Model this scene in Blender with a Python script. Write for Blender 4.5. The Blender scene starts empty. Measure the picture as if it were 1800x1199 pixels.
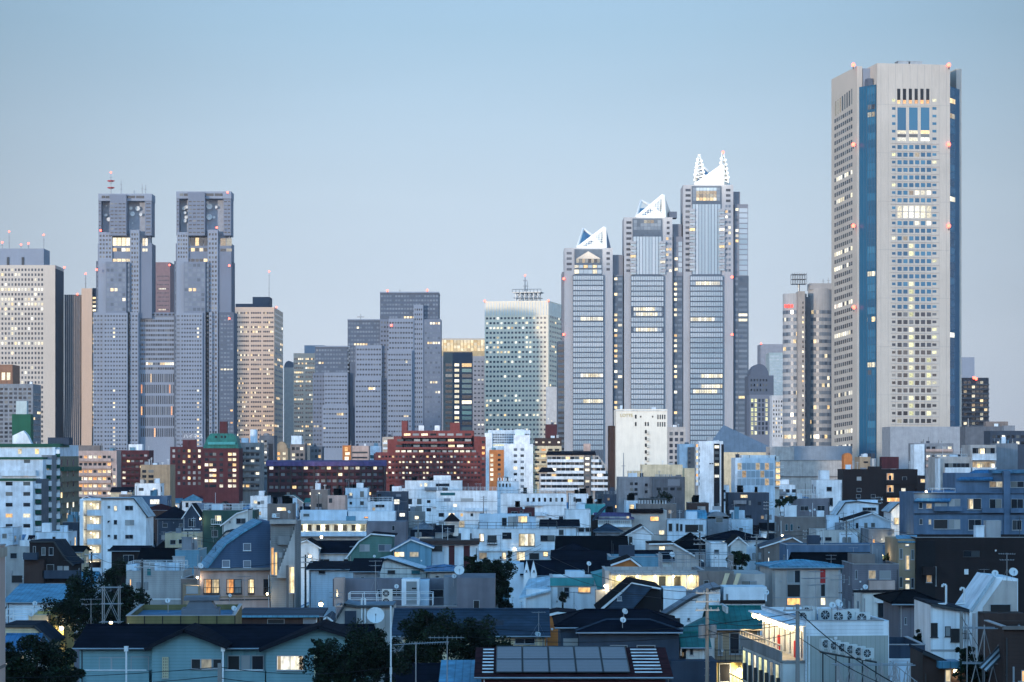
import bpy, math, random
from mathutils import Vector, Matrix
random.seed(7)
R = math.radians
scene = bpy.context.scene
col = scene.collection

# ---------------------------------------------------------------- camera
F, CX, HY, H = 4500.0, 900.0, 800.0, 24.0      # focal length in photo pixels, centre column, horizon row, eye height (m)
cam_d = bpy.data.cameras.new('camera')
cam = bpy.data.objects.new('camera', cam_d)
col.objects.link(cam)
cam.location = (0, 0, H)
cam.rotation_euler = (R(90), 0, 0)
cam_d.sensor_width = 36.0
cam_d.lens = F / 1800 * 36
cam_d.shift_y = (HY - 599.5) / 1800
cam_d.clip_start = 1.0
cam_d.clip_end = 60000.0
scene.camera = cam

# ---------------------------------------------------------------- sky and light: dusk, the western glow behind the camera
world = bpy.data.worlds.new('World')
scene.world = world
world.use_nodes = True
nt = world.node_tree
for n in list(nt.nodes): nt.nodes.remove(n)
def N(t, **kw):
    n = nt.nodes.new(t)
    for k, v in kw.items(): setattr(n, k, v)
    return n
def L(a, b): nt.links.new(a, b)
def M2(op, a, b=None, c=None, clamp=False):
    n = nt.nodes.new('ShaderNodeMath'); n.operation = op; n.use_clamp = clamp
    for i, x in enumerate((a, b, c)):
        if x is None: continue
        if isinstance(x, (int, float)): n.inputs[i].default_value = x
        else: nt.links.new(x, n.inputs[i])
    return n.outputs[0]
tc = N('ShaderNodeTexCoord')
sep = N('ShaderNodeSeparateXYZ'); L(tc.outputs['Generated'], sep.inputs[0])
def ramp(stops, fac):
    r = nt.nodes.new('ShaderNodeValToRGB'); e = r.color_ramp.elements
    while len(e) < len(stops): e.new(0.5)
    for i, (p, c) in enumerate(stops):
        e[i].position = p; e[i].color = (*c, 1)
    nt.links.new(fac, r.inputs[0]); return r.outputs[0]
zpos = M2('MAXIMUM', sep.outputs['Z'], 0.0)
east = ramp([(0.0, (.49, .55, .65)), (.045, (.515, .59, .68)), (.10, (.46, .565, .665)), (.165, (.315, .47, .61)), (.26, (.25, .44, .70)), (.5, (.09, .28, .58)), (1.0, (.045, .21, .50))], zpos)
west = ramp([(0.0, (2.9, 2.25, 1.85)), (.1, (2.3, 2.2, 2.2)), (.22, (1.15, 1.85, 2.5)), (.42, (.52, 1.4, 2.35)), (.66, (.11, .42, .95)), (1.0, (.045, .21, .50))], zpos)
side = M2('SUBTRACT', 1.0, M2('MULTIPLY', M2('MULTIPLY', sep.outputs['X'], sep.outputs['X']), 6.5), None)
side = M2('MAXIMUM', side, 0.62)
wf = M2('MULTIPLY_ADD', sep.outputs['Y'], -0.9, 0.35, clamp=True)
mx = N('ShaderNodeMix', data_type='RGBA')
L(wf, mx.inputs['Factor'])
mp_ = N('ShaderNodeMapping'); mp_.inputs['Scale'].default_value = (5, 5, 26); L(tc.outputs['Generated'], mp_.inputs[0])
nz = N('ShaderNodeTexNoise'); nz.inputs['Scale'].default_value = 1.0; nz.inputs['Detail'].default_value = 4; L(mp_.outputs[0], nz.inputs['Vector'])
side = M2('MULTIPLY', side, M2('MULTIPLY_ADD', nz.outputs[0], .10, .95))      # thin uneven high haze
vm = N('ShaderNodeVectorMath', operation='SCALE'); L(east, vm.inputs[0]); L(side, vm.inputs['Scale'])
L(vm.outputs[0], mx.inputs['A']); L(west, mx.inputs['B'])
bg = N('ShaderNodeBackground'); bg.inputs['Strength'].default_value = 1.0
L(mx.outputs['Result'], bg.inputs['Color'])
wo = N('ShaderNodeOutputWorld'); L(bg.outputs[0], wo.inputs['Surface'])

sun_d = bpy.data.lights.new('sun', 'SUN'); sun_d.energy = 2.3; sun_d.angle = R(3); sun_d.color = (1.0, .83, .66)
sun = bpy.data.objects.new('sun', sun_d); col.objects.link(sun)
sun.rotation_euler = (R(87), 0, R(-32))
scene.view_settings.view_transform = 'Standard'
scene.view_settings.look = 'None'
scene.view_settings.exposure = 0.4
scene.view_settings.gamma = 1.0
scene.cycles.max_bounces = 5
scene.cycles.diffuse_bounces = 2
scene.cycles.glossy_bounces = 2
scene.cycles.sample_clamp_indirect = 2.0
scene.cycles.use_denoising = True

# ---------------------------------------------------------------- materials
MATS = {}
def mnode(nt, t, **kw):
    n = nt.nodes.new(t)
    for k, v in kw.items(): setattr(n, k, v)
    return n
def base_mat(name):
    m = bpy.data.materials.new(name); m.use_nodes = True
    nt = m.node_tree
    return m, nt, nt.nodes['Principled BSDF'], nt.links
def surf(name, rgb, rough=.8, var=.16, scale=.35, streak=.09, metal=0.0, bump=0.0, bands=None, spec=.2, lines=None):
    """painted wall / roof: mottled by noise, with rain streaks; bands=(axis, period, depth) for courses or seams"""
    if name in MATS: return MATS[name]
    m, nt, b, lk = base_mat(name)
    t = mnode(nt, 'ShaderNodeTexCoord')
    n1 = mnode(nt, 'ShaderNodeTexNoise'); n1.inputs['Scale'].default_value = scale; n1.inputs['Detail'].default_value = 5
    lk.new(t.outputs['Object'], n1.inputs['Vector'])
    mp = mnode(nt, 'ShaderNodeMapping'); mp.inputs['Scale'].default_value = (1.6, 1.6, .12); lk.new(t.outputs['Object'], mp.inputs[0])
    n2 = mnode(nt, 'ShaderNodeTexNoise'); n2.inputs['Scale'].default_value = 1.0; n2.inputs['Detail'].default_value = 3
    lk.new(mp.outputs[0], n2.inputs['Vector'])
    r1 = mnode(nt, 'ShaderNodeMapRange'); r1.inputs['From Min'].default_value = .3; r1.inputs['From Max'].default_value = .7
    r1.inputs['To Min'].default_value = 1 - var; r1.inputs['To Max'].default_value = 1 + var * .5; lk.new(n1.outputs[0], r1.inputs[0])
    r2 = mnode(nt, 'ShaderNodeMapRange'); r2.inputs['From Min'].default_value = .35; r2.inputs['From Max'].default_value = .65
    r2.inputs['To Min'].default_value = 1 - streak; r2.inputs['To Max'].default_value = 1 + streak * .3; lk.new(n2.outputs[0], r2.inputs[0])
    mu = mnode(nt, 'ShaderNodeMath', operation='MULTIPLY'); lk.new(r1.outputs[0], mu.inputs[0]); lk.new(r2.outputs[0], mu.inputs[1])
    fac = mu.outputs[0]
    if bands:
        ax, per, dep = bands
        sp = mnode(nt, 'ShaderNodeSeparateXYZ'); lk.new(t.outputs['Object'], sp.inputs[0])
        f = mnode(nt, 'ShaderNodeMath', operation='FRACT'); d = mnode(nt, 'ShaderNodeMath', operation='DIVIDE'); d.inputs[1].default_value = per
        lk.new(sp.outputs['XYZ'.index(ax)], d.inputs[0]); lk.new(d.outputs[0], f.inputs[0])
        s = mnode(nt, 'ShaderNodeMath', operation='LESS_THAN'); s.inputs[1].default_value = .16; lk.new(f.outputs[0], s.inputs[0])
        q = mnode(nt, 'ShaderNodeMath', operation='MULTIPLY_ADD'); q.inputs[1].default_value = -dep; q.inputs[2].default_value = 1.0; lk.new(s.outputs[0], q.inputs[0])
        m3 = mnode(nt, 'ShaderNodeMath', operation='MULTIPLY'); lk.new(fac, m3.inputs[0]); lk.new(q.outputs[0], m3.inputs[1]); fac = m3.outputs[0]
        bp = mnode(nt, 'ShaderNodeBump'); bp.inputs['Strength'].default_value = .5; bp.inputs['Distance'].default_value = .05
        lk.new(q.outputs[0], bp.inputs['Height']); lk.new(bp.outputs[0], b.inputs['Normal'])
    vs = mnode(nt, 'ShaderNodeVectorMath', operation='SCALE'); vs.inputs[0].default_value = rgb; lk.new(fac, vs.inputs['Scale'])
    lk.new(vs.outputs[0], b.inputs['Base Color'])
    b.inputs['Roughness'].default_value = rough; b.inputs['Metallic'].default_value = metal
    b.inputs['Specular IOR Level'].default_value = spec
    MATS[name] = m; return m
def rnd_fac(nt, lk):
    oi = mnode(nt, 'ShaderNodeObjectInfo'); ge = mnode(nt, 'ShaderNodeNewGeometry')
    a = mnode(nt, 'ShaderNodeMath', operation='ADD'); lk.new(oi.outputs['Random'], a.inputs[0]); lk.new(ge.outputs['Random Per Island'], a.inputs[1])
    f = mnode(nt, 'ShaderNodeMath', operation='FRACT'); lk.new(a.outputs[0], f.inputs[0]); return f.outputs[0]
def glass(name, stops, rough=.12, spec=.6):
    if name in MATS: return MATS[name]
    m, nt, b, lk = base_mat(name)
    f = rnd_fac(nt, lk)
    r = mnode(nt, 'ShaderNodeValToRGB'); r.color_ramp.interpolation = 'CONSTANT'; e = r.color_ramp.elements
    while len(e) < len(stops): e.new(.5)
    for i, (p, c) in enumerate(stops): e[i].position = p; e[i].color = (*c, 1)
    lk.new(f, r.inputs[0]); lk.new(r.outputs[0], b.inputs['Base Color'])
    b.inputs['Roughness'].default_value = rough; b.inputs['Specular IOR Level'].default_value = spec
    MATS[name] = m; return m
def lit(name, stops, smin=.6, smax=1.6, body=.5):
    """a window with the lamps on behind it: brightness differs from window to window, curtains and furniture break it up"""
    if name in MATS: return MATS[name]
    m, nt, b, lk = base_mat(name)
    f = rnd_fac(nt, lk)
    r = mnode(nt, 'ShaderNodeValToRGB'); e = r.color_ramp.elements
    while len(e) < len(stops): e.new(.5)
    for i, (p, c) in enumerate(stops): e[i].position = p; e[i].color = (*c, 1)
    lk.new(f, r.inputs[0])
    t = mnode(nt, 'ShaderNodeTexCoord'); n = mnode(nt, 'ShaderNodeTexNoise'); n.inputs['Scale'].default_value = 1.7; n.inputs['Detail'].default_value = 2
    mp = mnode(nt, 'ShaderNodeMapping'); mp.inputs['Scale'].default_value = (1.6, 1.6, .7); lk.new(t.outputs['Object'], mp.inputs[0]); lk.new(mp.outputs[0], n.inputs['Vector'])
    f7 = mnode(nt, 'ShaderNodeMath', operation='MULTIPLY'); f7.inputs[1].default_value = 7.31; lk.new(f, f7.inputs[0])
    f8 = mnode(nt, 'ShaderNodeMath', operation='FRACT'); lk.new(f7.outputs[0], f8.inputs[0])
    s = mnode(nt, 'ShaderNodeMapRange'); s.inputs['To Min'].default_value = smin; s.inputs['To Max'].default_value = smax; lk.new(f8.outputs[0], s.inputs[0])
    q = mnode(nt, 'ShaderNodeMapRange'); q.inputs['From Min'].default_value = .35; q.inputs['From Max'].default_value = .65
    q.inputs['To Min'].default_value = body; q.inputs['To Max'].default_value = 1.25; lk.new(n.outputs[0], q.inputs[0])
    mu = mnode(nt, 'ShaderNodeMath', operation='MULTIPLY'); lk.new(s.outputs[0], mu.inputs[0]); lk.new(q.outputs[0], mu.inputs[1])
    b.inputs['Base Color'].default_value = (.05, .05, .05, 1); b.inputs['Roughness'].default_value = .2
    lk.new(r.outputs[0], b.inputs['Emission Color']); lk.new(mu.outputs[0], b.inputs['Emission Strength'])
    m.cycles.emission_sampling = 'NONE'
    MATS[name] = m; return m
def glow(name, rgb, st):
    if name in MATS: return MATS[name]
    m, nt, b, lk = base_mat(name)
    b.inputs['Base Color'].default_value = (*rgb, 1); b.inputs['Emission Color'].default_value = (*rgb, 1); b.inputs['Emission Strength'].default_value = st
    m.cycles.emission_sampling = 'NONE'
    MATS[name] = m; return m

K = {   # window kinds
 'd': glass('dark_glass', [(0, (.010, .014, .020)), (.45, (.018, .022, .03)), (.7, (.045, .05, .055)), (.85, (.10, .11, .11)), (.94, (.17, .17, .16))]),
 'k': glass('black_opening', [(0, (.006, .006, .008)), (.5, (.012, .012, .014))], .5, .3),  # near-black pane; the dark of a void is put into its colour
 'c': glass('curtained_glass', [(0, (.20, .22, .23)), (.5, (.30, .31, .31)), (.8, (.13, .15, .16))], .3),
 's': glass('sky_glass', [(0, (.25, .33, .39)), (.4, (.29, .37, .43)), (.75, (.34, .41, .47))], .15, .8),
 'g': glass('blue_glass', [(0, (.006, .075, .15)), (.3, (.008, .095, .185)), (.6, (.013, .12, .22)), (.85, (.03, .155, .26))], .2, .35),
 't': glass('teal_glass', [(0, (.02, .10, .12)), (.5, (.04, .16, .17)), (.8, (.02, .06, .08))], .1, .7),
 'w': glass('office_glass', [(0, (.015, .02, .03)), (.3, (.025, .032, .048)), (.55, (.04, .05, .068)), (.75, (.07, .08, .10)), (.9, (.11, .12, .13))], .2, .4),
 'p': glass('pale_pane', [(0, (.12, .15, .19)), (.4, (.16, .19, .23)), (.8, (.07, .09, .12))], .32, .3),
 'l': lit('warm_lit_window', [(0, (1, .62, .24)), (.35, (1, .74, .38)), (.7, (1, .86, .58)), (1, (1, .93, .74))]),
 'b': lit('bright_lit_window', [(0, (1, .86, .55)), (.5, (1, .93, .72)), (1, (.97, .95, .85))], .6, 1.35, .55),
 'o': lit('orange_lit_window', [(0, (1, .36, .08)), (.5, (1, .48, .15)), (1, (1, .62, .25))], .7, 1.4),
 'y': lit('green_lit_window', [(0, (.85, .88, .40)), (.5, (.95, .92, .50)), (1, (1, .95, .65))], .5, 1.15),
 'm': lit('dim_lit_window', [(0, (1, .66, .34)), (.5, (1, .8, .5)), (1, (.9, .88, .7))], .16, .45),
}
LITK = 'lboym'
W = {   # walls and roofs
 'white': ((.72, .76, .80), .75), 'coolwhite': ((.56, .66, .75), .75), 'offwhite': ((.56, .56, .54), .8), 'cream': ((.60, .50, .34), .8), 'yellow': ((.52, .40, .15), .8),  # yellow: lamplight on the wall is put into this colour
 'beige': ((.44, .38, .32), .8), 'pink': ((.46, .34, .30), .8), 'tan': ((.32, .24, .16), .8), 'taupe': ((.18, .155, .145), .8), 'grey': ((.20, .22, .25), .8), 'midgrey': ((.105, .12, .145), .8),
 'bluegrey': ((.085, .14, .22), .75), 'slate': ((.033, .048, .075), .7), 'lavender': ((.155, .15, .175), .8), 'teal': ((.05, .28, .30), .6), 'greenwall': ((.09, .185, .16), .7), 'darkgreen': ((.022, .062, .055), .7),
 'paleblue': ((.13, .27, .36), .7), 'aqua': ((.16, .29, .32), .65), 'brown': ((.05, .03, .026), .75), 'darkbrown': ((.016, .011, .012), .75), 'blackwall': ((.007, .007, .010), .7), 'brickred': ((.19, .048, .042), .8),
 'maroon': ((.075, .020, .024), .75), 'orange': ((.48, .17, .05), .75), 'olive': ((.14, .13, .06), .75), 'concrete': ((.23, .23, .23), .85), 'warmconcrete': ((.42, .39, .37), .8), 'plaster': ((.40, .39, .38), .85),
}
def wall(n):
    c, r = W[n]; return surf(n + '_wall', c, r, var=.22, streak=.15, scale=.45)
def hwall(n, D, k):
    c, r = W[n]
    if D > 430 or k == 0: return wall(n)
    if k == 1: return surf(n + '_siding', c, r, bands=('Z', .24, .2), var=.22, streak=.15)
    return surf(n + '_panelled', c, r, bands=('X', .91, .14), streak=.16)
RF = {  # roofs: colour, roughness, bands, metallic
 'navy': ((.006, .008, .016), .6, ('Z', .21, .45)), 'black': ((.004, .0045, .007), .6, ('Z', .21, .4)), 'slate': ((.024, .042, .07), .6, ('Z', .19, .65)), 'browntile': ((.016, .010, .011), .6, ('Z', .21, .4)),
 'blue': ((.05, .17, .33), .45, ('X', .45, .25)), 'lightblue': ((.10, .29, .42), .5, ('X', .5, .3)), 'teal': ((.015, .14, .13), .5, ('X', .45, .25)), 'green': ((.01, .08, .05), .55, ('X', .45, .25)),
 'purple': ((.09, .06, .16), .6, ('X', .6, .25)), 'whitemetal': ((.48, .60, .68), .5, ('X', .5, .12)), 'deck': ((.17, .21, .25), .85, None), 'greendeck': ((.03, .12, .11), .8, None), 'bluedeck': ((.07, .17, .27), .7, None), 'redbrown': ((.045, .014, .018), .6, ('Z', .21, .4)), 'greymetal': ((.16, .19, .23), .5, ('X', .45, .2)),
 'deckwhite': ((.40, .46, .50), .8, None), 'deckdark': ((.022, .028, .04), .85, None),
}
def roofm(n):
    c, r, bd = RF[n]; dk = max(c) < .07
    return surf(n + '_roofing', c, .9 if dk else r, bands=bd, var=.35, streak=.25, scale=.6, spec=.04 if dk else .15)
metal = surf('grey_metal', (.32, .34, .36), .45, metal=.6)
whitemetal = surf('white_painted_metal', (.68, .71, .73), .5)
darkmetal = surf('dark_metal', (.04, .045, .05), .5)
frame_m = surf('window_frame', (.30, .32, .34), .5)
darkframe = surf('dark_window_frame', (.035, .035, .04), .5)
redpaint = surf('red_paint', (.35, .03, .03), .5)
red_lamp = glow('red_beacon', (1, .10, .06), 5.0)
warm_lamp = glow('warm_lamp_glass', (1, .78, .42), 12.0)
cool_lamp = glow('cool_lamp_glass', (.95, 1, .92), 12.0)
dish_m = surf('dish_paint', (.60, .64, .66), .5)

# ---------------------------------------------------------------- mesh building
class MB:
    def __init__(s): s.v = []; s.f = []; s.m = []
    def box(s, x0, x1, y0, y1, z0, z1, mi=0, bottom=True):
        k = len(s.v)
        s.v += [(x0, y0, z0), (x1, y0, z0), (x1, y1, z0), (x0, y1, z0), (x0, y0, z1), (x1, y0, z1), (x1, y1, z1), (x0, y1, z1)]
        fs = [(0, 1, 5, 4), (1, 2, 6, 5), (2, 3, 7, 6), (3, 0, 4, 7), (4, 5, 6, 7)] + ([(3, 2, 1, 0)] if bottom else [])
        s.f += [tuple(k + i for i in f) for f in fs]; s.m += [mi] * len(fs); return s
    def poly(s, pts, mi=0):
        k = len(s.v); s.v += [tuple(p) for p in pts]; s.f.append(tuple(range(k, k + len(pts)))); s.m.append(mi); return s
    def extr(s, a, b, mi=0, cap=True):
        k = len(s.v); n = len(a); s.v += [tuple(p) for p in a] + [tuple(p) for p in b]
        for i in range(n): s.f.append((k + i, k + (i + 1) % n, k + n + (i + 1) % n, k + n + i)); s.m.append(mi)
        if cap: s.f += [tuple(k + n - 1 - i for i in range(n)), tuple(k + n + i for i in range(n))]; s.m += [mi, mi]
        return s
    def prism_y(s, poly, y0, y1, mi=0): return s.extr([(x, y0, z) for x, z in poly], [(x, y1, z) for x, z in poly], mi)
    def prism_x(s, poly, x0, x1, mi=0): return s.extr([(x0, y, z) for y, z in poly], [(x1, y, z) for y, z in poly], mi)
    def prism_z(s, poly, z0, z1, mi=0): return s.extr([(x, y, z0) for x, y in poly], [(x, y, z1) for x, y in poly], mi)
    def slab(s, pts, t, mi=0):
        p = [Vector(q) for q in pts]; n = (p[1] - p[0]).cross(p[2] - p[0]).normalized()
        if n.z < 0: n = -n
        return s.extr([q - n * t for q in p], p, mi)
    def tube(s, p, q, r, n=6, mi=0, r2=None):
        p = Vector(p); q = Vector(q); d = q - p
        if d.length < 1e-6: return s
        d.normalize(); a = Vector((0, 0, 1)) if abs(d.z) < .9 else Vector((1, 0, 0)); u = d.cross(a).normalized(); w = d.cross(u)
        r2 = r if r2 is None else r2
        ring = lambda c, rr: [c + (u * math.cos(2 * math.pi * i / n) + w * math.sin(2 * math.pi * i / n)) * rr for i in range(n)]
        return s.extr(ring(p, r), ring(q, r2), mi)
    def ball(s, c, r, mi=0, n=8, m=5):
        k = len(s.v)
        for j in range(m + 1):
            th = math.pi * j / m
            for i in range(n):
                ph = 2 * math.pi * i / n
                s.v.append((c[0] + r * math.sin(th) * math.cos(ph), c[1] + r * math.sin(th) * math.sin(ph), c[2] + r * math.cos(th)))
        for j in range(m):
            for i in range(n):
                s.f.append((k + j * n + i, k + j * n + (i + 1) % n, k + (j + 1) * n + (i + 1) % n, k + (j + 1) * n + i)); s.m.append(mi)
        return s
    def mesh(s, name, mats):
        me = bpy.data.meshes.new(name)
        me.from_pydata(s.v, [], s.f)
        for m in (mats if isinstance(mats, (list, tuple)) else [mats]): me.materials.append(m)
        if len(me.materials) > 1: me.polygons.foreach_set('material_index', s.m)
        me.update(); return me
    def build(s, name, mats, parent=None, loc=(0, 0, 0), rz=0.0, label=None, kind=None):
        if not s.v: return None
        return link(name, s.mesh(name, mats), parent, loc, rz, label, kind)
def link(name, me, parent=None, loc=(0, 0, 0), rz=0.0, label=None, kind=None):
    o = bpy.data.objects.new(name, me); col.objects.link(o)
    if parent is not None: o.parent = parent
    o.location = loc; o.rotation_euler = (0, 0, rz)
    if label: o['label'] = label
    if kind: o['kind'] = kind
    return o
def thing(name, label, cat, loc, rz=0.0, group=None):
    o = bpy.data.objects.new(name, None); col.objects.link(o); o.empty_display_size = 1.0
    o.location = loc; o.rotation_euler = (0, 0, rz); o['label'] = label; o['category'] = cat
    if group: o['group'] = group
    return o
def tagm(o, label, cat, group=None, kind=None):
    if label: o['label'] = label
    if cat: o['category'] = cat
    if group: o['group'] = group
    if kind: o['kind'] = kind
    return o

WCACHE = {}
def window_mesh(w, h, kind, near, fr):
    key = (round(w, 2), round(h, 2), kind, near, fr.name)
    if key in WCACHE: return WCACHE[key]
    mb = MB()
    if not near: mb.box(0, w, -.05, .02, 0, h, 1)
    else:
        t = .06 if h > .9 else .045; o = .07
        mb.box(0, w, -o, .02, 0, t, 0); mb.box(0, w, -o, .02, h - t, h, 0)
        mb.box(0, t, -o + .003, .02, t, h - t, 0); mb.box(w - t, w, -o + .003, .02, t, h - t, 0)
        if kind in 'k': mb.box(t, w - t, -.02, .018, t, h - t, 1)
        else:
            n = max(1, round(w / .95)); pw = (w - 2 * t) / n
            for i in range(n):
                if kind in 'lbo' and h > 1: mb.box(t + i * pw + pw * (.72 if i % 2 else .04), t + i * pw + pw * (.96 if i % 2 else .28), -.045, .0, t, h - t, 2)
                mb.box(t + i * pw + (.02 if i else 0), t + (i + 1) * pw - (.02 if i < n - 1 else 0), -.03 + .01 * (i % 2), .018, t, h - t, 1)
                if i: mb.box(t + i * pw - .02, t + i * pw + .02, -.055, .02, t, h - t, 0)
        mb.box(-.05, w + .05, -.13, .02, -.05, 0, 0)
    me = mb.mesh('window', [fr, K[kind], K['m']]); WCACHE[key] = me; return me

LANDMARKS = []      # (px, py, short phrase)
VIS = []            # (px0, px1, py0, py1, D): what a nearer infill house must not hide
PLAN = []           # (x, y, r) footprints taken
class Bld:
    """a building: local x along its front, local y away from the camera, z up; root at the front corner on the picture's left"""
    def __init__(s, name, label, cat, pl, pr, D, rz=0.0, dep=12.0, ps=None, group=None, short=None):
        th = R(rz); s.th = th; s.c, s.s = math.cos(th), math.sin(th)
        s.D = D; kl = (pl - CX) / F; kr = (pr - CX) / F
        s.x0 = kl * D; s.w = (kr * D - s.x0) / (s.c - kr * s.s)
        if ps is not None:
            ks = (ps - CX) / F
            if ps < pl: dep = (s.x0 - ks * D) / (s.s + ks * s.c)
            else:
                xr, yr = s.x0 + s.w * s.c, D + s.w * s.s; dep = (xr - ks * yr) / (s.s + ks * s.c)
        s.d = abs(dep); s.root = thing(name, label, cat, (s.x0, D, 0), th, group); s.label = label
        s.short = short or label; s.wl = []; s.near = D < 700; s.fr = frame_m; s.px = (pl, pr); s.n = 0
        LANDMARKS.append(((pl + pr) / 2, D, s.short, s))
        PLAN.append((s.x0 + s.w * s.c / 2 - s.d * s.s / 2, D + s.w * s.s / 2 + s.d * s.c / 2, max(s.w, s.d) * .5, s))
    def vis(s, py0, py1): VIS.append((s.px[0], s.px[1], py0, py1, s.D)); return s
    def X(s, px, yo=0.0):
        k = (px - CX) / F; return (k * (s.D + yo * s.c) - s.x0 + yo * s.s) / (s.c - k * s.s)
    def Yw(s, u, yo=0.0): return s.D + u * s.s + yo * s.c
    def Z(s, py, yo=0.0, u=0.0): return H + (HY - py) * s.Yw(u, yo) / F
    def Rv(s, px):
        k = (px - CX) / F; xr, yr = s.x0 + s.w * s.c, s.D + s.w * s.s; return (xr - k * yr) / (s.s + k * s.c)
    def Lv(s, px):
        k = (px - CX) / F; return (s.x0 - k * s.D) / (s.s + k * s.c)
    def rect(s, face, px0, py0, px1, py1, yo=0.0):
        if face == 'F':
            u0, u1 = s.X(px0, yo), s.X(px1, yo); y = s.Yw((u0 + u1) / 2, yo)
        elif face == 'R':
            u0, u1 = s.Rv(px0), s.Rv(px1); y = s.D + s.w * s.s + (u0 + u1) / 2 * s.c
        else:
            u0, u1 = s.d - s.Lv(px0), s.d - s.Lv(px1); y = s.D + (s.d - (u0 + u1) / 2) * s.c
        return u0, u1, H + (HY - py1) * y / F, H + (HY - py0) * y / F
    def P(s, face, u, o, z):
        if face == 'F': return (u, -o, z)
        if face == 'R': return (s.w + o, u, z)
        if face == 'L': return (-o, s.d - u, z)
        return (s.w - u, s.d + o, z)
    def fbox(s, mb, face, u0, u1, z0, z1, o0, o1, mi=0):
        a = s.P(face, u0, o0, z0); b = s.P(face, u1, o1, z1)
        return mb.box(min(a[0], b[0]), max(a[0], b[0]), min(a[1], b[1]), max(a[1], b[1]), min(z0, z1), max(z0, z1), mi)
    def win(s, face, u0, u1, z0, z1, kind='d', o=0.0, name='window', fr=None):
        if u1 - u0 < .05 or z1 - z0 < .05: return
        s.wl.append((face, u0, u1, z0, z1, kind, o, name, fr or s.fr))
    def pwin(s, px0, py0, px1, py1, kind='d', face='F', yo=0.0, name='window', fr=None):
        u0, u1, z0, z1 = s.rect(face, px0, py0, px1, py1, yo)
        s.win(face, u0, u1, z0, z1, kind, -yo if face == 'F' else 0.0, name, fr)
    def grid(s, face, px0, px1, py0, py1, nx, nz, fu=.6, fz=.55, kind='d', litf=None, yo=0.0, lk='l', skip=None):
        u0, u1, z0, z1 = s.rect(face, px0, py0, px1, py1, yo)
        s.ugrid(face, u0, u1, z0, z1, nx, nz, fu, fz, kind, litf, -yo if face == 'F' else 0.0, lk, skip)
    def ugrid(s, face, u0, u1, z0, z1, nx, nz, fu=.6, fz=.55, kind='d', litf=None, o=0.0, lk='l', skip=None):
        pu, pz = (u1 - u0) / nx, (z1 - z0) / nz
        for j in range(nz):
            run = 0
            for i in range(nx):
                if skip and skip(i, j): continue
                k = kind
                if callable(litf):
                    k = litf(i, nz - 1 - j) or kind
                elif litf:
                    if run > 0: run -= 1; k = random.choice(lk)
                    elif random.random() < litf:
                        k = random.choice(lk); run = random.choice((0, 0, 0, 1, 2, 4)) if nx > 5 else 0
                s.win(face, u0 + (i + .5 - fu / 2) * pu, u0 + (i + .5 + fu / 2) * pu, z0 + (j + .5 - fz / 2) * pz, z0 + (j + .5 + fz / 2) * pz, k, o)
    def part(s, mb, name, mats, **kw):
        s.n += 1; return mb.build(name, mats, s.root, **kw)
    def box(s, name, px0, px1, pt, pb, y0, y1, mat, label=None):
        x0, x1 = s.X(px0, y0), s.X(px1, y0); um = (x0 + x1) / 2
        z1 = s.Z(pt, y0, um); z0 = 0 if pb is None else s.Z(pb, y0, um)
        s.part(MB().box(x0, x1, y0, y1, z0, z1), name, mat, label=label); return x0, x1, z0, z1
    def beacon(s, px, py, yo=-.3, r=.9):
        x = s.X(px, yo); z = s.Z(py, yo, x)
        mb = MB(); mb.ball((0, 0, 0), r, 0, 8, 6); mb.tube((0, 0, -r * 2.2), (0, 0, -r * .8), r * .25, 5, 1)
        mb.build('warning_light', [red_lamp, darkmetal], s.root, (x, yo, z))
    def mast(s, px, pt, pb, yo=4.0, r=.35, red=True, name='mast'):
        x = s.X(px, yo); z0, z1 = s.Z(pb, yo, x), s.Z(pt, yo, x)
        mb = MB(); mb.tube((0, 0, 0), (0, 0, z1 - z0), r, 6, 0, r * .5)
        n = max(2, int((z1 - z0) / 4))
        for i in range(1, n): mb.tube((-r * 2.5, 0, (z1 - z0) * i / n), (r * 2.5, 0, (z1 - z0) * i / n), r * .35, 4, 0)
        mb.build(name, [metal], s.root, (x, yo, z0))
        if red: s.beacon(px, pt, yo, .8)
    def finish(s, cap=100):
        s.wl.sort(key=lambda a: (a[5] not in LITK, -(a[2] - a[1]) * (a[4] - a[3])))
        rot = {'F': 0.0, 'R': R(90), 'L': R(-90), 'B': R(180)}
        for face, u0, u1, z0, z1, k, o, nm, fr in s.wl[:cap]:
            link(nm, window_mesh(u1 - u0, z1 - z0, k, s.near, fr), s.root, s.P(face, u0, o, z0), rot[face])
        rest = s.wl[cap:]
        if rest:
            mb = MB(); ks = []
            for face, u0, u1, z0, z1, k, o, nm, fr in rest:
                if k not in ks: ks.append(k)
                s.fbox(mb, face, u0, u1, z0, z1, o - .02, o + .05, ks.index(k))
            mb.build('window_grid', [K[k] for k in ks], s.root, kind='stuff')
        return s
# ---------------------------------------------------------------- ground
g = MB()
S = 40000
g.poly([(-S, -3000, 0), (S, -3000, 0), (S, S, 0), (-S, S, 0)])
tagm(g.build('ground', surf('asphalt', (.045, .048, .052), .9, var=.3, scale=.05, streak=0)), None, None, None, 'structure')

# unseen ridge added to shade the houses from the low sun, not the towers
hl = MB(); n = 60; prev = None; rr = random.Random(3)
for i in range(n):
    x = -1900 + 3800 * i / (n - 1); hgt = 86 + 9 * math.sin(i * .7) + 6 * rr.random()
    cur = [(x, -180, 0), (x, -300, hgt * .8), (x, -360, hgt), (x, -560, hgt * .6), (x, -800, 0)]
    if prev:
        for a in range(4): hl.poly([prev[a], cur[a], cur[a + 1], prev[a + 1]])
    prev = cur
tagm(hl.build('hills', surf('wooded_slope', (.03, .05, .025), .9, var=.4, scale=.08)), None, None, None, 'structure')

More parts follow.
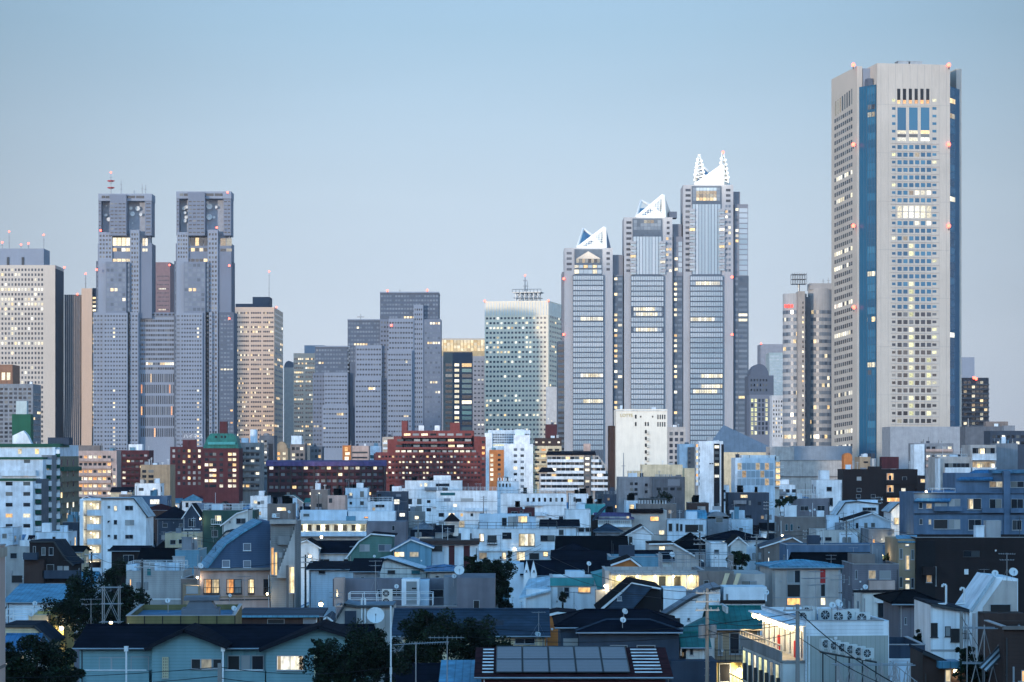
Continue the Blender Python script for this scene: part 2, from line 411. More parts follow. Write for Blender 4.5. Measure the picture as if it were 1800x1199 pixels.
# ---------------------------------------------------------------- the skyline towers
conc = surf('blue_grey_granite', (.22, .255, .32), .7, var=.06, scale=.05, streak=.06)
conc_d = surf('dark_blue_granite', (.085, .105, .145), .7, var=.06, scale=.05, streak=.06)
conc_m = surf('mid_blue_granite', (.15, .175, .23), .7, var=.06, scale=.05, streak=.06)
beige_t = surf('pale_tower_panel', (.52, .46, .40), .7, var=.05, scale=.03, streak=.06)
pinkp = surf('pink_beige_panel', (.58, .43, .33), .7, var=.05, scale=.03, streak=.06)
paletile = surf('pale_office_tile', (.80, .70, .55), .7, var=.05, scale=.03, streak=.06)
darkglass_wall = surf('dark_curtain_wall', (.014, .028, .055), .6, var=.15, scale=.03, streak=.0, spec=.03)
DY = lambda b, yo, D: None

def tower(name, label, pl, pr, pt, D, mat, rz=0, dep=40, ps=None, cat='skyscraper', group='skyscrapers on the skyline', body=True):
    b = Bld(name, label, cat, pl, pr, D, rz, dep, ps, group)
    b.h = b.Z(pt)
    if body: b.part(MB().box(0, b.w, 0, b.d, 0, b.h), 'wall', mat)
    b.vis(pt, 770); return b

# 1 far tower at the frame edge, square windows, dark window side
b = tower('office_tower', 'pale tower of small square windows with plain strip and dark glazed side', -22, 97, 466, 2300, beige_t, dep=40, ps=112)
b.box('rooftop_block', -15, 77, 437, 466, 4, 34, conc)
b.fbox(mb := MB(), 'R', .5, b.d - .3, 0, b.h - 3, 0, .15); b.part(mb, 'side_glazing', darkglass_wall)
def l1(i, j): return random.choice('bbl') if (j in (4, 6, 7, 15) and random.random() < .75) or random.random() < (.12 if j < 16 else .03) else None
b.grid('F', -22, 77, 470, 780, 17, 36, .56, .52, 'w', l1)
b.grid('R', 99, 111, 474, 780, 3, 36, .8, .5, 'd', .16, lk='bl')
for px, pt in ((4, 426), (16, 407), (37, 430), (50, 428), (77, 413)): b.mast(px, pt, 437 if px < 70 else 466, 6, .4)
b.beacon(113, 470, 2)
for i in range(2): b.box('roof_vent', 12 + i * 26, 16 + i * 26, 452, 466, 3.2, 4, darkmetal)
b.finish()
# 2 brown block near the edge with arched lit openings
b = tower('office_tower', 'low brown roofed tower top with two lit arched openings, at the skyline end', -10, 22, 641, 1700, surf('brown_stone', (.25, .13, .08)), dep=25, cat='office tower')
for x in (3, 12): b.pwin(x, 655, x + 6, 668, 'b')
b.finish()
# 3 striped tower with flared skirt
b = tower('office_tower', 'slim beige tower with dark vertical stripes and a flared base', 113, 142, 518, 2320, surf('stripe_beige', (.43, .36, .31)), dep=20, body=False)
w1, w2 = b.X(142, -3), b.X(162)
z1, z2 = b.h, b.Z(507)
prof = [(-9, 0), (-5, 20), (-2.2, 45), (0, 80), (0, z1), (18, z1), (18, 0)]
b.part(MB().prism_x(prof, 0, b.X(141)), 'wall', surf('stripe_beige', (.43, .36, .31)))
b.part(MB().prism_x([(-6, 0), (-2, 30), (-1, 60), (-1, z2), (30, z2), (30, 0)], b.X(143.5), w2), 'end_wall', pinkp)
b.part(MB().box(w2, w2 + 6.5, 3, 34, 0, z2 + .5), 'side_wall', darkglass_wall)
st = MB()
for i in range(8):
    x = b.X(114 + i * 3.4); 
    st.prism_x([(p[0] - .25, p[1]) for p in prof[:5]] + [(.1, z1)] + [(prof[k][0] + .05, prof[k][1]) for k in (3, 2, 1, 0)], x, x + 1.0)
b.part(st, 'dark_stripe', darkglass_wall)
for j in range(34):
    if random.random() < .5: b.pwin(163, 515 + j * 7.2, 168.5, 518.4 + j * 7.2, 'l', yo=2.9)
b.mast(150.5, 481, 507, 6, .4)
b.beacon(136, 517); b.finish()

# 4 brown tower peeking between the twin towers
b = tower('office_tower', 'brown slab tower standing behind the twin towers', 262, 299, 461, 2600, surf('mauve_brown', (.20, .13, .135)), dep=40)
b.grid('F', 276, 297, 482, 548, 8, 9, .6, .3, 'w', lambda i, j: 'b' if (j in (3, 8) and i in (1, 2, 3, 4, 5)) else None)
b.beacon(298, 466); b.finish()

# 5 government twin-tower building
b = Bld('government_tower', 'blue grey twin towered government skyscraper with slotted crowns holding round dishes', 'skyscraper', 164, 413, 2200, 0, 60, None, 'skyscrapers on the skyline', short='blue grey twin towered skyscraper')
b.h = 250; b.vis(340, 765)
def twin(o, left):
    # o: px offset of the tower's crown edge; the blocks step out downwards
    x0, x1 = (173, 266.5) if left else (310, 406)
    cr = 341 if left else 337
    slots = ((178, 193), (222, 255)) if left else ((315, 330.5), (360, 393))
    sb = 406 if left else 405
    # crown: piers, lintel and recessed back wall, so the slots are real openings
    edges = [x0] + [e for s_ in slots for e in s_] + [x1]
    for k in range(0, len(edges), 2):
        yo = 6 if k != 2 else 0
        b.box('crown_pier', edges[k], edges[k + 1], cr + 1, 414, yo, 26, conc_m)
        px0, px1 = edges[k], edges[k + 1]
        b.grid('F', px0 + .5, px1 - .5, cr + 14, 412, max(1, round((px1 - px0) / 8)), 9, .75, .32, 'd', None, yo)
    b.box('crown_lintel', x0 - .3, x1 + .3, cr - .5, cr + 12, 5.2, 27, conc)
    for s_ in slots:
        for e in (0, 1):
            m = (s_[0] + s_[1]) / 2; hw = (s_[1] - s_[0]) / 2
            b.pwin(m - hw * (.9 - e * .95), cr + 3, m + hw * (-.05 + e * .95), cr + 7.5, 'd', yo=5.1)
    b.box('crown_back_wall', x0 + 2, x1 - 2, cr + 10, 470, 15, 25, surf('crown_recess', (.30, .33, .39)))
    # dishes in the slots
    ds = [(230, 366, 3.0), (242, 366.5, 4.2), (233, 376, 4.2), (247.5, 377, 2.8), (233, 392, 1.2), (186, 378, 2.6), (191, 385.5, 3.6), (187, 362, 1.2)] if left else \
         [(368, 363, 5.2), (365, 356, 2.4), (380, 364, 2.6), (368, 381.5, 5.2), (376, 382, 2.4), (323, 366, 3.4), (328, 364, 3), (325, 374, 2.6), (327, 382, 3), (325, 388, 3.2)]
    for px, py, r in ds:
        rr = r * .49; x = b.X(px, 12); z = b.Z(py, 12, x)
        mb = MB(); mb.tube((0, 0, 0), (0, .8, 0), rr, 12, 0, rr * .4); mb.tube((0, .8, 0), (0, 6.2, 0), .25, 5)
        b.part(mb, 'relay_dish', dish_m, loc=(x, 12, z))
    # middle shaft
    b.box('upper_shaft', x0 - 1, x1 + .5, 428, 560, 4.5, 28, conc_m)
    pr0, pr1 = (173, 197) if left else (311, 331)
    b.box('shaft_pier', pr0, pr1, 408, 560, 2.5, 10, conc)
    b.grid('F', pr0 + 1, pr1 - 1, 411, 455, 4, 6, .6, .5, 'd', None, 2.5)
    q0, q1 = (229, 245) if left else (365, 383)
    b.box('shaft_pier', q0, q1, 404, 790, 2.5, 10, conc)
    b.grid('F', q0 + 1, q1 - 1, 408, 780, 3, 46, .6, .5, 'd', None, 2.5)
    a0, a1 = (190, 229) if left else (328, 365)
    c0, c1 = (250, 260) if left else (387, 408)
    for yy, hh, lp in ((418, 14, .95 if left else .55), (436, 6, .8 if left else .25), (455, 5, .95 if left else .1)):
        for k in range(5):
            w = (a1 - a0) / 5
            b.pwin(a0 + k * w + .6, yy, a0 + k * w + w - .6, yy + hh, 'l' if random.random() < lp else 'd', yo=4.5)
        if yy < 450:
            for k in range(2):
                w = (c1 - c0) / 2
                b.pwin(c0 + k * w + .5, yy + 1, c0 + k * w + w - .5, yy + hh, ('l' if left else 'm') if random.random() < .9 else 'd', yo=4.5)
    # lower shaft, wider
    l0, l1 = (169, 266.5) if left else (306, 407.5)
    b.box('lower_shaft', l0, l1, 459, 552 if left else 790, 5, 30, conc_d)
    b.grid('F', l0 + 1, l0 + 6, 463, 780, 1, 40, .7, .55, 'p', None, 5)
    b.grid('F', q1 + 3, l1 - 1, 463, 545 if left else 780, 4, 10 if left else 40, .72, .5, 'p', (lambda i, j: 'b' if (j == 5 and left) or (not left and j == 23) else None), 5)
    e0, e1 = (170, 184) if left else (307, 322)
    b.box('side_pier', e0 + 3, e1 + 2, 459, 790, 3, 12, conc)
    b.grid('F', e0 + 4, e1 + 1, 462, 548, 2, 11, .6, .5, 'd', None, 3)
    f0, f1 = (186, 222) if left else (323, 361)
    b.box('front_bay', f0, f1, 460, 790, -2, 10, conc_m)
    b.box('front_bay_corner', f1, f1 + 6.5, 462, 790, 0, 10, conc_d)
    lt = {(1, 5), (2, 5)}
    b.grid('F', f0 + .5, f1 - .5, 462, 548, 5, 10, .74, .62, 'p', (lambda i, j: 'l' if (i, j) in lt else ('b' if left and j == 7 and i == 4 else None)), -2)
    b.grid('F', f1 + 1.5, f1 + 6, 462, 548, 1, 10, .7, .6, 'p', None, 0)
    # base shaft
    s0, s1 = (164, 243) if left else (310, 373)
    b.box('base_shaft', s0, s1, 549, None, 0, 50, conc)
    b.box('base_bay', (182 if left else 317), (224 if left else 356), 550, None, -4, 8, conc)
    lit_rows = {8, 9, 10, 11, 27, 29, 30, 31}
    n0, n1 = (183, 223) if left else (318, 355)
    b.grid('F', n0, n1, 552, 792, 8, 33, .62, .42, 'w', (lambda i, j: 'l' if i == (6 if not left else 3) and j in (3, 4, 5, 18, 21, 22, 25, 27, 28, 29, 30, 31) else None), -4)
    b.grid('F', s0 + .5, n0 - 2, 552, 792, 3, 33, .62, .42, 'w', None, 0)
    b.grid('F', n1 + 2.5, s1 - .5, 552, 792, 3, 33, .62, .42, 'w', None, 0)
    if not left:
        b.box('side_shaft', 385, 411, 549, None, 2, 30, conc_d)
        b.grid('F', 387, 410, 552, 790, 4, 33, .7, .4, 'p', (lambda i, j: 'b' if j == 13 else ('o' if j > 22 and i == 3 and random.random() < .5 else None)), 2)
twin(0, True); twin(0, False)
b.box('central_block', 243, 311, 549, None, 8, 40, conc)
b.box('central_block_cornice', 243, 311, 549, 556, 7, 8.3, conc_m)
b.grid('F', 245, 309, 551, 555, 9, 1, .6, .7, 'k', None, 6.9)
b.grid('F', 244, 310, 560, 652, 16, 11, .85, .5, 'w', (lambda i, j: 'l' if j == 9 and i in (3, 4, 5, 9, 10, 11, 12, 13, 14) else None), 8)
b.grid('F', 244, 310, 655, 770, 20, 6, .62, .78, 'w', (lambda i, j: 'o' if random.random() < .05 else None), 8)
for px, pt in ((195, 303), (213, 316), (236, 334), (250, 323), (256, 325)):
    b.mast(px, pt, 341, 8, .45, red=(px == 195))
for py in (318, 330):
    mb = MB(); mb.tube((-3, 0, 0), (3, 0, 0), .5, 8); mb.tube((0, -3, 0), (0, 3, 0), .5, 8); mb.tube((0, 0, -.8), (0, 0, .5), 2.2, 10)
    b.part(mb, 'mast_platform', redpaint, loc=(b.X(195, 8), 8, b.Z(py, 8)))
for px, py in ((177, 405), (400, 338), (170, 474), (381, 400), (403, 467), (403, 560)): b.beacon(px, py, -4.5)
b.finish()

# 6 pinkish office slab with three window groups and black roof box
b = tower('office_tower', 'pink beige office slab with a black box on its roof', 413, 482, 540, 2500, pinkp, dep=42, ps=497.5)
b.box('roof_housing', 414, 444, 534, 540, 3, 30, darkglass_wall); b.box('roof_housing', 444, 474, 522, 540, 3, 30, darkglass_wall)
def l6(i, j):
    return 'l' if random.random() < (.45 if j in (3, 4, 9) else .16 if j > 12 else .07) else None
b.grid('F', 416, 481, 546, 785, 21, 29, .7, .38, 'w', l6, skip=lambda i, j: i in (7, 14))
b.ugrid('R', 2, b.d - 2, 6, b.h - 3, 6, 29, .6, .4, 'w', .08)
b.mast(473, 477, 522, 5, .4); b.beacon(486, 540); b.finish()
# 7 narrow plain block and 8 pink block
b = tower('office_tower', 'narrow blank beige tower with dark barrel roof', 499, 516, 646, 2650, surf('grey_beige', (.36, .33, .31)), dep=40)
a = b.X(499), b.X(516)
b.part(MB().prism_y([(a[0] + (a[1] - a[0]) * (.5 - .5 * math.cos(math.pi * i / 8)), b.h + 7 * math.sin(math.pi * i / 8)) for i in range(9)][::-1], 1, 38), 'barrel_roof', conc_d)
b.finish()
b = tower('office_tower', 'short pink office tower with paired groups of dark windows', 516, 554, 621, 2450, pinkp, dep=30)
b.grid('F', 517, 553, 627, 785, 11, 20, .7, .38, 'd', .12, skip=lambda i, j: i in (5,))
b.finish()
b = tower('office_tower', 'low grey roof slab peeking over the pink office tower', 535, 570, 607, 2700, conc, dep=30, cat='office tower')
b.finish()

# 9 stepped triple tower (second government building)
b = Bld('stepped_tower', 'blue grey tower stepping up in three tall masses', 'skyscraper', 550, 775, 2150, 0, 50, None, 'skyscrapers on the skyline')
b.vis(514, 760)
for (t0, t1, tp, m0, m1, mp, f0, f1, fp, g0, g1, gp) in (
        (554, 615, 609, 550, 613, 656, 570, 611, 656, 567, 612, 712),
        (611, 672, 562, 624, 671, 608, 626, 671, 608, 624, 670, 663),
        (668, 771, 514, 668, 774, 561, 683, 727, 561, 681, 724, 616)):
    b.box('upper_mass', t0, t1, tp, None, 6, 44, conc_d)
    b.grid('F', t0 + .6, t1 - .6, tp + 3, fp + 30, round((t1 - t0) / 5.2), round((fp + 30 - tp) / 8), .72, .45, 'p', .01, 6)
    b.box('cornice', t0 - .4, t1 + .4, tp - 1, tp + 1.2, 5, 44.6, conc)
    b.box('middle_mass', m0, m1, mp, None, 3, 40, conc_m)
    b.grid('F', m0 + .6, m1 - .6, mp + 2, 785, round((m1 - m0) / 5.2), round((785 - mp) / 8), .6, .42, 'w', .004, 3)
    b.box('front_mass', f0, f1, fp - 1, None, -1, 20, conc)
    b.grid('F', f0 + .6, f1 - .6, fp + 2, gp, round((f1 - f0) / 5), round((gp - fp) / 8.6), .66, .36, 'w', None, -1)
    b.box('base_mass', g0, g1, gp, None, -4, 10, conc)
    b.grid('F', g0 + 1, g1 - 1, gp + 3, 790, round((g1 - g0) / 5), round((790 - gp) / 9), .7, .34, 'w', .006, -4)
    for k in range(3):
        if True: b.pwin(f0 + 22 + k * 4 if t0 < 660 else f0 + 30, gp + (14 if t0 < 600 else 18), f0 + 25.4 + k * 4 if t0 < 660 else f0 + 33, gp + (18 if t0 < 600 else 22), 'l', yo=-4)
b.box('east_shaft', 744, 775, 561, None, 1, 30, conc_m)
b.grid('F', 746, 774, 564, 780, 6, 25, .7, .42, 'p', .03, 1)
b.box('corner_pier', 727, 744, 536, None, 0, 20, conc)
b.grid('F', 728, 743, 540, 780, 4, 28, .6, .42, 'w', None, 0)
for px, py, yo in ((681, 511, 5), (751, 510, 5), (688, 572, -2)): b.beacon(px, py, yo)
b.mast(634, 552, 562, 8, .5, red=False); b.mast(703, 508, 514, 10, .3, red=False)
b.box('roof_crane', 628, 640, 556, 558, 8, 9, metal)
b.finish()

# 10 hall tower with the lit flared crown
b = tower('crowned_tower', 'grey curved tower under a warmly lit flared crown', 772, 884, 626, 2450, surf('blue_grey_panel', (.29, .30, .34)), dep=40)
cr = MB(); x0, x1 = b.X(774), b.X(857); zb, zt = b.Z(617), b.Z(598)
n = 14
for i in range(n):
    for k in range(4):
        f0, f1 = k / 4, (k + 1) / 4
        pr = lambda f: -(f ** 2) * 7
        xa, xb = x0 + (x1 - x0) * i / n, x0 + (x1 - x0) * (i + .86) / n
        cr.poly([(xa, pr(f0), zb + (zt - zb) * f0), (xb, pr(f0), zb + (zt - zb) * f0), (xb, pr(f1), zb + (zt - zb) * f1), (xa, pr(f1), zb + (zt - zb) * f1)])
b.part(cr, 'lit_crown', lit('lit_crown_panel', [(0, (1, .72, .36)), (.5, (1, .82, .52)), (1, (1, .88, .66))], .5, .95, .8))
b.part(MB().box(x0 - 1, x1 + 1, -7.5, 30, zt, zt + 1.5), 'crown_rim', beige_t)
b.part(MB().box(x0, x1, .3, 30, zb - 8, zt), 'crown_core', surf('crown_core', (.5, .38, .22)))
b.grid('F', 832, 884, 632, 790, 8, 20, .55, .35, 'w', lambda i, j: ('b' if j in (4, 14) and random.random() < .6 else None))
b.box('curved_wing', 854, 884, 622, None, -3, 20, surf('pale_curved_panel', (.36, .35, .35)))
b.grid('F', 858, 883, 630, 788, 6, 13, .9, .13, 'w', lambda i, j: 'b' if j in (2, 10) and i > 0 else None, -3)
b.finish()
# 11 dark glass tower
b = tower('glass_tower', 'dark navy glass tower with a lit stair column and teal panes', 781, 830, 619, 2000, darkglass_wall, dep=24, ps=None)
b.box('corner_column', 779, 796, 619, None, -.6, 6, surf('dark_teal_panel', (.02, .045, .065), .4))
for j in range(13):
    y = 639 + j * 9.3
    b.pwin(799, y, 807, y + 5, 'b' if j % 5 else 'l'); b.pwin(812, y - 1 + .8, 829, y + 6, 'l' if j == 0 or j == 7 else ('t' if random.random() < .8 else 'd'))
    b.pwin(783, y, 795, y + 5, 'd', yo=-.6)
b.finish()
# 12 white office block with antenna platform
b = tower('office_tower', 'white office tower with blank louvred top and lattice antenna platform', 852, 964, 530, 2300, paletile, rz=-12, ps=988)
fn = MB()
for i in range(23): x = b.X(853 + i * 4.85); b.fbox(fn, 'F', x, x + .5, b.Z(555), b.Z(532), 0, .5)
for i in range(12): b.fbox(fn, 'R', 1 + i * b.d / 12, 1.5 + i * b.d / 12, b.Z(555), b.Z(532), 0, .5)
b.part(fn, 'louvre_fin', whitemetal)
def l12(i, j):
    p = .32 if j in (0, 1, 2, 5, 6, 7, 9, 17, 20) else .06
    return random.choice('bbl') if random.random() < p and i < 15 else None
b.grid('F', 853, 961, 555, 785, 17, 27, .58, .42, 'w', l12)
b.grid('R', 966, 987, 555, 785, 7, 27, .66, .4, 'w', .12)
pl = MB()
xa, xb = b.X(905), b.X(944); z0, z1 = b.Z(530), b.Z(515)
for y in (4, 16):
    for i in range(6):
        x = xa + (xb - xa) * i / 5; pl.tube((x, y, z0), (x, y, z1), .35, 5)
        if i < 5: pl.tube((x, y, z0), (x + (xb - xa) / 5, y, z1), .22, 4); pl.tube((x, y, z1), (x + (xb - xa) / 5, y, z0), .22, 4)
    for z in (z0 + 3, z1): pl.tube((xa - 2, y, z), (xb + 2, y, z), .4, 5)
pl.box(xa - 3, xb + 3, 3, 17, z1, z1 + .6)
for i in range(9): pl.tube((xa - 3 + (xb - xa + 6) * i / 8, 3, z1), (xa - 3 + (xb - xa + 6) * i / 8, 3, z1 + 3), .25, 4)
pl.tube((xa - 3, 3, z1 + 3), (xb + 3, 3, z1 + 3), .25, 4)
b.part(pl, 'antenna_platform', metal)
b.mast(923, 484, 512, 10, .8); b.mast(927, 494, 512, 8, .5, red=False)
for px, py in ((852, 529), (964, 528)): b.beacon(px, py)
b.finish()
b = tower('office_tower', 'blank white slab at the foot of the white office tower', 960, 982, 680, 1990, surf('white_panel', (.55, .58, .62)), dep=14, cat='office tower')
for k in range(9): b.pwin(963 + (k % 3) * 6, 735 + k * 4, 964.5 + (k % 3) * 6, 737 + k * 4, 'b')
b.finish()

# 13 three-stepped granite tower with lit glass pyramids
b = Bld('pyramid_tower', 'three tall granite and glass towers stepping up under floodlit pyramids', 'skyscraper', 980, 1316, 1900, 0, 40, None, 'skyscrapers on the skyline', short='three towers with lit pyramids')
b.vis(330, 760)
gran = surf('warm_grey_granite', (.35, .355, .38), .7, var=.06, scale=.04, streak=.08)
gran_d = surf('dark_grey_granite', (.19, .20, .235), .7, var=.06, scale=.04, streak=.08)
span = surf('spandrel_metal', (.085, .11, .145), .6)
pyr_w = surf('white_lattice', (.78, .78, .74), .6, var=.03)
pyr_b = surf('blue_pyramid_glass', (.02, .15, .33), .3, spec=.3)
WP = [  # block left, glass l/r, right pier end, side end, roof py, transition py, pyramid (base l, base r, tip l, tip r, tip py), depth of the block's own front
  (992, 1010, 1058, 1077, 1095, 436, 483, 1015, 1064, 1025, 1063, 400, 0, 980),
  (1097, 1112, 1164, 1182, 1198, 382, 484, 1119, 1168, 1127, 1166, 343, 4, 1095),
  (1201, 1216, 1268, 1289, 1301, 325, 484, 1222, 1270, 1230, 1271, 290, 8, 1200)]
for n_, (bl, g0, g1, br, bs, rp, tp, q0, q1, t0, t1, tpy, yo, wl_) in enumerate(WP):
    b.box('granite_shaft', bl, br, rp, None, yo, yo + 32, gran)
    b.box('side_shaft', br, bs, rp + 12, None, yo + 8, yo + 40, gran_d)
    wing_top = 483 if n_ else 448
    we = (1095, 1200, 1315)[n_]
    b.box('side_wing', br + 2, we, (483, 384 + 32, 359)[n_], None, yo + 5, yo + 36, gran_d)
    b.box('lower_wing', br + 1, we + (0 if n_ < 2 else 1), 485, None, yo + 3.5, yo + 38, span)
    if n_ == 0: b.box('end_wing', 980, 993, 600, None, yo + 3, yo + 36, span); b.box('end_wing', 988, 993, 478, None, yo + 5, yo + 36, gran_d)
    # glazed bay
    b.box('bay_spandrel', g0 - 3, g1 + 3, tp, None, yo - 2.0, yo + 6, span)
    b.box('upper_bay', g0, g1, rp + 2, tp, yo - .8, yo + 6, span)
    rows = round((790 - tp) / 9.05)
    for j in range(rows):
        y = tp + 2 + j * 9.05
        k = 'b' if j in ((8, 19, 24), (6, 7, 10), (1, 8, 19, 21, 22))[n_] else 's'
        if k == 'b':
            cut = {0: (g0 - 2, g1 + 2), 1: (g0 + 2, g1), 2: (g0 - 2, g1 + 2)}[n_]
            n2 = 12; w = (cut[1] - cut[0]) / n2; s0 = random.randint(0, 4)
            for i in range(n2): b.pwin(cut[0] + i * w, y, cut[0] + i * w + w - .25, y + 6.0, 'b' if s0 <= i <= s0 + 8 else 's', yo=yo - 2.0)
        else: b.pwin(g0 - 2.5, y, g1 + 2.5, y + 6.7, 's', yo=yo - 2.0)
    mv = MB()
    for i in range(15):
        x = b.X(g0 - 2.5 + (g1 - g0 + 5) * i / 14, yo - 2.2); mv.box(x - .12, x + .12, yo - 2.25, yo - 1.9, 2, b.Z(tp + 2, yo - 2.2))
    b.part(mv, 'mullion', conc_d)
    # upper curtain glass
    u0, u1, za, zb_ = b.rect('F', g0 + 1, rp + (34 if n_ else 22), g1 - 1, tp - 2, yo - .8)
    if tp - rp > 60:
        for i in range(9):
            w = (u1 - u0) / 9
            b.win('F', u0 + i * w + .2, u0 + (i + 1) * w - .2, za, zb_, 's', .8 - yo)
        for j in range(int((tp - rp - 40) / 10)):
            y = rp + 42 + j * 10
            for pa in (g0 - 4, g1 - 4): b.box('balcony', pa, pa + 10, y, y + 4, yo - 2.4, yo + 1, gran)
            for pa in (g0 - 3.5, g1 - 3.5): b.pwin(pa, y + 4.4, pa + 9, y + 8.5, 'l' if random.random() < .15 else 's', yo=yo - 1.6)
        for i in range(8):
            wq = (g1 - g0 - 4) / 8
            for j in range(4 if n_ == 2 else 3):
                b.pwin(g0 + 2 + i * wq, rp + 5 + j * 5.8, g0 + 2 + (i + 1) * wq - .5, rp + 10.3 + j * 5.8, (('s', 'm', 'm', 'l')[j] if n_ == 2 and 1 <= i <= 6 else ('m' if n_ == 1 and j == 0 and 2 < i < 6 else 'p')), yo=yo - .8)
    else:
        [b.pwin(g0 + 3 + i * 5.3, rp + 19, g0 + 7.6 + i * 5.3, rp + 26, 'mdmddmdm'[i], yo=yo - .8) for i in range(8)]; [b.pwin(g0 + i * 8, rp + 30, g0 + 7 + i * 8, rp + 35, 'lslsls'[i], yo=yo - .8) for i in range(6)]; [b.pwin(g0 + i * 8, rp + 38, g0 + 7.4 + i * 8, rp + 45, 'bsssls'[i], yo=yo - .8) for i in range(6)]
        b.part(MB().prism_y([(b.X(g0 + 3, yo - 1), b.Z(rp + 19, yo)), (b.X(g1 - 2, yo - 1), b.Z(rp + 19, yo)), (b.X((g0 + g1) / 2, yo - 1), b.Z(rp + 6, yo))], yo - 1.1, yo - .7), 'bay_gable', beige_t)
    # pier windows
    nn = max(3, int((tp - rp) / 9.4))
    for j in range(nn):
        y = rp + 7 + j * 9.4
        if y > tp - 3: break
        b.pwin(bl + 4, y, bl + 13, y + 4.5, 'w', yo=yo)
        if n_ == 0 or j < 3: b.pwin(g1 + 8, y, br - 5, y + 4.5, 'w', yo=yo)
        else:
            b.pwin(g1 + 7, y, g1 + 11, y + 4.5, 'p' if random.random() < .7 else 'l', yo=yo); b.pwin(g1 + 12.5, y, g1 + 16.5, y + 4.5, 'p' if random.random() < .7 else 'l', yo=yo)
    # side wing window bands
    j = 0; y = 488
    while y < 788:
        lit_ = random.random()
        a0 = br + 3; a1 = we - 1.5
        b.pwin(a0, y, a0 + 5, y + 4.4, 'l' if lit_ < .62 and n_ < 2 else 'p', yo=yo + 3.5)
        b.pwin(a0 + 6.5, y, a1, y + 4.4, 'p' if random.random() > (.12 if n_ == 2 else .03) else 'l', yo=yo + 3.5)
        if n_ == 0 and y > 604: b.pwin(981, y, 991.5, y + 4.4, 'd' if random.random() > .06 else 'b', yo=yo + 3)
        y += 9.05
    y = (495, 425, 366)[n_]
    while y < 480:
        b.pwin(br + 4, y, br + 9, y + 4.6, 'l' if random.random() < .25 else 'p', yo=yo + 5); b.pwin(br + 10.5, y, we - 1, y + 7.4, 's', yo=yo + 5); y += 9.2
    # pyramid
    P3 = lambda px, py, y: (b.X(px, y), y, b.Z(py, y))
    y0, y1 = yo + 4, yo + 28
    A, B, T = P3(q0, rp, y0), P3(q1, rp, y0), P3(t1, tpy, y0)
    mb = MB(); mb.extr([A, B, T], [Vector(p) + Vector((0, .8, 0)) for p in (A, B, T)], 0)
    if n_ == 1:
        pass
    if n_ == 2: b.part(mb, 'pyramid_face', pyr_w)
    else:
        bk = MB(); m2 = P3((q0 + q1) / 2 + 8, rp - (rp - tpy) * .33, y0 + 1.2); bk.extr([P3(q0 + 8, rp, y0 + 1.2), P3(q1, rp, y0 + 1.2), m2], [P3(q0 + 8, rp, y0 + 2), P3(q1, rp, y0 + 2), Vector(m2) + Vector((0, .8, 0))]); b.part(bk, 'pyramid_face', pyr_w)
    mb = MB()
    for p, q in ((A, B), (A, T), (B, T), (B, ((A[0] + T[0]) / 2, y0, (A[2] + T[2]) / 2))): mb.tube(p, q, 1.3, 6)
    for i in range(1, 11):
        f = i / 11; x = A[0] + (B[0] - A[0]) * f
        mb.tube((x, y0 - .2, A[2]), (x, y0 - .2, A[2] + (T[2] - A[2]) * f), .2, 4); mb.tube((x, y0 - .2, A[2] + (T[2] - A[2]) * f), (B[0] + (T[0] - B[0]) * f, y0 - .2, A[2] + (T[2] - A[2]) * f), .2, 4)
    b.part(mb, 'pyramid_frame', pyr_w)
    C_, D_, E_ = P3(q0 - 1, rp, y1), P3(t0, tpy + (2, 10, -2)[n_], y1), P3(t0 + 24, rp - (rp - tpy) * .45, y1)
    G_ = P3(t0 + 30, rp, y1)
    mb = MB(); mb.extr([C_, G_, E_, D_], [Vector(p) + Vector((0, .8, 0)) for p in (C_, G_, E_, D_)], 0)
    if n_ != 1: b.part(mb, 'pyramid_glass', pyr_b)
    else:
        l_ = [C_, G_, P3(t0 + 30, rp - 16, y1), P3(t0 - 5, rp - 16, y1)]
        mb = MB(); mb.extr(l_, [Vector(p) + Vector((0, .8, 0)) for p in l_], 0); b.part(mb, 'pyramid_glass', pyr_b)
    mb = MB()
    for p, q in ((C_, D_), (D_, E_), (E_, G_), (T, G_), (D_, A)): mb.tube(p, q, .9, 6)
    b.part(mb, 'pyramid_frame', pyr_w)
    SR = P3(q1 + (8 if n_ == 0 else 12), rp, y1 - 4)
    mb = MB(); mb.extr([B, SR, T], [Vector(p) + Vector((.8, 0, 0)) for p in (B, SR, T)], 0); b.part(mb, 'pyramid_side', pyr_b if n_ == 0 else pyr_w)
    if n_ == 1: b.box('roof_plant', 1176, 1190, 372, 383, 12, 24, conc_d)
    for lx, ly in (((q0 + q1) / 2 - 8, -9), (q1 - 4, -9)):
        ld = bpy.data.lights.new('floodlight', 'SPOT'); ld.energy = 4500; ld.color = (1, .93, .78); ld.shadow_soft_size = 1.0; ld.spot_size = R(120)
        lo = bpy.data.objects.new('floodlight', ld); col.objects.link(lo); lo.parent = b.root
        lo.location = (b.X(lx, yo), yo - 14, b.Z(rp, yo) + 4); lo.rotation_euler = (R(95), 0, 0)
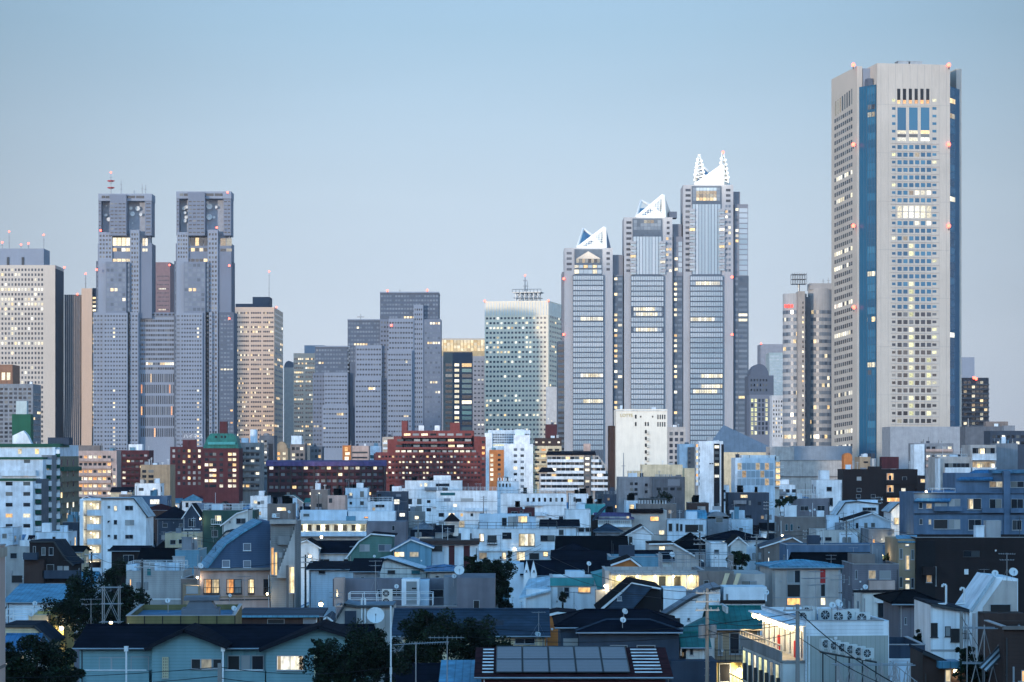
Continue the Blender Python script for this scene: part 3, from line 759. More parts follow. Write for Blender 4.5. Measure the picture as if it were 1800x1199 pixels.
# lattice masts on the tallest
for px, pt, base in ((1229, 272, 318), (1271, 268, 322)):
    yo = 16; x = b.X(px, yo); z0, z1 = b.Z(base, yo), b.Z(pt, yo); hh = z1 - z0
    mb = MB(); 
    lv = 7
    for i in range(lv):
        f0, f1 = i / lv, (i + 1) / lv; r0, r1 = 3.4 * (1 - f0) + .5, 3.4 * (1 - f1) + .5
        for sx, sy in ((1, 1), (1, -1), (-1, -1), (-1, 1)):
            mb.tube((sx * r0, sy * r0, hh * f0), (sx * r1, sy * r1, hh * f1), .42, 4)
            mb.tube((sx * r0, sy * r0, hh * f0), (sy * r1, -sx * r1, hh * f1), .25, 4)
        mb.box(-r1 - .6, r1 + .6, -r1 - .6, r1 + .6, hh * f1 - .3, hh * f1 + .2)
        if i < 5: mb.tube((r1, -r1 - 1.3, hh * f1 + .6), (r1, -r1 - .5, hh * f1 + .6), 1.1, 8, 0, .5); mb.tube((-r1, -r1 - 1.3, hh * f1 + 1.6), (-r1, -r1 - .5, hh * f1 + 1.6), 1.2, 8, 0, .5)
    b.part(mb, 'lattice_mast', pyr_w, loc=(x, yo, z0))
    ld = bpy.data.lights.new('floodlight', 'SPOT'); ld.energy = 3500; ld.color = (1, .95, .85); ld.spot_size = R(100); ld.shadow_soft_size = 1
    lo = bpy.data.objects.new('floodlight', ld); col.objects.link(lo); lo.parent = b.root; lo.location = (x, yo - 16, z0 + 2); lo.rotation_euler = (R(110), 0, 0)
b.beacon(1271, 267, 15); b.beacon(1287, 487, -1); b.beacon(991, 490, -1); b.beacon(991, 588, -1); b.beacon(1287, 588, -1)
b.finish()

# 14 buildings between
b = tower('domed_building', 'dark blue grey building with arched dome roof, in a gap of the skyline', 1316, 1360, 660, 1750, conc_d, dep=30, cat='office tower')
xa, xb = b.X(1319), b.X(1352)
b.part(MB().prism_y([(xa + (xb - xa) * (.5 - .5 * math.cos(math.pi * i / 10)), b.h + 8 * math.sin(math.pi * i / 10)) for i in range(11)][::-1], 2, 24), 'arched_roof', conc_d)
b.grid('F', 1318, 1350, 664, 690, 6, 3, .5, .5, 'd'); b.finish()
b = tower('office_building', 'grey office block with greenish lit window columns, in a gap of the skyline', 1318, 1358, 694, 1640, conc_m, dep=20, cat='office tower')
b.grid('F', 1319, 1357, 700, 765, 6, 8, .6, .7, 'w', lambda i, j: 'y' if i in (0, 1, 4) and random.random() < .75 else None); b.finish()
b = tower('office_tower', 'tall plain grey tower far beyond the gap', 1337, 1376, 605, 3000, surf('mauve_panel', (.24, .25, .29)), dep=40); b.beacon(1338, 604); b.finish()
b = tower('office_tower', 'pale green tinted tower far beyond, beside the round tower', 1352, 1378, 620, 2900, surf('pale_green_panel', (.30, .38, .40), .4), dep=40)
b.grid('F', 1353, 1377, 624, 700, 6, 14, .85, .5, 's'); b.finish()
b = tower('office_building', 'white block dotted with small windows beside the round tower', 1357, 1377, 695, 1560, surf('white_panel', (.55, .58, .62)), dep=15, cat='office tower')
b.grid('F', 1358, 1376, 702, 770, 4, 9, .4, .5, 'd', .1); b.finish()

# 15 round striped tower
b = Bld('round_tower', 'silver tower of two rounded shafts with dark window bands', 'skyscraper', 1376, 1463, 1500, 0, 30, None, 'skyscrapers on the skyline', short='round silver tower')
b.vis(497, 770)
ringm = surf('silver_band', (.37, .37, .38), .7, var=.06)
def shaft(pa, pb, pt, yc):
    xa, xb = b.X(pa, yc), b.X(pb, yc); r = (xb - xa) / 2; xc = (xa + xb) / 2; zt = b.Z(pt, yc)
    n = 28
    ring = lambda rr: [(xc + rr * math.cos(2 * math.pi * i / n), yc + rr * math.sin(2 * math.pi * i / n)) for i in range(n)]
    b.part(MB().prism_z(ring(r), 0, zt), 'shaft', ringm)
    rows = int(zt / 4.3); mbd = {k: MB() for k in 'dpl'}
    for j in range(rows):
        z = zt - 12 - j * 4.3 - (3 if pt < 510 else 0)
        if z < 4: break
        for i in range(n):
            a0, a1 = 2 * math.pi * i / n, 2 * math.pi * (i + 1) / n
            if math.sin((a0 + a1) / 2) > .2: continue
            k = 'l' if random.random() < (.07 if 3.7 < (a0 + a1) / 2 < 5.3 else .01) or (j in (17, 34, 50) and math.cos(a0) < .4 and random.random() < .6) else ('p' if j < 28 else 'd')
            rr = r + .12
            mbd[k].poly([(xc + rr * math.cos(a0), yc + rr * math.sin(a0), z), (xc + rr * math.cos(a1), yc + rr * math.sin(a1), z), (xc + rr * math.cos(a1), yc + rr * math.sin(a1), z + 2.1), (xc + rr * math.cos(a0), yc + rr * math.sin(a0), z + 2.1)])
    for k, m in mbd.items(): m.build('window_grid', K[k], b.root, kind='stuff')
shaft(1376, 1418, 517, 8); shaft(1420, 1464, 508, 9)
b.box('roof_drum', 1423, 1462, 498, 509, 3, 15, ringm); b.box('link_block', 1398, 1440, 522, None, 5, 22, surf('link_panel', (.25, .25, .27)))
for j in range(29): b.pwin(1410, 530 + j * 8.6, 1413, 534 + j * 8.6, 'l' if random.random() < .55 else 'd', yo=-6.5)
b.box('stair_fin', 1403, 1415, 512, None, -6.5, 6, surf('grey_beige', (.36, .33, .31)))
lm = MB(); x = b.X(1404, 2); z0, z1 = b.Z(517, 2), b.Z(500, 2); lm.tube((0, 0, 0), (0, 0, z1 - z0), .6, 8)
for k in range(3): lm.box(-4.2, 4.2, -4.2, 4.2, z1 - z0 + k * 2.8, z1 - z0 + k * 2.8 + .3)
for i in range(7):
    for sy in (-4.2, 4.2): lm.tube((-4.2 + 1.4 * i, sy, z1 - z0), (-4.2 + 1.4 * i, sy, z1 - z0 + 6.5), .16, 4)
b.part(lm, 'antenna_cage', metal, loc=(x, 2, z0))
b.mast(1447, 490, 498, 8, .3, red=False); b.mast(1456, 488, 498, 9, .3, red=False)
sg = MB()
for i in range(3): sg.box(i * 1.9, i * 1.9 + 1.3, -.3, 0, 0, 2.0)
b.part(sg, 'red_sign', glow('red_sign_letters', (1, .06, .04), 1.6), loc=(b.X(1378, 4), 1.5, b.Z(541, 1)))
b.finish()

# 16 the tallest tower: stone slab faces, blue glass corners
b = Bld('stone_tower', 'tallest tower, pale stone faces with blue glass corners', 'skyscraper', 1542, 1670, 1400, 9, 40, None, 'skyscrapers on the skyline', short='tallest stone tower with blue glass corners')
b.vis(110, 800)
stone = surf('pale_stone_panel', (.46, .425, .38), .7, var=.09, scale=.04, streak=.08)
b.h = b.Z(111); w = b.w
cz = b.Z(148)                       # tops of the glass corners
k = 9.5
fp = MB(); fp.box(0, w, 0, 44, 0, b.h); b.part(fp, 'front_slab', stone)
# left stone face stands back, its front edge at px 1507, back edge at px 1461
xl = b.X(1506.5, 12.5)
def Lx(px):   # y along the left face plane x = xl
    kk = (px - CX) / F; X0 = b.x0 + xl * b.c; Y0 = b.D + xl * b.s
    return (X0 - kk * Y0) / (b.s + kk * b.c)
yl0, yl1 = Lx(1506.5), Lx(1461.5)
lf = MB(); lf.box(xl, xl + 3, yl0, yl1, 0, b.h); lf.box(xl + 3, 2, yl0 + 2, yl1 - 2, 0, b.h - 18); b.part(lf, 'side_slab', stone)
xr = w + (0 - xl) + 3.2
rf = MB(); rf.box(xr - 3, xr, yl0, yl1, 0, b.h); rf.box(w - 2, xr - 3, yl0 + 2, yl1 - 2, 0, b.h - 18); b.part(rf, 'side_slab', stone)
blue = surf('blue_curtain_wall', (.007, .085, .165), .3, var=.12, scale=.05, streak=0, spec=.22)
lc = MB(); lc.extr([(xl + 1.2, yl0 - .1, 0), (-.2, 1.2, 0), (-.2, 12, 0), (xl + 1.2, yl0 + 8, 0)], [(xl + 1.2, yl0 - .1, cz), (-.2, 1.2, cz), (-.2, 12, cz), (xl + 1.2, yl0 + 8, cz)]); b.part(lc, 'glass_corner', blue)
rc = MB(); rc.extr([(w + .2, 1.2, 0), (xr - 1.2, yl0 - .1, 0), (xr - 1.2, yl0 + 8, 0), (w + .2, 12, 0)], [(w + .2, 1.2, cz), (xr - 1.2, yl0 - .1, cz), (xr - 1.2, yl0 + 8, cz), (w + .2, 12, cz)]); b.part(rc, 'glass_corner', blue)
# glass corner panes: strips per storey
p0, p1 = Vector((xl + 1.4, yl0 - .1, 0)), Vector((-.3, 1.2, 0)); nd = (p1 - p0); ln = nd.length; nd.normalize(); ang = math.atan2(nd.y, nd.x)
q0, q1 = Vector((w + .3, 1.2, 0)), Vector((xr - 1.4, yl0 - .1, 0)); nd2 = (q1 - q0); ln2 = nd2.length; nd2.normalize(); ang2 = math.atan2(nd2.y, nd2.x)
rows = int(cz / 4.16)
for pp, dd, ll, aa, litrows in ((p0, nd, ln, ang, {2: 'w', 3: 'm', 24: 'b', 30: 'l', 36: 'b', 37: 'w', 48: 'w', 54: 'b'}), (q0, nd2, ln2, ang2, {1: 'l', 3: 'm', 14: 'b', 32: 'b', 46: 'b', 50: 'b'})):
    for j in range(rows):
        z = cz - 1.0 - (j + 1) * 4.16
        if z < 1: break
        kd = litrows.get(j, 'g')
        n = 1
        for i in range(4 if kd != 'g' else 2):
            nn = 4 if kd != 'g' else 2; wd = (ll - .8) / nn
            o = link('corner_pane', window_mesh(round(wd - (.25 if nn > 2 else .06), 2), 3.7 if kd == 'g' else 2.6, kd if (kd == 'g' or random.random() < .85) else 'g', False, frame_m), b.root, pp + dd * (.4 + i * wd) + Vector((0, 0, z + .3)), aa)
lx = MB()
for i in range(6):
    c = p0 + nd * (ln * (i + .5) / 6); lx.box(c.x - .06, c.x + .06, c.y - .3, c.y + .05, 1, cz - .5)
b.part(lx, 'corner_mullion', conc_d)
# roof plant inside the corner recess and cooling units on top
b.part(MB().box(xl + 4, -.5, 6, 11, cz, cz + 4), 'roof_plant', conc_d)
b.part(MB().box(xl + 3.4, 0, 13, 40, cz - 18, b.h - 1), 'recess_wall', conc)
for pa, pb in ((1579, 1597), (1600, 1621)):
    x0, x1 = b.X(pa, 12), b.X(pb, 12); mb = MB(); zz = b.h
    mb.box(x0, x1, 12, 18, zz + .6, zz + 3.2)
    for i in range(5): xx = x0 + (x1 - x0) * i / 4; mb.tube((xx, 12, zz), (xx, 12, zz + .7), .15, 4)
    mb.box(x0 - .2, x1 + .2, 11.8, 18.2, zz + 3.2, zz + 3.5)
    b.part(mb, 'cooling_unit', metal)
# panel joints on the front slab
jt = MB()
for i in range(10):
    x = w * (i + .5) / 10; jt.box(x - .06, x + .06, -.03, .02, 0, b.h - .4)
for j in range(9): jt.box(0.1, w - .1, -.035, .02, b.h * j / 9 - .06 + 4, b.h * j / 9 + .06 + 4)
b.part(jt, 'panel_joint', surf('joint_shadow', (.26, .26, .27)))  # joint strips in a darker grey than the stone
# front windows
for i in range(6): x = 1577 + i * 10.2; b.pwin(x, 156, x + 5.6, 182, 'k'); b.pwin(x + .3, 176, x + 5.3, 182, 'o', yo=-.08)
b.box('window_sill_band', 1565, 1650, 186, 187, -.35, 0, stone)
for i in range(3): x = 1577.5 + i * 20.5; b.pwin(x, 189, x + 15, 229, 'g'); b.pwin(x, 229.4, x + 15, 235, 'l'); b.pwin(x, 236, x + 15, 241, 'd'); b.pwin(x, 242, x + 15, 248, 'b')
def sw(y, k1='g', k2='g'):
    b.pwin(1568, y + 1, 1574, y + 5.6, k1); b.pwin(1639, y + 1, 1646, y + 5.6, k2)
for j in range(5): sw(187.5 + j * 13.3)
sw(173, 'y', 'y')
for j in range(37):
    y = 255 + j * 13.37
    dk = 'g' if j < 22 else ('d' if j > 26 else 'w')
    if 7.5 < j < 9.5: sw(y); continue
    sw(y, dk if random.random() < .9 else 'y', dk if random.random() < .85 else 'y')
    for i in range(6):
        x = 1577.6 + i * 10.3; k_ = dk
        if j == 6 and i > 2: k_ = 'b'
        elif j == 10 and i in (3, 5): k_ = 'b'
        elif j > 12 and i == 2 and random.random() < .55: k_ = 'y'
        elif j > 26 and i in (2, 5) and random.random() < .6: k_ = 'y'
        elif random.random() < .03: k_ = 'm'
        b.pwin(x, y, x + 7.4, y + 7.2, k_)
for i in range(6): x = 1577.6 + i * 10.3; b.pwin(x, 362, x + 7.6, 383, 'b')
sb = MB()
for j in range(38):
    z = b.Z(251.3 + j * 13.37); sb.box(b.X(1566), b.X(1650), -.3, .02, z - .2, z + .2)
b.part(sb, 'sill_course', surf('stone_shade', (.36, .35, .345)))
# left face windows (plane x = xl)
def lw(px0, px1, z0, z1, kd):
    y0, y1 = Lx(px0), Lx(px1); a, c = min(y0, y1), max(y0, y1)
    link('window', window_mesh(round(c - a, 2), round(z1 - z0, 2), kd, False, frame_m), b.root, (xl, c, z0), R(-90))
zl = lambda py: H + (HY - py) * (b.D + 20) / F
rest = {}
for j in range(46):
    y = 196 + j * 13.37
    lr = random.random() < .2
    for i in range(9):
        px = 1467 + i * 3.6
        kd = ('b' if random.random() < .6 else 'w') if lr else ('d' if j > 15 else 'w')
        rest.setdefault(kd, MB()); y0, y1 = Lx(px), Lx(px + 2.5)
        sl = (px - 1461) * -.12
        rest[kd].box(xl - .08, xl + .05, min(y0, y1), max(y0, y1), zl(y + 7 + sl), zl(y + sl))
for kd, m in rest.items(): m.build('window_grid', K[kd], b.root, kind='stuff')
for i in range(8):
    px = 1468 + i * 4; lw(px, px + 2.2, zl(190 - i), zl(164 - i * 1.2), 'm' if i < 3 else 'd')
for px, py, yo in ((1500, 114, 12), (1668, 114, -.5), (1668, 254, -.5), (1500, 254, 12), (1668, 397, -.5), (1500, 397, 12), (1501, 540, 12)): b.beacon(px, py, yo, 1.1)
b.finish()
b = tower('podium_block', 'plain grey podium block at the foot of the tallest tower', 1565, 1690, 750, 1340, surf('podium_panel', (.26, .29, .33), .6), dep=30, cat='building'); b.finish()
b = tower('office_tower', 'plain grey tower top just past the tallest tower', 1690, 1713, 628, 1900, conc, dep=20, cat='office tower'); b.finish()
b = tower('apartment_tower', 'dark balcony tower with red lit top past the tallest tower', 1692, 1738, 664, 1600, surf('dark_tower_wall', (.07, .065, .075)), dep=20, cat='apartment tower')
for j in range(11):
    y = 670 + j * 8
    b.box('balcony', 1690.5, 1739, y + 5, y + 7.6, -1.6, 0, surf('dark_balcony', (.12, .11, .12)))
    for i in range(6):
        if random.random() < .6: b.pwin(1694 + i * 7.2, y, 1699.5 + i * 7.2, y + 4.6, random.choice('mlddddd'))
b.beacon(1712, 664); b.beacon(1716, 666); b.finish()
# ---------------------------------------------------------------- mid-rise blocks
def DH(pt, hh): return (H - hh) * F / (pt - HY)      # distance at which a roof hh metres high shows at photo row pt
def mid(name, label, pl, pr, pt, D, wl, rz=0, dep=14, ps=None, cat='apartment block', pb=None, roof='deckwhite', par=True, short=None, group='mid-rise blocks beyond the houses'):
    b = Bld(name, label, cat, pl, pr, D, rz, dep, ps, group, short)
    b.h = b.Z(pt); m = wall(wl) if isinstance(wl, str) else wl; b.mat = m
    b.part(MB().box(0, b.w, 0, b.d, 0, b.h), 'wall', m)
    if par: parapet(b, b.h, roof, m)
    b.vis(pt - 6, pb or pt + 60)
    if par: rooftop(b)
    return b
def rooftop(b, y0=7.0):
    """what collects on a flat roof: plant boxes, pipes, ladders, thin masts"""
    rr = random.Random(int(b.px[0] * 13 + b.px[1] * 7)); w = b.w
    if w < 3: return
    for k in range(rr.randint(1, 3) + int(w > 20) * 2):
        u = rr.uniform(.4, w - 2.2); s_ = rr.uniform(.7, 2.0); hh = rr.uniform(.7, 2.1); y = rr.uniform(1.2, min(b.d - 2, 7))
        mb = MB().box(u, u + s_, y, y + rr.uniform(.7, 1.8), b.h - .4, b.h + hh)
        if rr.random() < .5: mb.box(u - .1, u + s_ + .1, y - .1, y + 1.0, b.h + hh, b.h + hh + .08)
        b.part(mb, rr.choice(('roof_box', 'plant_box', 'roof_hatch')), rr.choice((wall('white'), wall('coolwhite'), wall('grey'), metal, wall('slate'), wall('paleblue'))))
    mb = MB()
    for k in range(rr.randint(1, 4)):
        u = rr.uniform(.3, w - .3); y = rr.uniform(.6, 6); hh = rr.uniform(1.0, 3.2); mb.tube((u, y, b.h - .4), (u, y, b.h + hh), .035 if b.D < 700 else .07, 5)
        if rr.random() < .5: mb.tube((u - .5, y, b.h + hh * .9), (u + .5, y, b.h + hh * .9), .02 if b.D < 700 else .05, 4); mb.tube((u - .35, y, b.h + hh * .75), (u + .35, y, b.h + hh * .75), .02 if b.D < 700 else .05, 4)
    b.part(mb, 'roof_mast', rr.choice((metal, darkmetal, whitemetal)))
def parapet(b, z, roof, m, hgt=.6, x0=0, x1=None, y0=0, y1=None):
    x1 = b.w if x1 is None else x1; y1 = b.d if y1 is None else y1
    b.part(MB().box(x0 + .22, x1 - .22, y0 + .22, y1 - .22, z - .3, z + .02), 'flat_roof', roofm(roof))
    mb = MB(); t = .2
    mb.box(x0, x1, y0, y0 + t, z, z + hgt); mb.box(x0, x1, y1 - t, y1, z, z + hgt); mb.box(x0, x0 + t, y0 + t, y1 - t, z, z + hgt); mb.box(x1 - t, x1, y0 + t, y1 - t, z, z + hgt)
    b.part(mb, 'parapet', m)
def balc(b, px0, px1, pz, ph=6, yo=0.0, dep=1.3, mat=None, kind='solid', face='F'):
    """balcony whose parapet spans photo rows pz (top) to pz+ph (floor)"""
    u0, u1, z0, z1 = b.rect(face, px0, pz, px1, pz + ph, yo if face == 'F' else 0)
    ubalc(b, u0, u1, z0, z1, dep, mat or whitemetal, kind, face, -yo if face == 'F' else 0)
def ubalc(b, u0, u1, z0, z1, dep=1.3, mat=None, kind='solid', face='F', o=0.0):
    mat = mat or whitemetal
    mb = MB(); b.fbox(mb, face, u0, u1, z0 - .12, z0, o, o + dep)
    if kind == 'solid':
        b.fbox(mb, face, u0, u1, z0, z1, o + dep - .12, o + dep); b.fbox(mb, face, u0, u0 + .12, z0, z1, o, o + dep - .12); b.fbox(mb, face, u1 - .12, u1, z0, z1, o, o + dep - .12)
    else:
        b.fbox(mb, face, u0, u1, z1 - .06, z1, o + dep - .06, o + dep)
        n = max(2, int((u1 - u0) / .35))
        for i in range(n + 1):
            u = u0 + (u1 - u0 - .04) * i / n; b.fbox(mb, face, u, u + .04, z0, z1 - .06, o + dep - .05, o + dep - .01)
        for uu in (u0, u1 - .05): b.fbox(mb, face, uu, uu + .05, z1 - .06, z1, o, o + dep - .06)
    b.part(mb, 'balcony', mat)
def boxroof(b, name, px0, px1, pt, pb, y0=2, y1=6, mat=None): return b.box(name, px0, px1, pt, pb, y0, y1, mat or wall('coolwhite'))
def rail(b, x0, x1, y0, y1, z, h=1.1, mat=None):
    mb = MB(); pts = [(x0, y0), (x1, y0), (x1, y1), (x0, y1), (x0, y0)]
    for (ax, ay), (bx, by) in zip(pts, pts[1:]):
        for hh in (h, h * .5): mb.tube((ax, ay, z + hh), (bx, by, z + hh), .03, 4)
        n = max(1, int(math.hypot(bx - ax, by - ay) / 1.2))
        for i in range(n): f = i / n; mb.tube((ax + (bx - ax) * f, ay + (by - ay) * f, z), (ax + (bx - ax) * f, ay + (by - ay) * f, z + h), .03, 4)
    b.part(mb, 'roof_railing', mat or whitemetal)
def arows(b, px0, px1, rows, ncol, wh, kinds='d', p=.2, lk='lb', yo=0.0, balm=None, bh=0, wf=.66, bdep=1.2, bk='solid'):
    """rows of windows, each row given by the photo row of its top, with a balcony below when bh is set"""
    wpx = (px1 - px0) / ncol
    for y in rows:
        for i in range(ncol):
            k = random.choice(lk) if random.random() < p else random.choice(kinds)
            b.pwin(px0 + (i + .5 - wf / 2) * wpx, y, px0 + (i + .5 + wf / 2) * wpx, y + wh, k, yo=yo)
        if bh: balc(b, px0, px1, y + wh * .72, bh, yo, bdep, balm, bk)
def fr_(a, st, n): return [a + st * i for i in range(n)]
def text(b, body, px, py, hpx, mat, yo=-.15, name='sign_lettering'):
    cu = bpy.data.curves.new(name, 'FONT'); cu.body = body; cu.size = hpx * 1.38 * b.Yw(b.X(px)) / F; cu.extrude = .06
    o = bpy.data.objects.new(name, cu); col.objects.link(o); dg = bpy.context.evaluated_depsgraph_get(); me = bpy.data.meshes.new_from_object(o.evaluated_get(dg)); me.materials.clear(); me.materials.append(mat)
    bpy.data.objects.remove(o); o = link(name, me, b.root)
    o.location = (b.X(px, yo), yo, b.Z(py, yo)); o.rotation_euler = (R(90), 0, 0); return o

# far left: grey office, green hoarding, stepped white and green block
b = mid('office_building', 'grey office block with rows of shaded windows beside the green hoarding', -20, 58, 677, 1300, 'grey', ps=72, cat='office building', pb=770)
arows(b, -18, 56, fr_(682, 7.6, 13), 9, 4.2, 'dw', .02); b.ugrid('R', 1, b.d - 1, b.h - 34, b.h - 3, 4, 10, .7, .4, 'd', .12); b.finish()
b = mid('hoarding_tower', 'dark green rooftop hoarding with a pale frame on top', 21, 54, 728, 900, surf('green_hoarding', (.005, .085, .05), .6), dep=5, cat='hoarding', par=False, pb=780)
b.box('top_frame', 28, 47, 705, 728, 1, 4, surf('pale_frame', (.4, .48, .5))); b.finish()
GB = surf('green_band', (.006, .07, .045), .6)
b = mid('apartment_block', 'big white apartment block stepping down with dark green bands', -14, 105, 786, 700, 'coolwhite', ps=138, pb=900, short='stepped white and green apartment block')
b.box('roof_band', -15, 106, 780, 786, -.4, 14, GB)
arows(b, 20, 80, (789,), 2, 9, 'b', 1, 'l', wf=.22)
ol = surf('olive_tile', (.17, .16, .12))
b.fbox(mb := MB(), 'R', .3, b.d - .2, 0, b.h - 2.5, 0, .12); b.part(mb, 'side_cladding', ol)
for j in range(8):
    z = b.h - 4.6 - j * 2.9
    for i in range(3): b.win('R', 1 + i * b.d / 3.2, 3 + i * b.d / 3.2, z - .6, z + 1.2, 'l' if random.random() < .28 else 'd', .12)
    ubalc(b, .6, b.d - .6, z - 1.9, z - .8, .9, ol if j else GB, 'solid', 'R', .12)
for j in range(9):
    y = 787 + j * 19; balc(b, 96, 106, y + 3, 7, 0, 1.2, wall('white')); balc(b, 96, 106, y + 10, 6, 0, 1.1, GB)
b.box('stair_shaft', 92, 97, 786, None, -1.6, 3, wall('coolwhite'))
def step(pl, pr, pt, yo, balx):
    x0, x1, z0, z1 = b.box('lower_wing', pl, pr, pt, None, yo, yo + 16, wall('coolwhite'))
    b.box('roof_band', pl - .6, pr + .8, pt - .5, pt + 3.5, yo - .3, yo + 16.3, GB)
    return x0, x1
step(-14, 75, 804, -14, 0); step(-14, 57.5, 842, -24, 0)
for j in range(7):
    y = 806 + j * 18.7
    balc(b, 74, 91, y + 2, 8, -8, 1.2, wall('white')); balc(b, 74.2, 90.8, y + 11, 6.4, -7, 1.6, GB)
    if random.random() < .4: b.pwin(78, y - 6, 86, y + 1, 'm', yo=-8)
b.box('balcony_wing', 73, 91.5, 800, None, -8, 4, wall('grey'))
for j in range(5):
    y = 848 + j * 18.7; balc(b, 57.5, 73, y + 2, 8, -20, 1.2, wall('white')); balc(b, 57.7, 72.8, y + 11, 6.4, -19.5, 1.0, GB)
b.box('balcony_wing', 57, 73, 842, None, -19.5, 4, wall('midgrey'))
b.pwin(42, 808, 53, 814, 'd', yo=-14); b.pwin(42, 828, 50, 837, 'o', yo=-14); balc(b, 4, 64, 827, 9, -14, 1.2, wall('coolwhite'))
for j, y in enumerate((847, 865, 884, 903, 921)):
    for x in (10, 41): b.pwin(x, y, x + 12, y + 6.5, ('o' if x < 20 else 'b') if j == 3 else 'd', yo=-24)
b.part(MB().prism_y([(b.X(18), b.Z(781)), (b.X(52), b.Z(781)), (b.X(44), b.Z(765)), (b.X(37), b.Z(757)), (b.X(32), b.Z(759)), (b.X(18), b.Z(766))], 3, 6), 'roof_shed', wall('white'))
b.box('roof_plant_room', 84, 121, 769, 782, 4, 9, wall('slate')); b.finish()

b = mid('apartment_block', 'pinkish apartment block with many warmly lit balconies', 136, 205, 795, 1020, 'pink', ps=None, pb=858, dep=12)
b.box('roof_plant_room', 132, 176, 783, 795, 3, 9, wall('taupe')); b.box('corner_tower', 197, 205.5, 817, None, -1, 6, wall('pink'))
for j, y in enumerate(fr_(801, 12.7, 6)):
    arows(b, 138, 196, (y,), 7, 6.5, 'dd', (.4, .35, .8, .6, .75, .6)[j], 'blo', bh=5, balm=wall('pink'))
    b.pwin(199, y + 22, 203, y + 27, 'd' if random.random() < .6 else 'l', yo=-1)
b.finish()
b = mid('apartment_block', 'dark red brown apartment block between the pink block and the beige annex', 197, 262, 794, 1080, 'maroon', pb=850)
arows(b, 199, 260, fr_(799, 9.8, 6), 8, 5, 'dck', .16, 'lb', bh=3.6, balm=wall('maroon')); boxroof(b, 'water_tank', 226, 250, 781, 794, 3, 7, wall('white')); b.finish()
b = mid('apartment_block', 'small beige block with two columns of windows', 247, 299, 820, 900, 'tan', pb=855, cat='building')
for y in (826, 835, 844): b.pwin(250, y, 257, y + 5, 'd'); b.pwin(261, y, 270, y + 5, 'd')
b.finish()
b = mid('apartment_block', 'maroon brick block carrying white rooftop sign letters', 299, 357, 788, 1020, 'maroon', pb=856)
arows(b, 301, 355, fr_(790, 9.6, 7), 6, 5, 'dcd', .24, 'lb', wf=.5)
b.box('sign_panel', 321, 345, 773, 788, 2, 4, wall('maroon')); b.box('sign_board', 320, 342, 761, 773, 2.2, 3, surf('mauve_panel', (.24, .25, .29)))
text(b, 'ハイネス', 322, 770, 6.4, surf('sign_white', (.8, .8, .8), .6), yo=2.0); b.finish()
b = mid('apartment_block', 'dark maroon block topped by a teal mansard roof', 357, 420, 788, 980, 'maroon', pb=862, par=False)
P = lambda px, py: (b.X(px), b.Z(py))
b.part(MB().prism_y([P(357, 788), P(420, 788), P(415, 768), P(408, 762), P(370, 762), P(363, 772)], -.4, 10), 'mansard_roof', roofm('teal'))
b.box('roof_fin', 386, 399, 741, 763, 2, 5, wall('maroon'))
for x in (378, 388, 394): b.pwin(x, 766, x + 3.5, 770, 'd', yo=-.4)
balc(b, 366, 414, 777, 4, -.4, 1, wall('teal'))
for j, y in enumerate(fr_(796, 9.3, 7)):
    for x in (360, 368, 374, 386, 401, 409): b.pwin(x, y, x + 6, y + 5, random.choice('lb') if random.random() < (.85 if x > 400 else .8 if j in (3, 4) and x in (368, 374) else .15) else 'd')
b.finish()
b = mid('apartment_block', 'grey apartment block with open balconies and a tall roof hut', 421, 458, 781, 1000, 'concrete', pb=860, ps=None)
arows(b, 422, 457, fr_(786, 11, 7), 4, 6, 'ddc', .22, 'bl', bh=4, balm=wall('concrete')); b.box('roof_hut', 440, 451, 755, 781, 3, 7, wall('coolwhite')); boxroof(b, 'water_tank', 424, 436, 770, 781); b.finish()
b = mid('apartment_block', 'narrow grey block with lit corner windows beside the purple roofed block', 456, 482, 768, 1120, 'midgrey', pb=812)
arows(b, 458, 470, fr_(774, 9.5, 7), 2, 5, 'dd', .25, 'b', bh=4, balm=wall('concrete')); b.pwin(472, 780, 480, 812, 'd'); b.finish()
b = mid('apartment_block', 'small brown tower with arched top and lit windows', 484, 506, 788, 1200, 'tan', pb=812, par=False)
b.part(MB().prism_y([(b.w * (.5 + .42 * math.cos(math.pi * i / 8)), b.h + 3.2 * math.sin(math.pi * i / 8)) for i in range(9)], 0, 8), 'arched_top', wall('tan'))
for y in (795, 804): b.pwin(488, y, 492, y + 4.5, 'o'); b.pwin(497, y, 502, y + 4.5, 'b')
b.finish()
b = mid('apartment_block', 'pale narrow block with boxed roof behind the purple roofed block', 510, 536, 783, 1250, 'taupe', pb=812)
b.box('roof_hut', 512, 530, 766, 783, 2, 8, wall('coolwhite')); arows(b, 512, 534, (786, 797, 806), 3, 5, 'd', .3, 'b'); b.finish()
b = mid('apartment_block', 'dark grey low block in front of the stepped tower', 545, 566, 787, 1260, 'midgrey', pb=812); arows(b, 546, 565, (790, 800), 3, 5, 'd', .3, 'l'); b.finish()
b = mid('office_building', 'pinkish office with banded front and orange lit corner', 602, 648, 786, 1230, 'pink', pb=812, cat='office building')
b.box('lit_stair', 602, 617, 783, None, -1, 6, wall('orange')); b.pwin(606, 786, 611, 793, 'o', yo=-1); b.pwin(607, 795, 615, 800, 'b', yo=-1); b.pwin(606, 803, 613, 810, 'l', yo=-1)
b.pwin(619, 794, 646, 797, 'd'); b.pwin(619, 803, 646, 806, 'd'); b.finish()
b = mid('apartment_block', 'small white block wedged before the red brick block', 648, 670, 786, 1310, 'coolwhite', pb=800); b.pwin(650, 800, 664, 806, 't'); b.finish()
b = mid('apartment_block', 'small pale block with lit balcony behind the red brick block', 672, 692, 770, 1400, 'beige', pb=790); arows(b, 673, 691, (774, 783), 2, 5, 'c', .7, 'b', bh=3); b.finish()

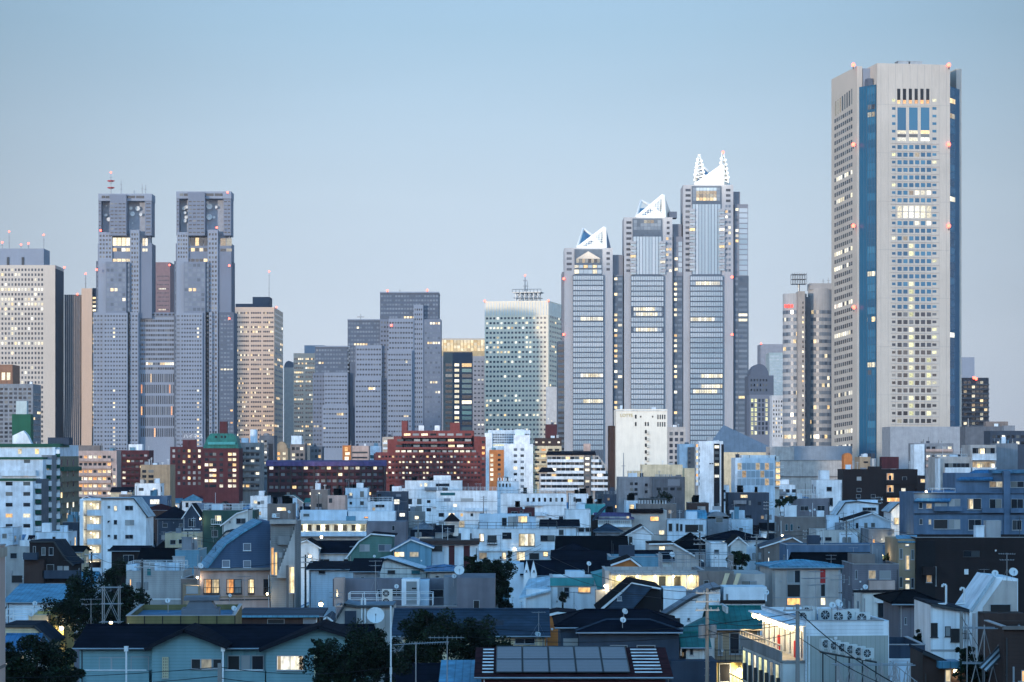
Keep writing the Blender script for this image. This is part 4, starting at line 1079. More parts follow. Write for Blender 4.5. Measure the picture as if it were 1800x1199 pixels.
pr_roof = roofm('purple')
b = mid('apartment_block', 'long low brown apartment block under a purple roof', 470, 676, 818, 1080, 'maroon', pb=860, par=False, short='long brown block with purple roof')
b.part(MB().prism_x([(-1.6, b.h - .3), (-1.2, b.h + 1.6), (5, b.h + 2.2), (12, b.h + 1.8), (12.6, b.h - .3)], -.6, b.w + .6), 'roof', pr_roof)
fl = MB()
for i in range(11): x = b.w * i / 10; fl.box(max(0, x - .3), min(b.w, x + .3), -1.5, 0, 0, b.h)
b.part(fl, 'party_wall', wall('brown'))
arows(b, 472, 674, fr_(820.5, 11.2, 5), 20, 6.6, 'ddcpd', .13, 'lb', bh=4.4, balm=wall('maroon'), bdep=1.3); b.finish()

b = mid('apartment_block', 'large red brick apartment block with a stepped roofline', 660, 853, 795, 1300, 'brickred', pb=845, par=False, dep=16, short='large red brick block')
for pl, pr, pt in ((692, 845, 767), (706, 833, 757), (706, 716, 740), (791, 808, 743), (681, 700, 772)): b.box('upper_storeys' if pr - pl > 60 else 'stair_tower', pl, pr, pt, 800, .3 if pr - pl > 60 else 2, 15, wall('brickred'))
b.box('end_wing', 845, 853.5, 768, None, -.5, 10, wall('brickred')); b.box('end_wing', 657, 664, 797, None, -.6, 8, wall('brickred'))
for x in (736, 764): b.box('water_tank', x, x + 9, 748, 757, 5, 9, wall('white'))
for y, x0, x1, n, p in ((762, 708, 830, 8, .2), (772, 696, 830, 9, .12), (782, 694, 832, 9, .1), (791.5, 694, 838, 14, .35)):
    arows(b, x0, x1, (y,), n, 5.4, 'cdcd', p, 'bl', yo=.3, bh=3.6, balm=wall('brickred'), wf=.72)
for j, y in enumerate((801, 810.5, 820, 829.5, 838)): arows(b, 664, 845, (y,), 30, 4.6, 'ddcd', (.16, .26, .2, .25, .12)[j], 'lbb', bh=4, balm=wall('brickred'), wf=.6)
arows(b, 846, 853, fr_(775, 9.6, 7), 1, 4.6, 'd', .3, 'o', yo=-.5); b.finish()
b = mid('office_building', 'pale office block with a greenish glazed upper front', 858, 932, 758, 1400, 'coolwhite', pb=800, cat='office building')
b.grid('F', 866, 931, 762, 780, 16, 4, .85, .7, 'p', None); b.grid('F', 866, 931, 781, 784, 16, 1, .9, .8, 'y', None); b.box('end_slab', 852, 865, 761, None, -1, 10, wall('white'))
for x in (884, 899, 918): b.mast(x, 752, 758, 4, .2, red=False, name='roof_mast')
b.finish()
b = mid('apartment_block', 'orange brown block with a column of lamps', 860, 886, 793, 1250, 'orange', pb=845); 
for j in range(6): b.pwin(862, 798 + j * 8.4, 867, 803 + j * 8.4, 'b' if j % 2 else 'l'); b.pwin(875, 798 + j * 8.4, 880, 802 + j * 8.4, 'd')
b.finish()
b = mid('apartment_block', 'white slab block with a cream wing and boxed roof tower', 886, 937, 783, 1150, 'white', pb=860)
b.box('cream_wing', 936.5, 987, 784, None, 3, 14, wall('cream')); b.box('roof_tower', 903, 931, 765, 783, 2, 9, wall('white')); b.box('roof_tank', 905, 922, 755, 766, 3, 8, wall('coolwhite'))
arows(b, 900, 924, fr_(788, 10.8, 8), 2, 4.6, 'dp', .06, 'l', wf=.5)
arows(b, 938, 985, fr_(789, 10.8, 6), 4, 5, 'ddk', .15, 'lo', yo=3, bh=3.6, balm=wall('cream')); b.finish()
b = mid('building', 'dark brown windowless box roof by the three pyramid towers', 959, 979, 748, 1270, 'maroon', pb=776, cat='building'); boxroof(b, 'roof_tank', 968, 975, 766, 771, -2, -1); b.finish()
b = mid('building', 'brown flat roof block with lamps along its edge', 940, 987, 772, 1240, 'brown', pb=784, cat='building')
for x in (941, 953, 964, 980): b.pwin(x, 776, x + 4, 779, 'b')
b.finish()
b = mid('apartment_block', 'cream terraced block with long white balconies and a sloping end', 962, 1046, 798, 1080, 'warmconcrete', pb=860, par=False, short='cream terraced balcony block')
P = lambda px, py: (b.X(px), b.Z(py))
b.part(MB().prism_y([P(1040, 860), P(1073, 860), P(1073, 829), P(1052, 801), P(1040, 801)], .5, 13), 'sloped_end', wall('warmconcrete'))
b.part(MB().prism_y([P(960, 800), P(1048, 800), P(1046, 793), P(963, 793)], -.6, 13), 'roof', roofm('navy'))
b.box('low_wing', 948, 975, 828, None, -1, 10, wall('warmconcrete')); b.part(MB().prism_y([P(946, 830), P(976, 830), P(970, 822), P(952, 822)], -2, 10), 'roof', roofm('navy'))
b.box('stair_column', 1027, 1038, 800, None, -1.6, 3, wall('taupe')); b.box('roof_hut', 1026, 1038, 780, 794, 3, 7, wall('pink'))
for j, y in enumerate((803, 813, 823, 833, 843, 853)):
    xr_ = (1052, 1058, 1064, 1070, 1072, 1072)[j]; xl_ = 962 if j < 3 else 950
    arows(b, xl_, 1026, (y,), 8, 4.6, 'dddk', .09, 'lb', yo=-.2 if j < 3 else -1.1, wf=.8); arows(b, 1039, xr_, (y,), 3, 4.6, 'ddk', .12, 'l', wf=.8, yo=.4)
    balc(b, xl_, 1026, y + 4.4, 4.6, -.2 if j < 3 else -1.1, 1.3, wall('white')); balc(b, 1039, xr_ + .6, y + 4.4, 4.6, .4, 1.5, wall('white'))
    b.pwin(1029, y + 1, 1036, y + 5, 'b' if random.random() < .5 else 'd', yo=-1.6)
b.finish()
b = mid('office_building', 'tall white sign-topped building with a strip of tiny windows', 1083, 1173, 722, 1000, surf('cream_white_tile', (.74, .69, .60), .75, var=.06, streak=.07), pb=832, cat='office building', dep=22, short='tall white sign-topped building')
text(b, 'LOTTE', 1090, 732.5, 5.4, surf('sign_gold', (.50, .40, .16), .5))
for y in (729, 742): 
    b.pwin(1116, y, 1119, y + 7, 'k')
    for k in range(4): b.pwin(1155.5 + k * 4, y, 1157.6 + k * 4, y + 8, 'd')
b.pwin(1125, 731, 1127.5, 734, 'k'); b.pwin(1146, 731, 1148.5, 734, 'k'); b.pwin(1133.5, 742, 1136, 749, 'k'); b.pwin(1138, 742, 1140.5, 749, 'k')
for j in range(6): b.pwin(1133.5, 756 + j * 11.8, 1137, 762 + j * 11.8, 'k'); balc(b, 1137, 1141, 759 + j * 11.8, 4, 0, .9, darkmetal, 'rail')
b.box('roof_edge', 1082.5, 1173.5, 721, 723, -.2, 0, wall('offwhite')); boxroof(b, 'water_tank', 1146, 1153, 716, 722)
b.finish()
b = mid('building', 'dark brown windowless slab touching the tall white building', 1070, 1083, 751, 1010, 'brown', pb=826, cat='building', dep=10); b.finish()
b = mid('office_building', 'beige office with a regular grid of square dark windows', 1174, 1205, 753, 1100, 'warmconcrete', pb=820, cat='office building')
b.grid('F', 1175, 1203, 757, 820, 3, 6, .62, .6, 'w'); b.finish()
b = mid('apartment_block', 'white block with a brown windowed side bay', 1194, 1223, 783, 1050, 'coolwhite', pb=822); b.box('brown_bay', 1209, 1223, 786, None, -.6, 4, wall('taupe'))
for j in range(5): b.pwin(1210, 787 + j * 8, 1214, 791 + j * 8, 'w', yo=-.6)
b.finish()
b = mid('hall', 'blank cream hall lit warmly, in front of the tall white building', 1129, 1200, 820, 860, 'cream', pb=860, cat='hall')
b.box('side_wing', 1105, 1130, 828, None, 1, 10, wall('cream')); b.box('side_wing', 1199, 1223, 823, None, 1, 12, wall('cream'))
for i in range(9): b.pwin(1152 + i * 3.4, 834, 1154.4 + i * 3.4, 841, 'c')
b.finish()
b = mid('building', 'blue grey concrete block with a roof mast before the cream hall', 1087, 1146, 842, 780, 'grey', pb=872, cat='building')
arows(b, 1106, 1122, (848, 858, 866), 2, 5, 'd', 0); arows(b, 1128, 1144, (850, 862), 1, 5, 'd', 0, wf=.3); b.mast(1096, 796, 842, 4, .25, red=False); b.box('roof_hut', 1105, 1120, 832, 842, 2, 6, wall('coolwhite')); b.finish()
b = mid('building', 'low grey block with one bright glazed corner before the cream hall', 1147, 1204, 842, 775, 'midgrey', pb=872, cat='building')
b.pwin(1174, 842.5, 1195, 854, 'p'); arows(b, 1152, 1200, (857,), 4, 5, 'd', .0); b.finish()
b = mid('apartment_block', 'white stair tower block with a black windowed bay', 1228, 1271, 779, 760, 'white', pb=858, short='white block with black bay')
b.box('black_bay', 1255, 1265, 780, None, -.25, 3, wall('blackwall')); b.box('black_edge', 1268, 1272.5, 781, None, -.1, 6, wall('blackwall'))
for j in range(7):
    y = 783 + j * 10.3; b.pwin(1256, y, 1264, y + 5, ('b', 'd', 'd', 'b', 'd', 'b', 'd')[j], yo=-.25)
    balc(b, 1222.5, 1228.5, y + 3, 5, 3, 3.0, wall('white')); b.pwin(1224, y - 2, 1228, y + 3, random.choice('blo'), yo=3)
b.box('balcony_core', 1223.5, 1229, 781, None, 3, 9, wall('warmconcrete')); b.pwin(1247, 814, 1250, 816, 'd'); b.pwin(1251, 814, 1254, 816, 'd'); b.finish()
# blue pyramid roof hall and its beige base
b = mid('pyramid_hall', 'dark blue pyramid roofed hall on a beige base', 1268, 1372, 795, 1260, 'cream', pb=850, par=False, cat='hall', dep=30)
ap = Vector((b.X(1272, 10), 10, b.Z(747, 10))); c4 = [Vector((b.X(px, y), y, b.Z(py, y))) for px, py, y in ((1236, 795, 2), (1374, 795, -1), (1374, 795, 29), (1236, 795, 29))]
mb = MB()
for i in range(4): mb.poly([c4[i], c4[(i + 1) % 4], ap])
mb.poly(c4[::-1]); b.part(mb, 'pyramid_roof', surf('blue_standing_seam', (.10, .15, .21), .45, bands=('X', 2.2, .12))); b.box('side_wall', 1240, 1269, 795, None, 4, 26, wall('bluegrey')); b.finish()
b = mid('office_building', 'glass fronted white building glowing from inside', 1292, 1362, 808, 800, 'coolwhite', pb=855, cat='office building', short='glowing glass fronted building')
b.grid('F', 1296, 1360, 813, 854, 8, 3, .88, .86, 's', lambda i, j: 'm' if (i, j) in ((0, 0), (1, 1), (5, 1), (6, 0), (6, 2), (4, 0)) else None); b.box('roof_terrace', 1304, 1364, 800, 809, 1, 9, whitemetal)
st = MB()
for i in range(40): a = i * .5; st.box(-1.6, 1.6, -.25, .25, i * .32, i * .32 + .1)
b.box('stair_core', 1362, 1370, 802, None, 1, 4, wall('offwhite'))
for j in range(4): b.pwin(1364, 812 + j * 11, 1371, 820 + j * 11, 'l', yo=.9); balc(b, 1362, 1377, 818 + j * 11, 4, .9, 1.6, whitemetal, 'rail')
b.finish()
def rounded(name, label, pl, pr, pt, D, mat, dep, r):
    b = mid(name, label, pl, pr, pt, D, mat, dep=dep, cat='hall', par=False, pb=pt + 34); w = b.w
    b.part(MB().prism_z([(w - .05, 0)] + [(w + r * math.sin(math.pi * i / 10) * .8, dep * (.5 - .5 * math.cos(math.pi * i / 10))) for i in range(1, 10)] + [(w - .05, dep)], 0, b.h - .02), 'rounded_end', b.mat); return b
b = rounded('hall', 'long beige hall with a grey cladded upper storey', 1396, 1490, 784, 1200, surf('bluegrey_cladding', (.20, .24, .29), .5), 20, 4)
b.box('beige_end', 1353, 1396.2, 785, None, .2, 18, wall('warmconcrete')); b.finish()
b = rounded('hall', 'low beige hall with curved end below the cladded hall', 1372, 1494, 810, 1120, 'warmconcrete', 18, 5)
b.box('eave_band', 1371.5, 1494, 837, 839, -.3, 0, wall('taupe')); b.box('roof_band', 1372, 1494, 808.6, 810.2, -.2, 2, wall('concrete')); b.finish()
b = mid('building', 'orange brown round topped slab standing on end', 1483, 1498, 803, 1000, 'orange', pb=828, cat='building', dep=6, par=False)
b.part(MB().prism_y([(b.w * (.5 + .5 * math.cos(math.pi * i / 10)), b.h + 1.5 * math.sin(math.pi * i / 10)) for i in range(11)], 0, 6), 'round_top', wall('orange')); b.finish()
b = mid('building', 'small tan rooftop block beside the orange round topped slab', 1511, 1531, 806, 960, 'tan', pb=828, cat='building'); b.pwin(1518, 811, 1526, 814, 'd'); boxroof(b, 'water_tank', 1516, 1525, 798, 806); b.finish()
b = mid('apartment_block', 'black brown block with three orange lit balcony openings', 1482, 1613, 829, 640, 'darkbrown', pb=888, dep=11, short='black block with orange lit openings')
b.box('stair_head', 1529, 1549, 820, 829, 2, 6, wall('darkbrown')); b.box('roof_box', 1550, 1580, 803, 824, 3, 7, wall('maroon'))
b.box('side_wing', 1612, 1626, 836, None, -1.0, 8, wall('darkbrown'))
mb = MB(); x = b.X(1536, 3); mb.tube((x, 3.5, b.h), (x, 3.5, b.Z(806, 3)), .85, 12); b.part(mb, 'steel_tank', metal)
for y in (832, 853): b.pwin(1558.5, y, 1571, y + 12, 'o'); b.pwin(1562, y + 4, 1567, y + 12, 'd', yo=-.06)
b.pwin(1559, 875, 1597, 882, 'o'); balc(b, 1557, 1600, 844, 6, 0, .9, wall('darkbrown')); balc(b, 1557, 1600, 866, 6, 0, .9, wall('darkbrown'))
for x, y, k in ((1506, 838, 'c'), (1506, 858, 'd'), (1505, 869, 'd'), (1531, 869, 'd'), (1584, 858, 'l'), (1586, 838, 'd'), (1618, 842, 'l')): b.pwin(x, y, x + 8, y + 6.5, k, yo=-1.0 if x > 1612 else 0)
b.finish()
b = mid('apartment_block', 'grey block with bright balcony lamps beyond the cream balconies', 1607, 1676, 782, 950, 'grey', pb=816)
b.box('white_end', 1607, 1625, 781, None, -1, 8, wall('coolwhite'))
for y in (785, 800, 812): arows(b, 1627, 1674, (y,), 5, 6, 'dcd', .35, 'ob', bh=4, balm=wall('pink'))
b.finish()
b = mid('apartment_block', 'cream block with long white slatted balconies', 1650, 1706, 808, 560, 'warmconcrete', pb=860, short='cream block with slatted balconies')
b.box('upper_wing', 1706, 1751, 782, None, -.3, 11, wall('warmconcrete'))
for j in range(3):
    y = 784 + j * 24.5
    b.pwin(1709, y + 3, 1749, y + 15, 'd' if j == 0 else 'm', yo=-.3); 
    if j == 1: b.pwin(1716, y + 6, 1729, y + 15, 'l', yo=-.4); b.pwin(1740, y + 6, 1749, y + 15, 'b', yo=-.4)
    if j == 0: b.pwin(1720, y + 4, 1731, y + 15, 'l', yo=-.4)
    balc(b, 1708, 1750, y + 13, 11, -.3, 1.2, wall('white'), 'rail'); balc(b, 1708.5, 1749.5, y + 14, 9.5, -.3, 1.0, wall('white'))
    if j < 2:
        y += 26; b.pwin(1660, y + 4, 1704, y + 12, 'd'); balc(b, 1660, 1705, y + 12, 11, 0, 1.1, wall('white'))
b.box('end_column', 1649, 1653, 806, None, -1.2, 3, wall('white')); rail(b, .5, b.w - .5, 1, 8, b.h + .1); b.finish()
b = mid('building', 'plain grey green rooftop tower with a mast', 1750, 1789, 784, 575, 'grey', pb=830, cat='building', dep=6); b.mast(1780, 772, 784, 3, .12, red=False); b.finish()
b = mid('building', 'dark low rooftops with a thin mast by the tallest tower', 1697, 1770, 752, 1150, 'midgrey', pb=785, cat='building'); b.box('upper_box', 1733, 1772, 741, 752, 3, 9, wall('taupe')); b.mast(1702, 735, 752, 4, .2, red=False); arows(b, 1740, 1768, (760, 770), 4, 5, 'd', .1); b.finish()
b = mid('building', 'dark flat block with lamps at the skyline end', 1741, 1812, 760, 1000, 'slate', pb=785, cat='building'); arows(b, 1743, 1810, (765, 776), 8, 5, 'd', .12, 'b'); boxroof(b, 'roof_hut', 1765, 1784, 748, 760, mat=wall('grey')); b.finish()
# big blue-grey apartment house at the frame edge
b = mid('apartment_block', 'big blue grey apartment house with bay windows and blue roof edges', 1606, 1830, 873, 378, 'bluegrey', pb=935, dep=14, roof='bluedeck', short='big blue grey apartment house')
b.box('top_storey', 1680, 1830, 832, 873, 1.5, 13, wall('bluegrey'))
x0, x1 = b.X(1682, 1), b.X(1745, 1); za, zb = b.Z(842, 1), b.Z(826, 1)
b.part(MB().slab([(x0, .8, za), (x1, .8, za), (x1 + .5, 4, zb), (x0 + 3.2, 4, zb)], .25), 'roof', roofm('blue'))
b.part(MB().box(b.X(1742, 2), b.X(1830, 2), .9, 13, b.Z(832, 1), b.Z(826, 1)), 'roof', roofm('bluedeck'))
b.part(MB().slab([(b.X(1606), -.6, b.Z(880)), (b.X(1668), -.6, b.Z(880)), (b.X(1684, 3), 2, b.Z(862, 2)), (b.X(1625, 3), 2, b.Z(862, 2))], .25), 'roof', roofm('blue'))
b.box('column', 1765, 1776, 828, None, -.35, 1, wall('bluegrey'))
for x, y, x2, y2, k in ((1739, 846, 1763, 857, 'm'), (1776, 846, 1800, 857, 'd')): b.pwin(x, y, x2, y2, k, yo=1.5)
for x, y, x2, y2, k in ((1615, 883, 1622, 894, 'd'), (1628, 885, 1638, 894, 'm'), (1643, 884, 1665, 897, 'c'), (1668, 877, 1688, 896, 'c'), (1700, 876, 1725, 896, 'k'), (1739, 877, 1761, 896, 'd'), (1777, 877, 1799, 896, 'd'),
        (1616, 912, 1622, 922, 'd'), (1641, 913, 1666, 930, 'k'), (1667, 913, 1688, 930, 'c'), (1702, 913, 1725, 932, 'd'), (1731, 915, 1760, 932, 't'), (1779, 914, 1796, 932, 'd'), (1632, 913, 1637, 922, 'm')): b.pwin(x, y, x2, y2, k)
b.pwin(1702, 877, 1711, 895, 'l', yo=-.09)
for px0, px1, y in ((1641, 1690, 890), (1725, 1763, 893), (1775, 1800, 893)): balc(b, px0, px1, y, 7, 0, .8, wall('bluegrey'))
for y in (866.5, 902): b.part(MB().box(0, b.w, -.15, 0, b.Z(y + 2), b.Z(y)), 'string_course', wall('slate'))
rail(b, b.X(1640), b.X(1680), .6, 4, b.h + .1); b.finish()
# ---------------------------------------------------------------- houses
HG = 'houses of the low town'
def gutter(b, x0, x1, y, z, mat=None):
    mb = MB(); mb.tube((x0, y, z), (x1, y, z), .07, 6); mb.tube((x1 - .3, y, z), (x1 - .3, -.08, z - .5), .045, 5); mb.tube((x1 - .3, -.08, z - .5), (x1 - .3, -.08, .1), .045, 5)
    b.part(mb, 'gutter', mat or metal)
def autowin(b, ztop, p=.12, face='F', floors=3, kinds='ddcd'):
    ln = b.w if face == 'F' else b.d
    n = max(1, int(ln / 3.1))
    for f in range(floors):
        z = ztop - 2.3 - f * 2.85
        if z < .6: break
        for i in range(n):
            if random.random() < .18: continue
            u = (i + .5) * ln / n; ww = random.choice((.8, 1.6, 1.7, 1.2)); hh = random.choice((1.0, 1.2, 1.9)) if ww > 1 else .9
            b.win(face, max(.3, u - ww / 2), min(ln - .3, u + ww / 2), z + (1.9 - hh) * .5, z + (1.9 - hh) * .5 + hh, random.choice('lbmml') if random.random() < p * 1.5 else random.choice(kinds))
def trim(b):
    """the small things a wall carries: downpipes, vent cowls, a meter box, a band course"""
    if b.D > 620: return
    rr = random.Random(int(b.px[0] * 7 + b.D)); w = b.w
    mb = MB(); u = rr.choice((.18, w - .18)); mb.tube((u, -.07, .1), (u, -.07, b.zt), .045, 6)
    for k in range(3): mb.box(u - .07, u + .07, -.1, 0, b.zt * (k + .5) / 3, b.zt * (k + .5) / 3 + .04)
    b.part(mb, 'downpipe', rr.choice((metal, whitemetal, darkmetal)))
    mb = MB()
    for k in range(rr.randint(1, 3)):
        u, z = rr.uniform(.5, max(.6, w - .5)), b.zt - rr.uniform(.5, 4.5)
        if z > 1: mb.tube((u, -.1, z), (u, 0, z), .09, 8); mb.box(u - .1, u + .1, -.13, -.1, z - .02, z + .12)
    b.part(mb, 'vent_cowl', rr.choice((whitemetal, metal)))
    if rr.random() < .5: u = rr.uniform(.5, max(.6, w - 1)); b.part(MB().box(u, u + .45, -.16, 0, max(.5, b.zt - 3.6), max(.5, b.zt - 3.6) + .6), 'meter_box', rr.choice((whitemetal, metal)))
    if rr.random() < .5: b.part(MB().box(0, w, -.05, 0, b.zt - 2.95, b.zt - 2.8), 'band_course', rr.choice((metal, whitemetal, darkmetal)))
def house(label, pl, pr, pt, hh, roof=('flat', 'deck'), wl='coolwhite', D=None, rz=0, dep=9, ps=None, pe=None, wins=(), name='house', cat='house', short=None, auto=True, pb=None, group=HG, finish=False, over=.45, side=True):
    D = D or DH(pt, hh)
    b = Bld(name, label, cat, pl, pr, D, rz, dep, ps, group, short)
    m = hwall(wl, D, (len(label) + int(pl)) % 3); b.mat = m; k = roof[0]; rm = roofm(roof[1]); w, d = b.w, b.d; o = over
    b.vis(pt, pb or pt + 34)
    pe = pe if pe is not None else pt + 14
    if k == 'flat':
        b.h = b.Z(pt); b.part(MB().box(0, w, 0, d, 0, b.h - .5), 'wall', m); parapet(b, b.h - .5, roof[1], m, .5); zt = b.h - .6
        cp = MB(); cp.box(-.04, w + .04, -.04, .26, b.h, b.h + .06); cp.box(-.04, .26, .26, d, b.h, b.h + .06); cp.box(w - .26, w + .04, .26, d, b.h, b.h + .06); b.part(cp, 'coping', metal)
    elif k == 'gx':
        ze, zr = b.Z(pe, -o), b.Z(pt, d / 2); sl = (zr - ze) / (d / 2 + o); zw = ze + sl * o - .22; b.h = zr
        b.part(MB().prism_x([(0, 0), (0, zw), (d / 2, zr - .24), (d, zw), (d, 0)], 0, w), 'wall', m)
        for y0, y1, n in ((-o, d / 2, 0), (d + o, d / 2, 1)):
            b.part(MB().slab([(-o, y0, ze), (w + o, y0, ze), (w + o, y1, zr), (-o, y1, zr)], .16), 'roof', rm)
        b.part(MB().tube((-o, d / 2, zr), (w + o, d / 2, zr), .12, 6), 'ridge_cap', rm)
        gutter(b, -o, w + o, -o - .06, ze - .1); zt = zw - .1
    elif k in ('gy', 'prof'):
        if k == 'gy':
            pa = roof[2] if len(roof) > 2 else (pl + pr) / 2; pL, pR = pe if isinstance(pe, tuple) else (pe, pe); pts = [(pl, pL), (pa, pt), (pr, pR)]
        else: pts = roof[2]
        loc = [(b.X(px), b.Z(py, 0, b.X(px))) for px, py in pts]
        b.part(MB().prism_y([(loc[0][0], 0)] + loc + [(loc[-1][0], 0)], 0, d), 'wall', m)
        for i, ((xa, za), (xb, zb)) in enumerate(zip(loc, loc[1:])):
            if abs(xb - xa) < .3: continue
            sl = (zb - za) / (xb - xa); e0 = o if i == 0 and abs(sl) > .05 and za < zb else 0; e1 = o if i == len(loc) - 2 and zb < za else 0
            if abs(sl) > 2.5: e0 = e1 = 0
            q = MB().slab([(xa - e0, -.3, za - sl * e0 + .19), (xb + e1, -.3, zb + sl * e1 + .19), (xb + e1, d + .3, zb + sl * e1 + .19), (xa - e0, d + .3, za - sl * e0 + .19)], .17)
            b.part(q, 'roof', rm)
            fa = MB().slab([(xa - e0, -.36, za - sl * e0 + .14), (xb + e1, -.36, zb + sl * e1 + .14), (xb + e1, -.303, zb + sl * e1 + .14), (xa - e0, -.303, za - sl * e0 + .14)], .2); b.part(fa, 'bargeboard', whitemetal if roof[1] in ('navy', 'black', 'slate', 'blue', 'teal', 'green') else darkmetal)
        b.h = max(z for x, z in loc); zt = min(loc[0][1], loc[-1][1]) - .1
    elif k in ('hip', 'pyr'):
        ze = b.Z(pe, -o); ins = (d / 2 if k == 'hip' else w / 2) if len(roof) < 3 else roof[2] * w; ins = min(ins, w / 2 - .05); zr = b.Z(pt, d / 2); b.h = zr
        b.part(MB().box(0, w, 0, d, 0, ze - .02), 'wall', m)
        mb = MB(); mb.box(-o, w + o, -o, d + o, ze, ze + .14)
        A = [(-o, -o, ze + .14), (w + o, -o, ze + .14), (w + o, d + o, ze + .14), (-o, d + o, ze + .14)]; r0, r1 = (ins, d / 2, zr), (w - ins, d / 2, zr)
        mb.poly([A[0], A[1], r1, r0]); mb.poly([A[1], A[2], r1]); mb.poly([A[2], A[3], r0, r1]); mb.poly([A[3], A[0], r0]); b.part(mb, 'roof', rm)
        cp = MB(); cp.tube(r0, r1, .12, 6)
        for a, r in ((0, r0), (1, r1), (2, r1), (3, r0)): cp.tube(A[a], r, .09, 5)
        b.part(cp, 'ridge_cap', rm); gutter(b, -o, w + o, -o - .06, ze - .05); zt = ze - .2
    elif k == 'shed':
        ze, zr = b.Z(pe, -o), b.Z(pt, d + o); sl = (zr - ze) / (d + 2 * o); b.h = zr
        b.part(MB().prism_x([(0, 0), (0, ze + sl * o - .2), (d, zr - sl * o - .2), (d, 0)], 0, w), 'wall', m)
        b.part(MB().slab([(-o, -o, ze), (w + o, -o, ze), (w + o, d + o, zr), (-o, d + o, zr)], .16), 'roof', rm); gutter(b, -o, w + o, -o - .06, ze - .1); zt = ze - .2
    b.zt = zt
    for q in wins:
        if len(q) > 5: b.pwin(q[0], q[1], q[2], q[3], q[4], face=q[5])
        else: b.pwin(*q)
    if auto and not wins: autowin(b, zt)
    if auto and side:
        if b.x0 < 0 or rz < 0: autowin(b, zt, .1, 'R', 2)
        else: autowin(b, zt, .1, 'L', 2)
    ROOFY.append(b); trim(b)
    if k == 'flat' and D > 270 and 'blank' not in label: rooftop(b)
    if finish: b.finish()
    return b
ROOFY = []
def hut(b, px0, px1, pt, pb, y0=2, y1=5, wl='coolwhite', name='roof_hut'): return b.box(name, px0, px1, pt, pb, y0, y1, wall(wl))
def lamp(px, py, D, label, e=25, r=.16, colr=(1, .8, .48), mat=None, pole=None, rz=0):
    x, z = (px - CX) * D / F, H + (HY - py) * D / F
    t = thing('wall_lamp' if pole is None else 'street_lamp', label, 'lamp', (x, D, z if pole is None else 0), 0, 'lit lamps in the town')
    mb = MB(); mb.ball((0, 0, 0), r, 0, 10, 6); zz = 0 if pole is None else z
    mb.build('globe', mat or warm_lamp, t, (0, 0, zz))
    f = MB(); f.tube((0, 0, r * .7), (0, 0, r * 1.5), r * .6, 8)
    if pole is None: f.tube((0, 0, r * 1.4), (0, .45, r * 1.4), .04, 5)
    else: f.tube((0, 0, r * 1.3), (0, .9, r * 1.9), .04, 6); f.tube((0, .9, r * 1.9), (0, .9, -z), .07, 6)
    f.build('bracket', darkmetal, t, (0, 0, zz))
    ld = bpy.data.lights.new('lamp_light', 'POINT'); ld.energy = e * 1.7; ld.color = colr; ld.shadow_soft_size = r + .03
    lo = bpy.data.objects.new('lamp_light', ld); col.objects.link(lo); lo.parent = t; lo.location = (0, -r - .1, zz - r - .05)
    return t

# ---- far-left column
b = house('tall white walk-up block with brightly lit stair landings and a cut corner', 178, 258, 877, 15.5, ('prof', 'deckwhite', [(178, 877), (236, 877), (257, 905)]), 'white', D=495, dep=10, name='apartment_block', cat='apartment block', auto=False, pb=1000, short='white block with lit stair landings')
for x, y, x2, y2, k in ((220, 889, 234, 897, 'd'), (189, 889, 194, 894, 'd'), (200, 889, 206, 898, 'b'), (220, 914, 236, 923, 'c'), (189, 915, 194, 919, 'd'), (200, 914, 206, 922, 'd'), (220, 940, 234, 947, 'd'), (189, 940, 194, 944, 'd'), (200, 940, 206, 948, 'd'), (189, 965, 194, 969, 'd'), (200, 965, 206, 973, 'd')): b.pwin(x, y, x2, y2, k)
b.box('stair_wing', 141, 178, 879, None, 2.4, 9, wall('offwhite')); b.box('stair_roof', 140, 179, 877, 880, -.2, 9.2, wall('white'))
b.box('end_fin', 140, 146, 879, None, -.6, 2.4, wall('white'))
for j in range(5):
    y = 892 + j * 25.5; b.pwin(162, y - 8, 176, y + 4, 'b', yo=2.4); b.pwin(147, y - 4, 152, y + 8, 'm', yo=2.4); b.box('stair_landing', 153, 178, y + 4, y + 14.5, .1, .3, wall('coolwhite')); b.box('landing_floor', 146, 178, y + 13, y + 14.5, .3, 2.4, wall('concrete'))
    xx, zz = b.X(160, 1.2), b.Z(y - 6, 1.2); o_ = MB().ball((0, 0, 0), .13, 0, 8, 5).build('stair_lamp', warm_lamp, b.root, (xx, 1.2, zz))
    ld = bpy.data.lights.new('stair_light', 'POINT'); ld.energy = 60; ld.color = (1, .84, .55); ld.shadow_soft_size = .25; lo = bpy.data.objects.new('stair_light', ld); col.objects.link(lo); lo.parent = b.root; lo.location = (xx, 1.0, zz - .3)
b.finish()
house('pale grey flat house with a balcony wall at the edge of the town', 8, 55, 961, 10, ('flat', 'deckdark'), 'plaster', D=385, wins=[(18, 972, 30, 982, 'd'), (20, 1011, 40, 1025, 'k')], finish=True, pb=1025)
b = house('dark brown angular house with glazed balconies and a slanted side', 48, 125, 953, 11, ('prof', 'deckdark', [(52, 953), (96, 953), (116, 982), (125, 990)]), 'darkbrown', D=372, wins=[(58, 960, 63, 978, 'k'), (73, 962, 80, 976, 'd'), (86, 962, 94, 976, 'd'), (101, 995, 110, 1015, 'c'), (112, 995, 121, 1015, 'c'), (82, 992, 95, 1012, 'k')], pb=1025)
balc(b, 43, 68, 971, 11, -1.2, 1.2, wall('slate')); balc(b, 77, 142, 1002, 13, 0, 1.2, wall('slate')); b.box('side_wing', 42, 77, 983, None, -1.2, 6, wall('brown')); b.finish()
b = house('pinkish beige wall end of a tall building cut by the picture edge', -150, -86, 975, 19, ('flat', 'deck'), 'pink', D=112, auto=False, name='apartment_block', cat='building', dep=12, pb=1199)
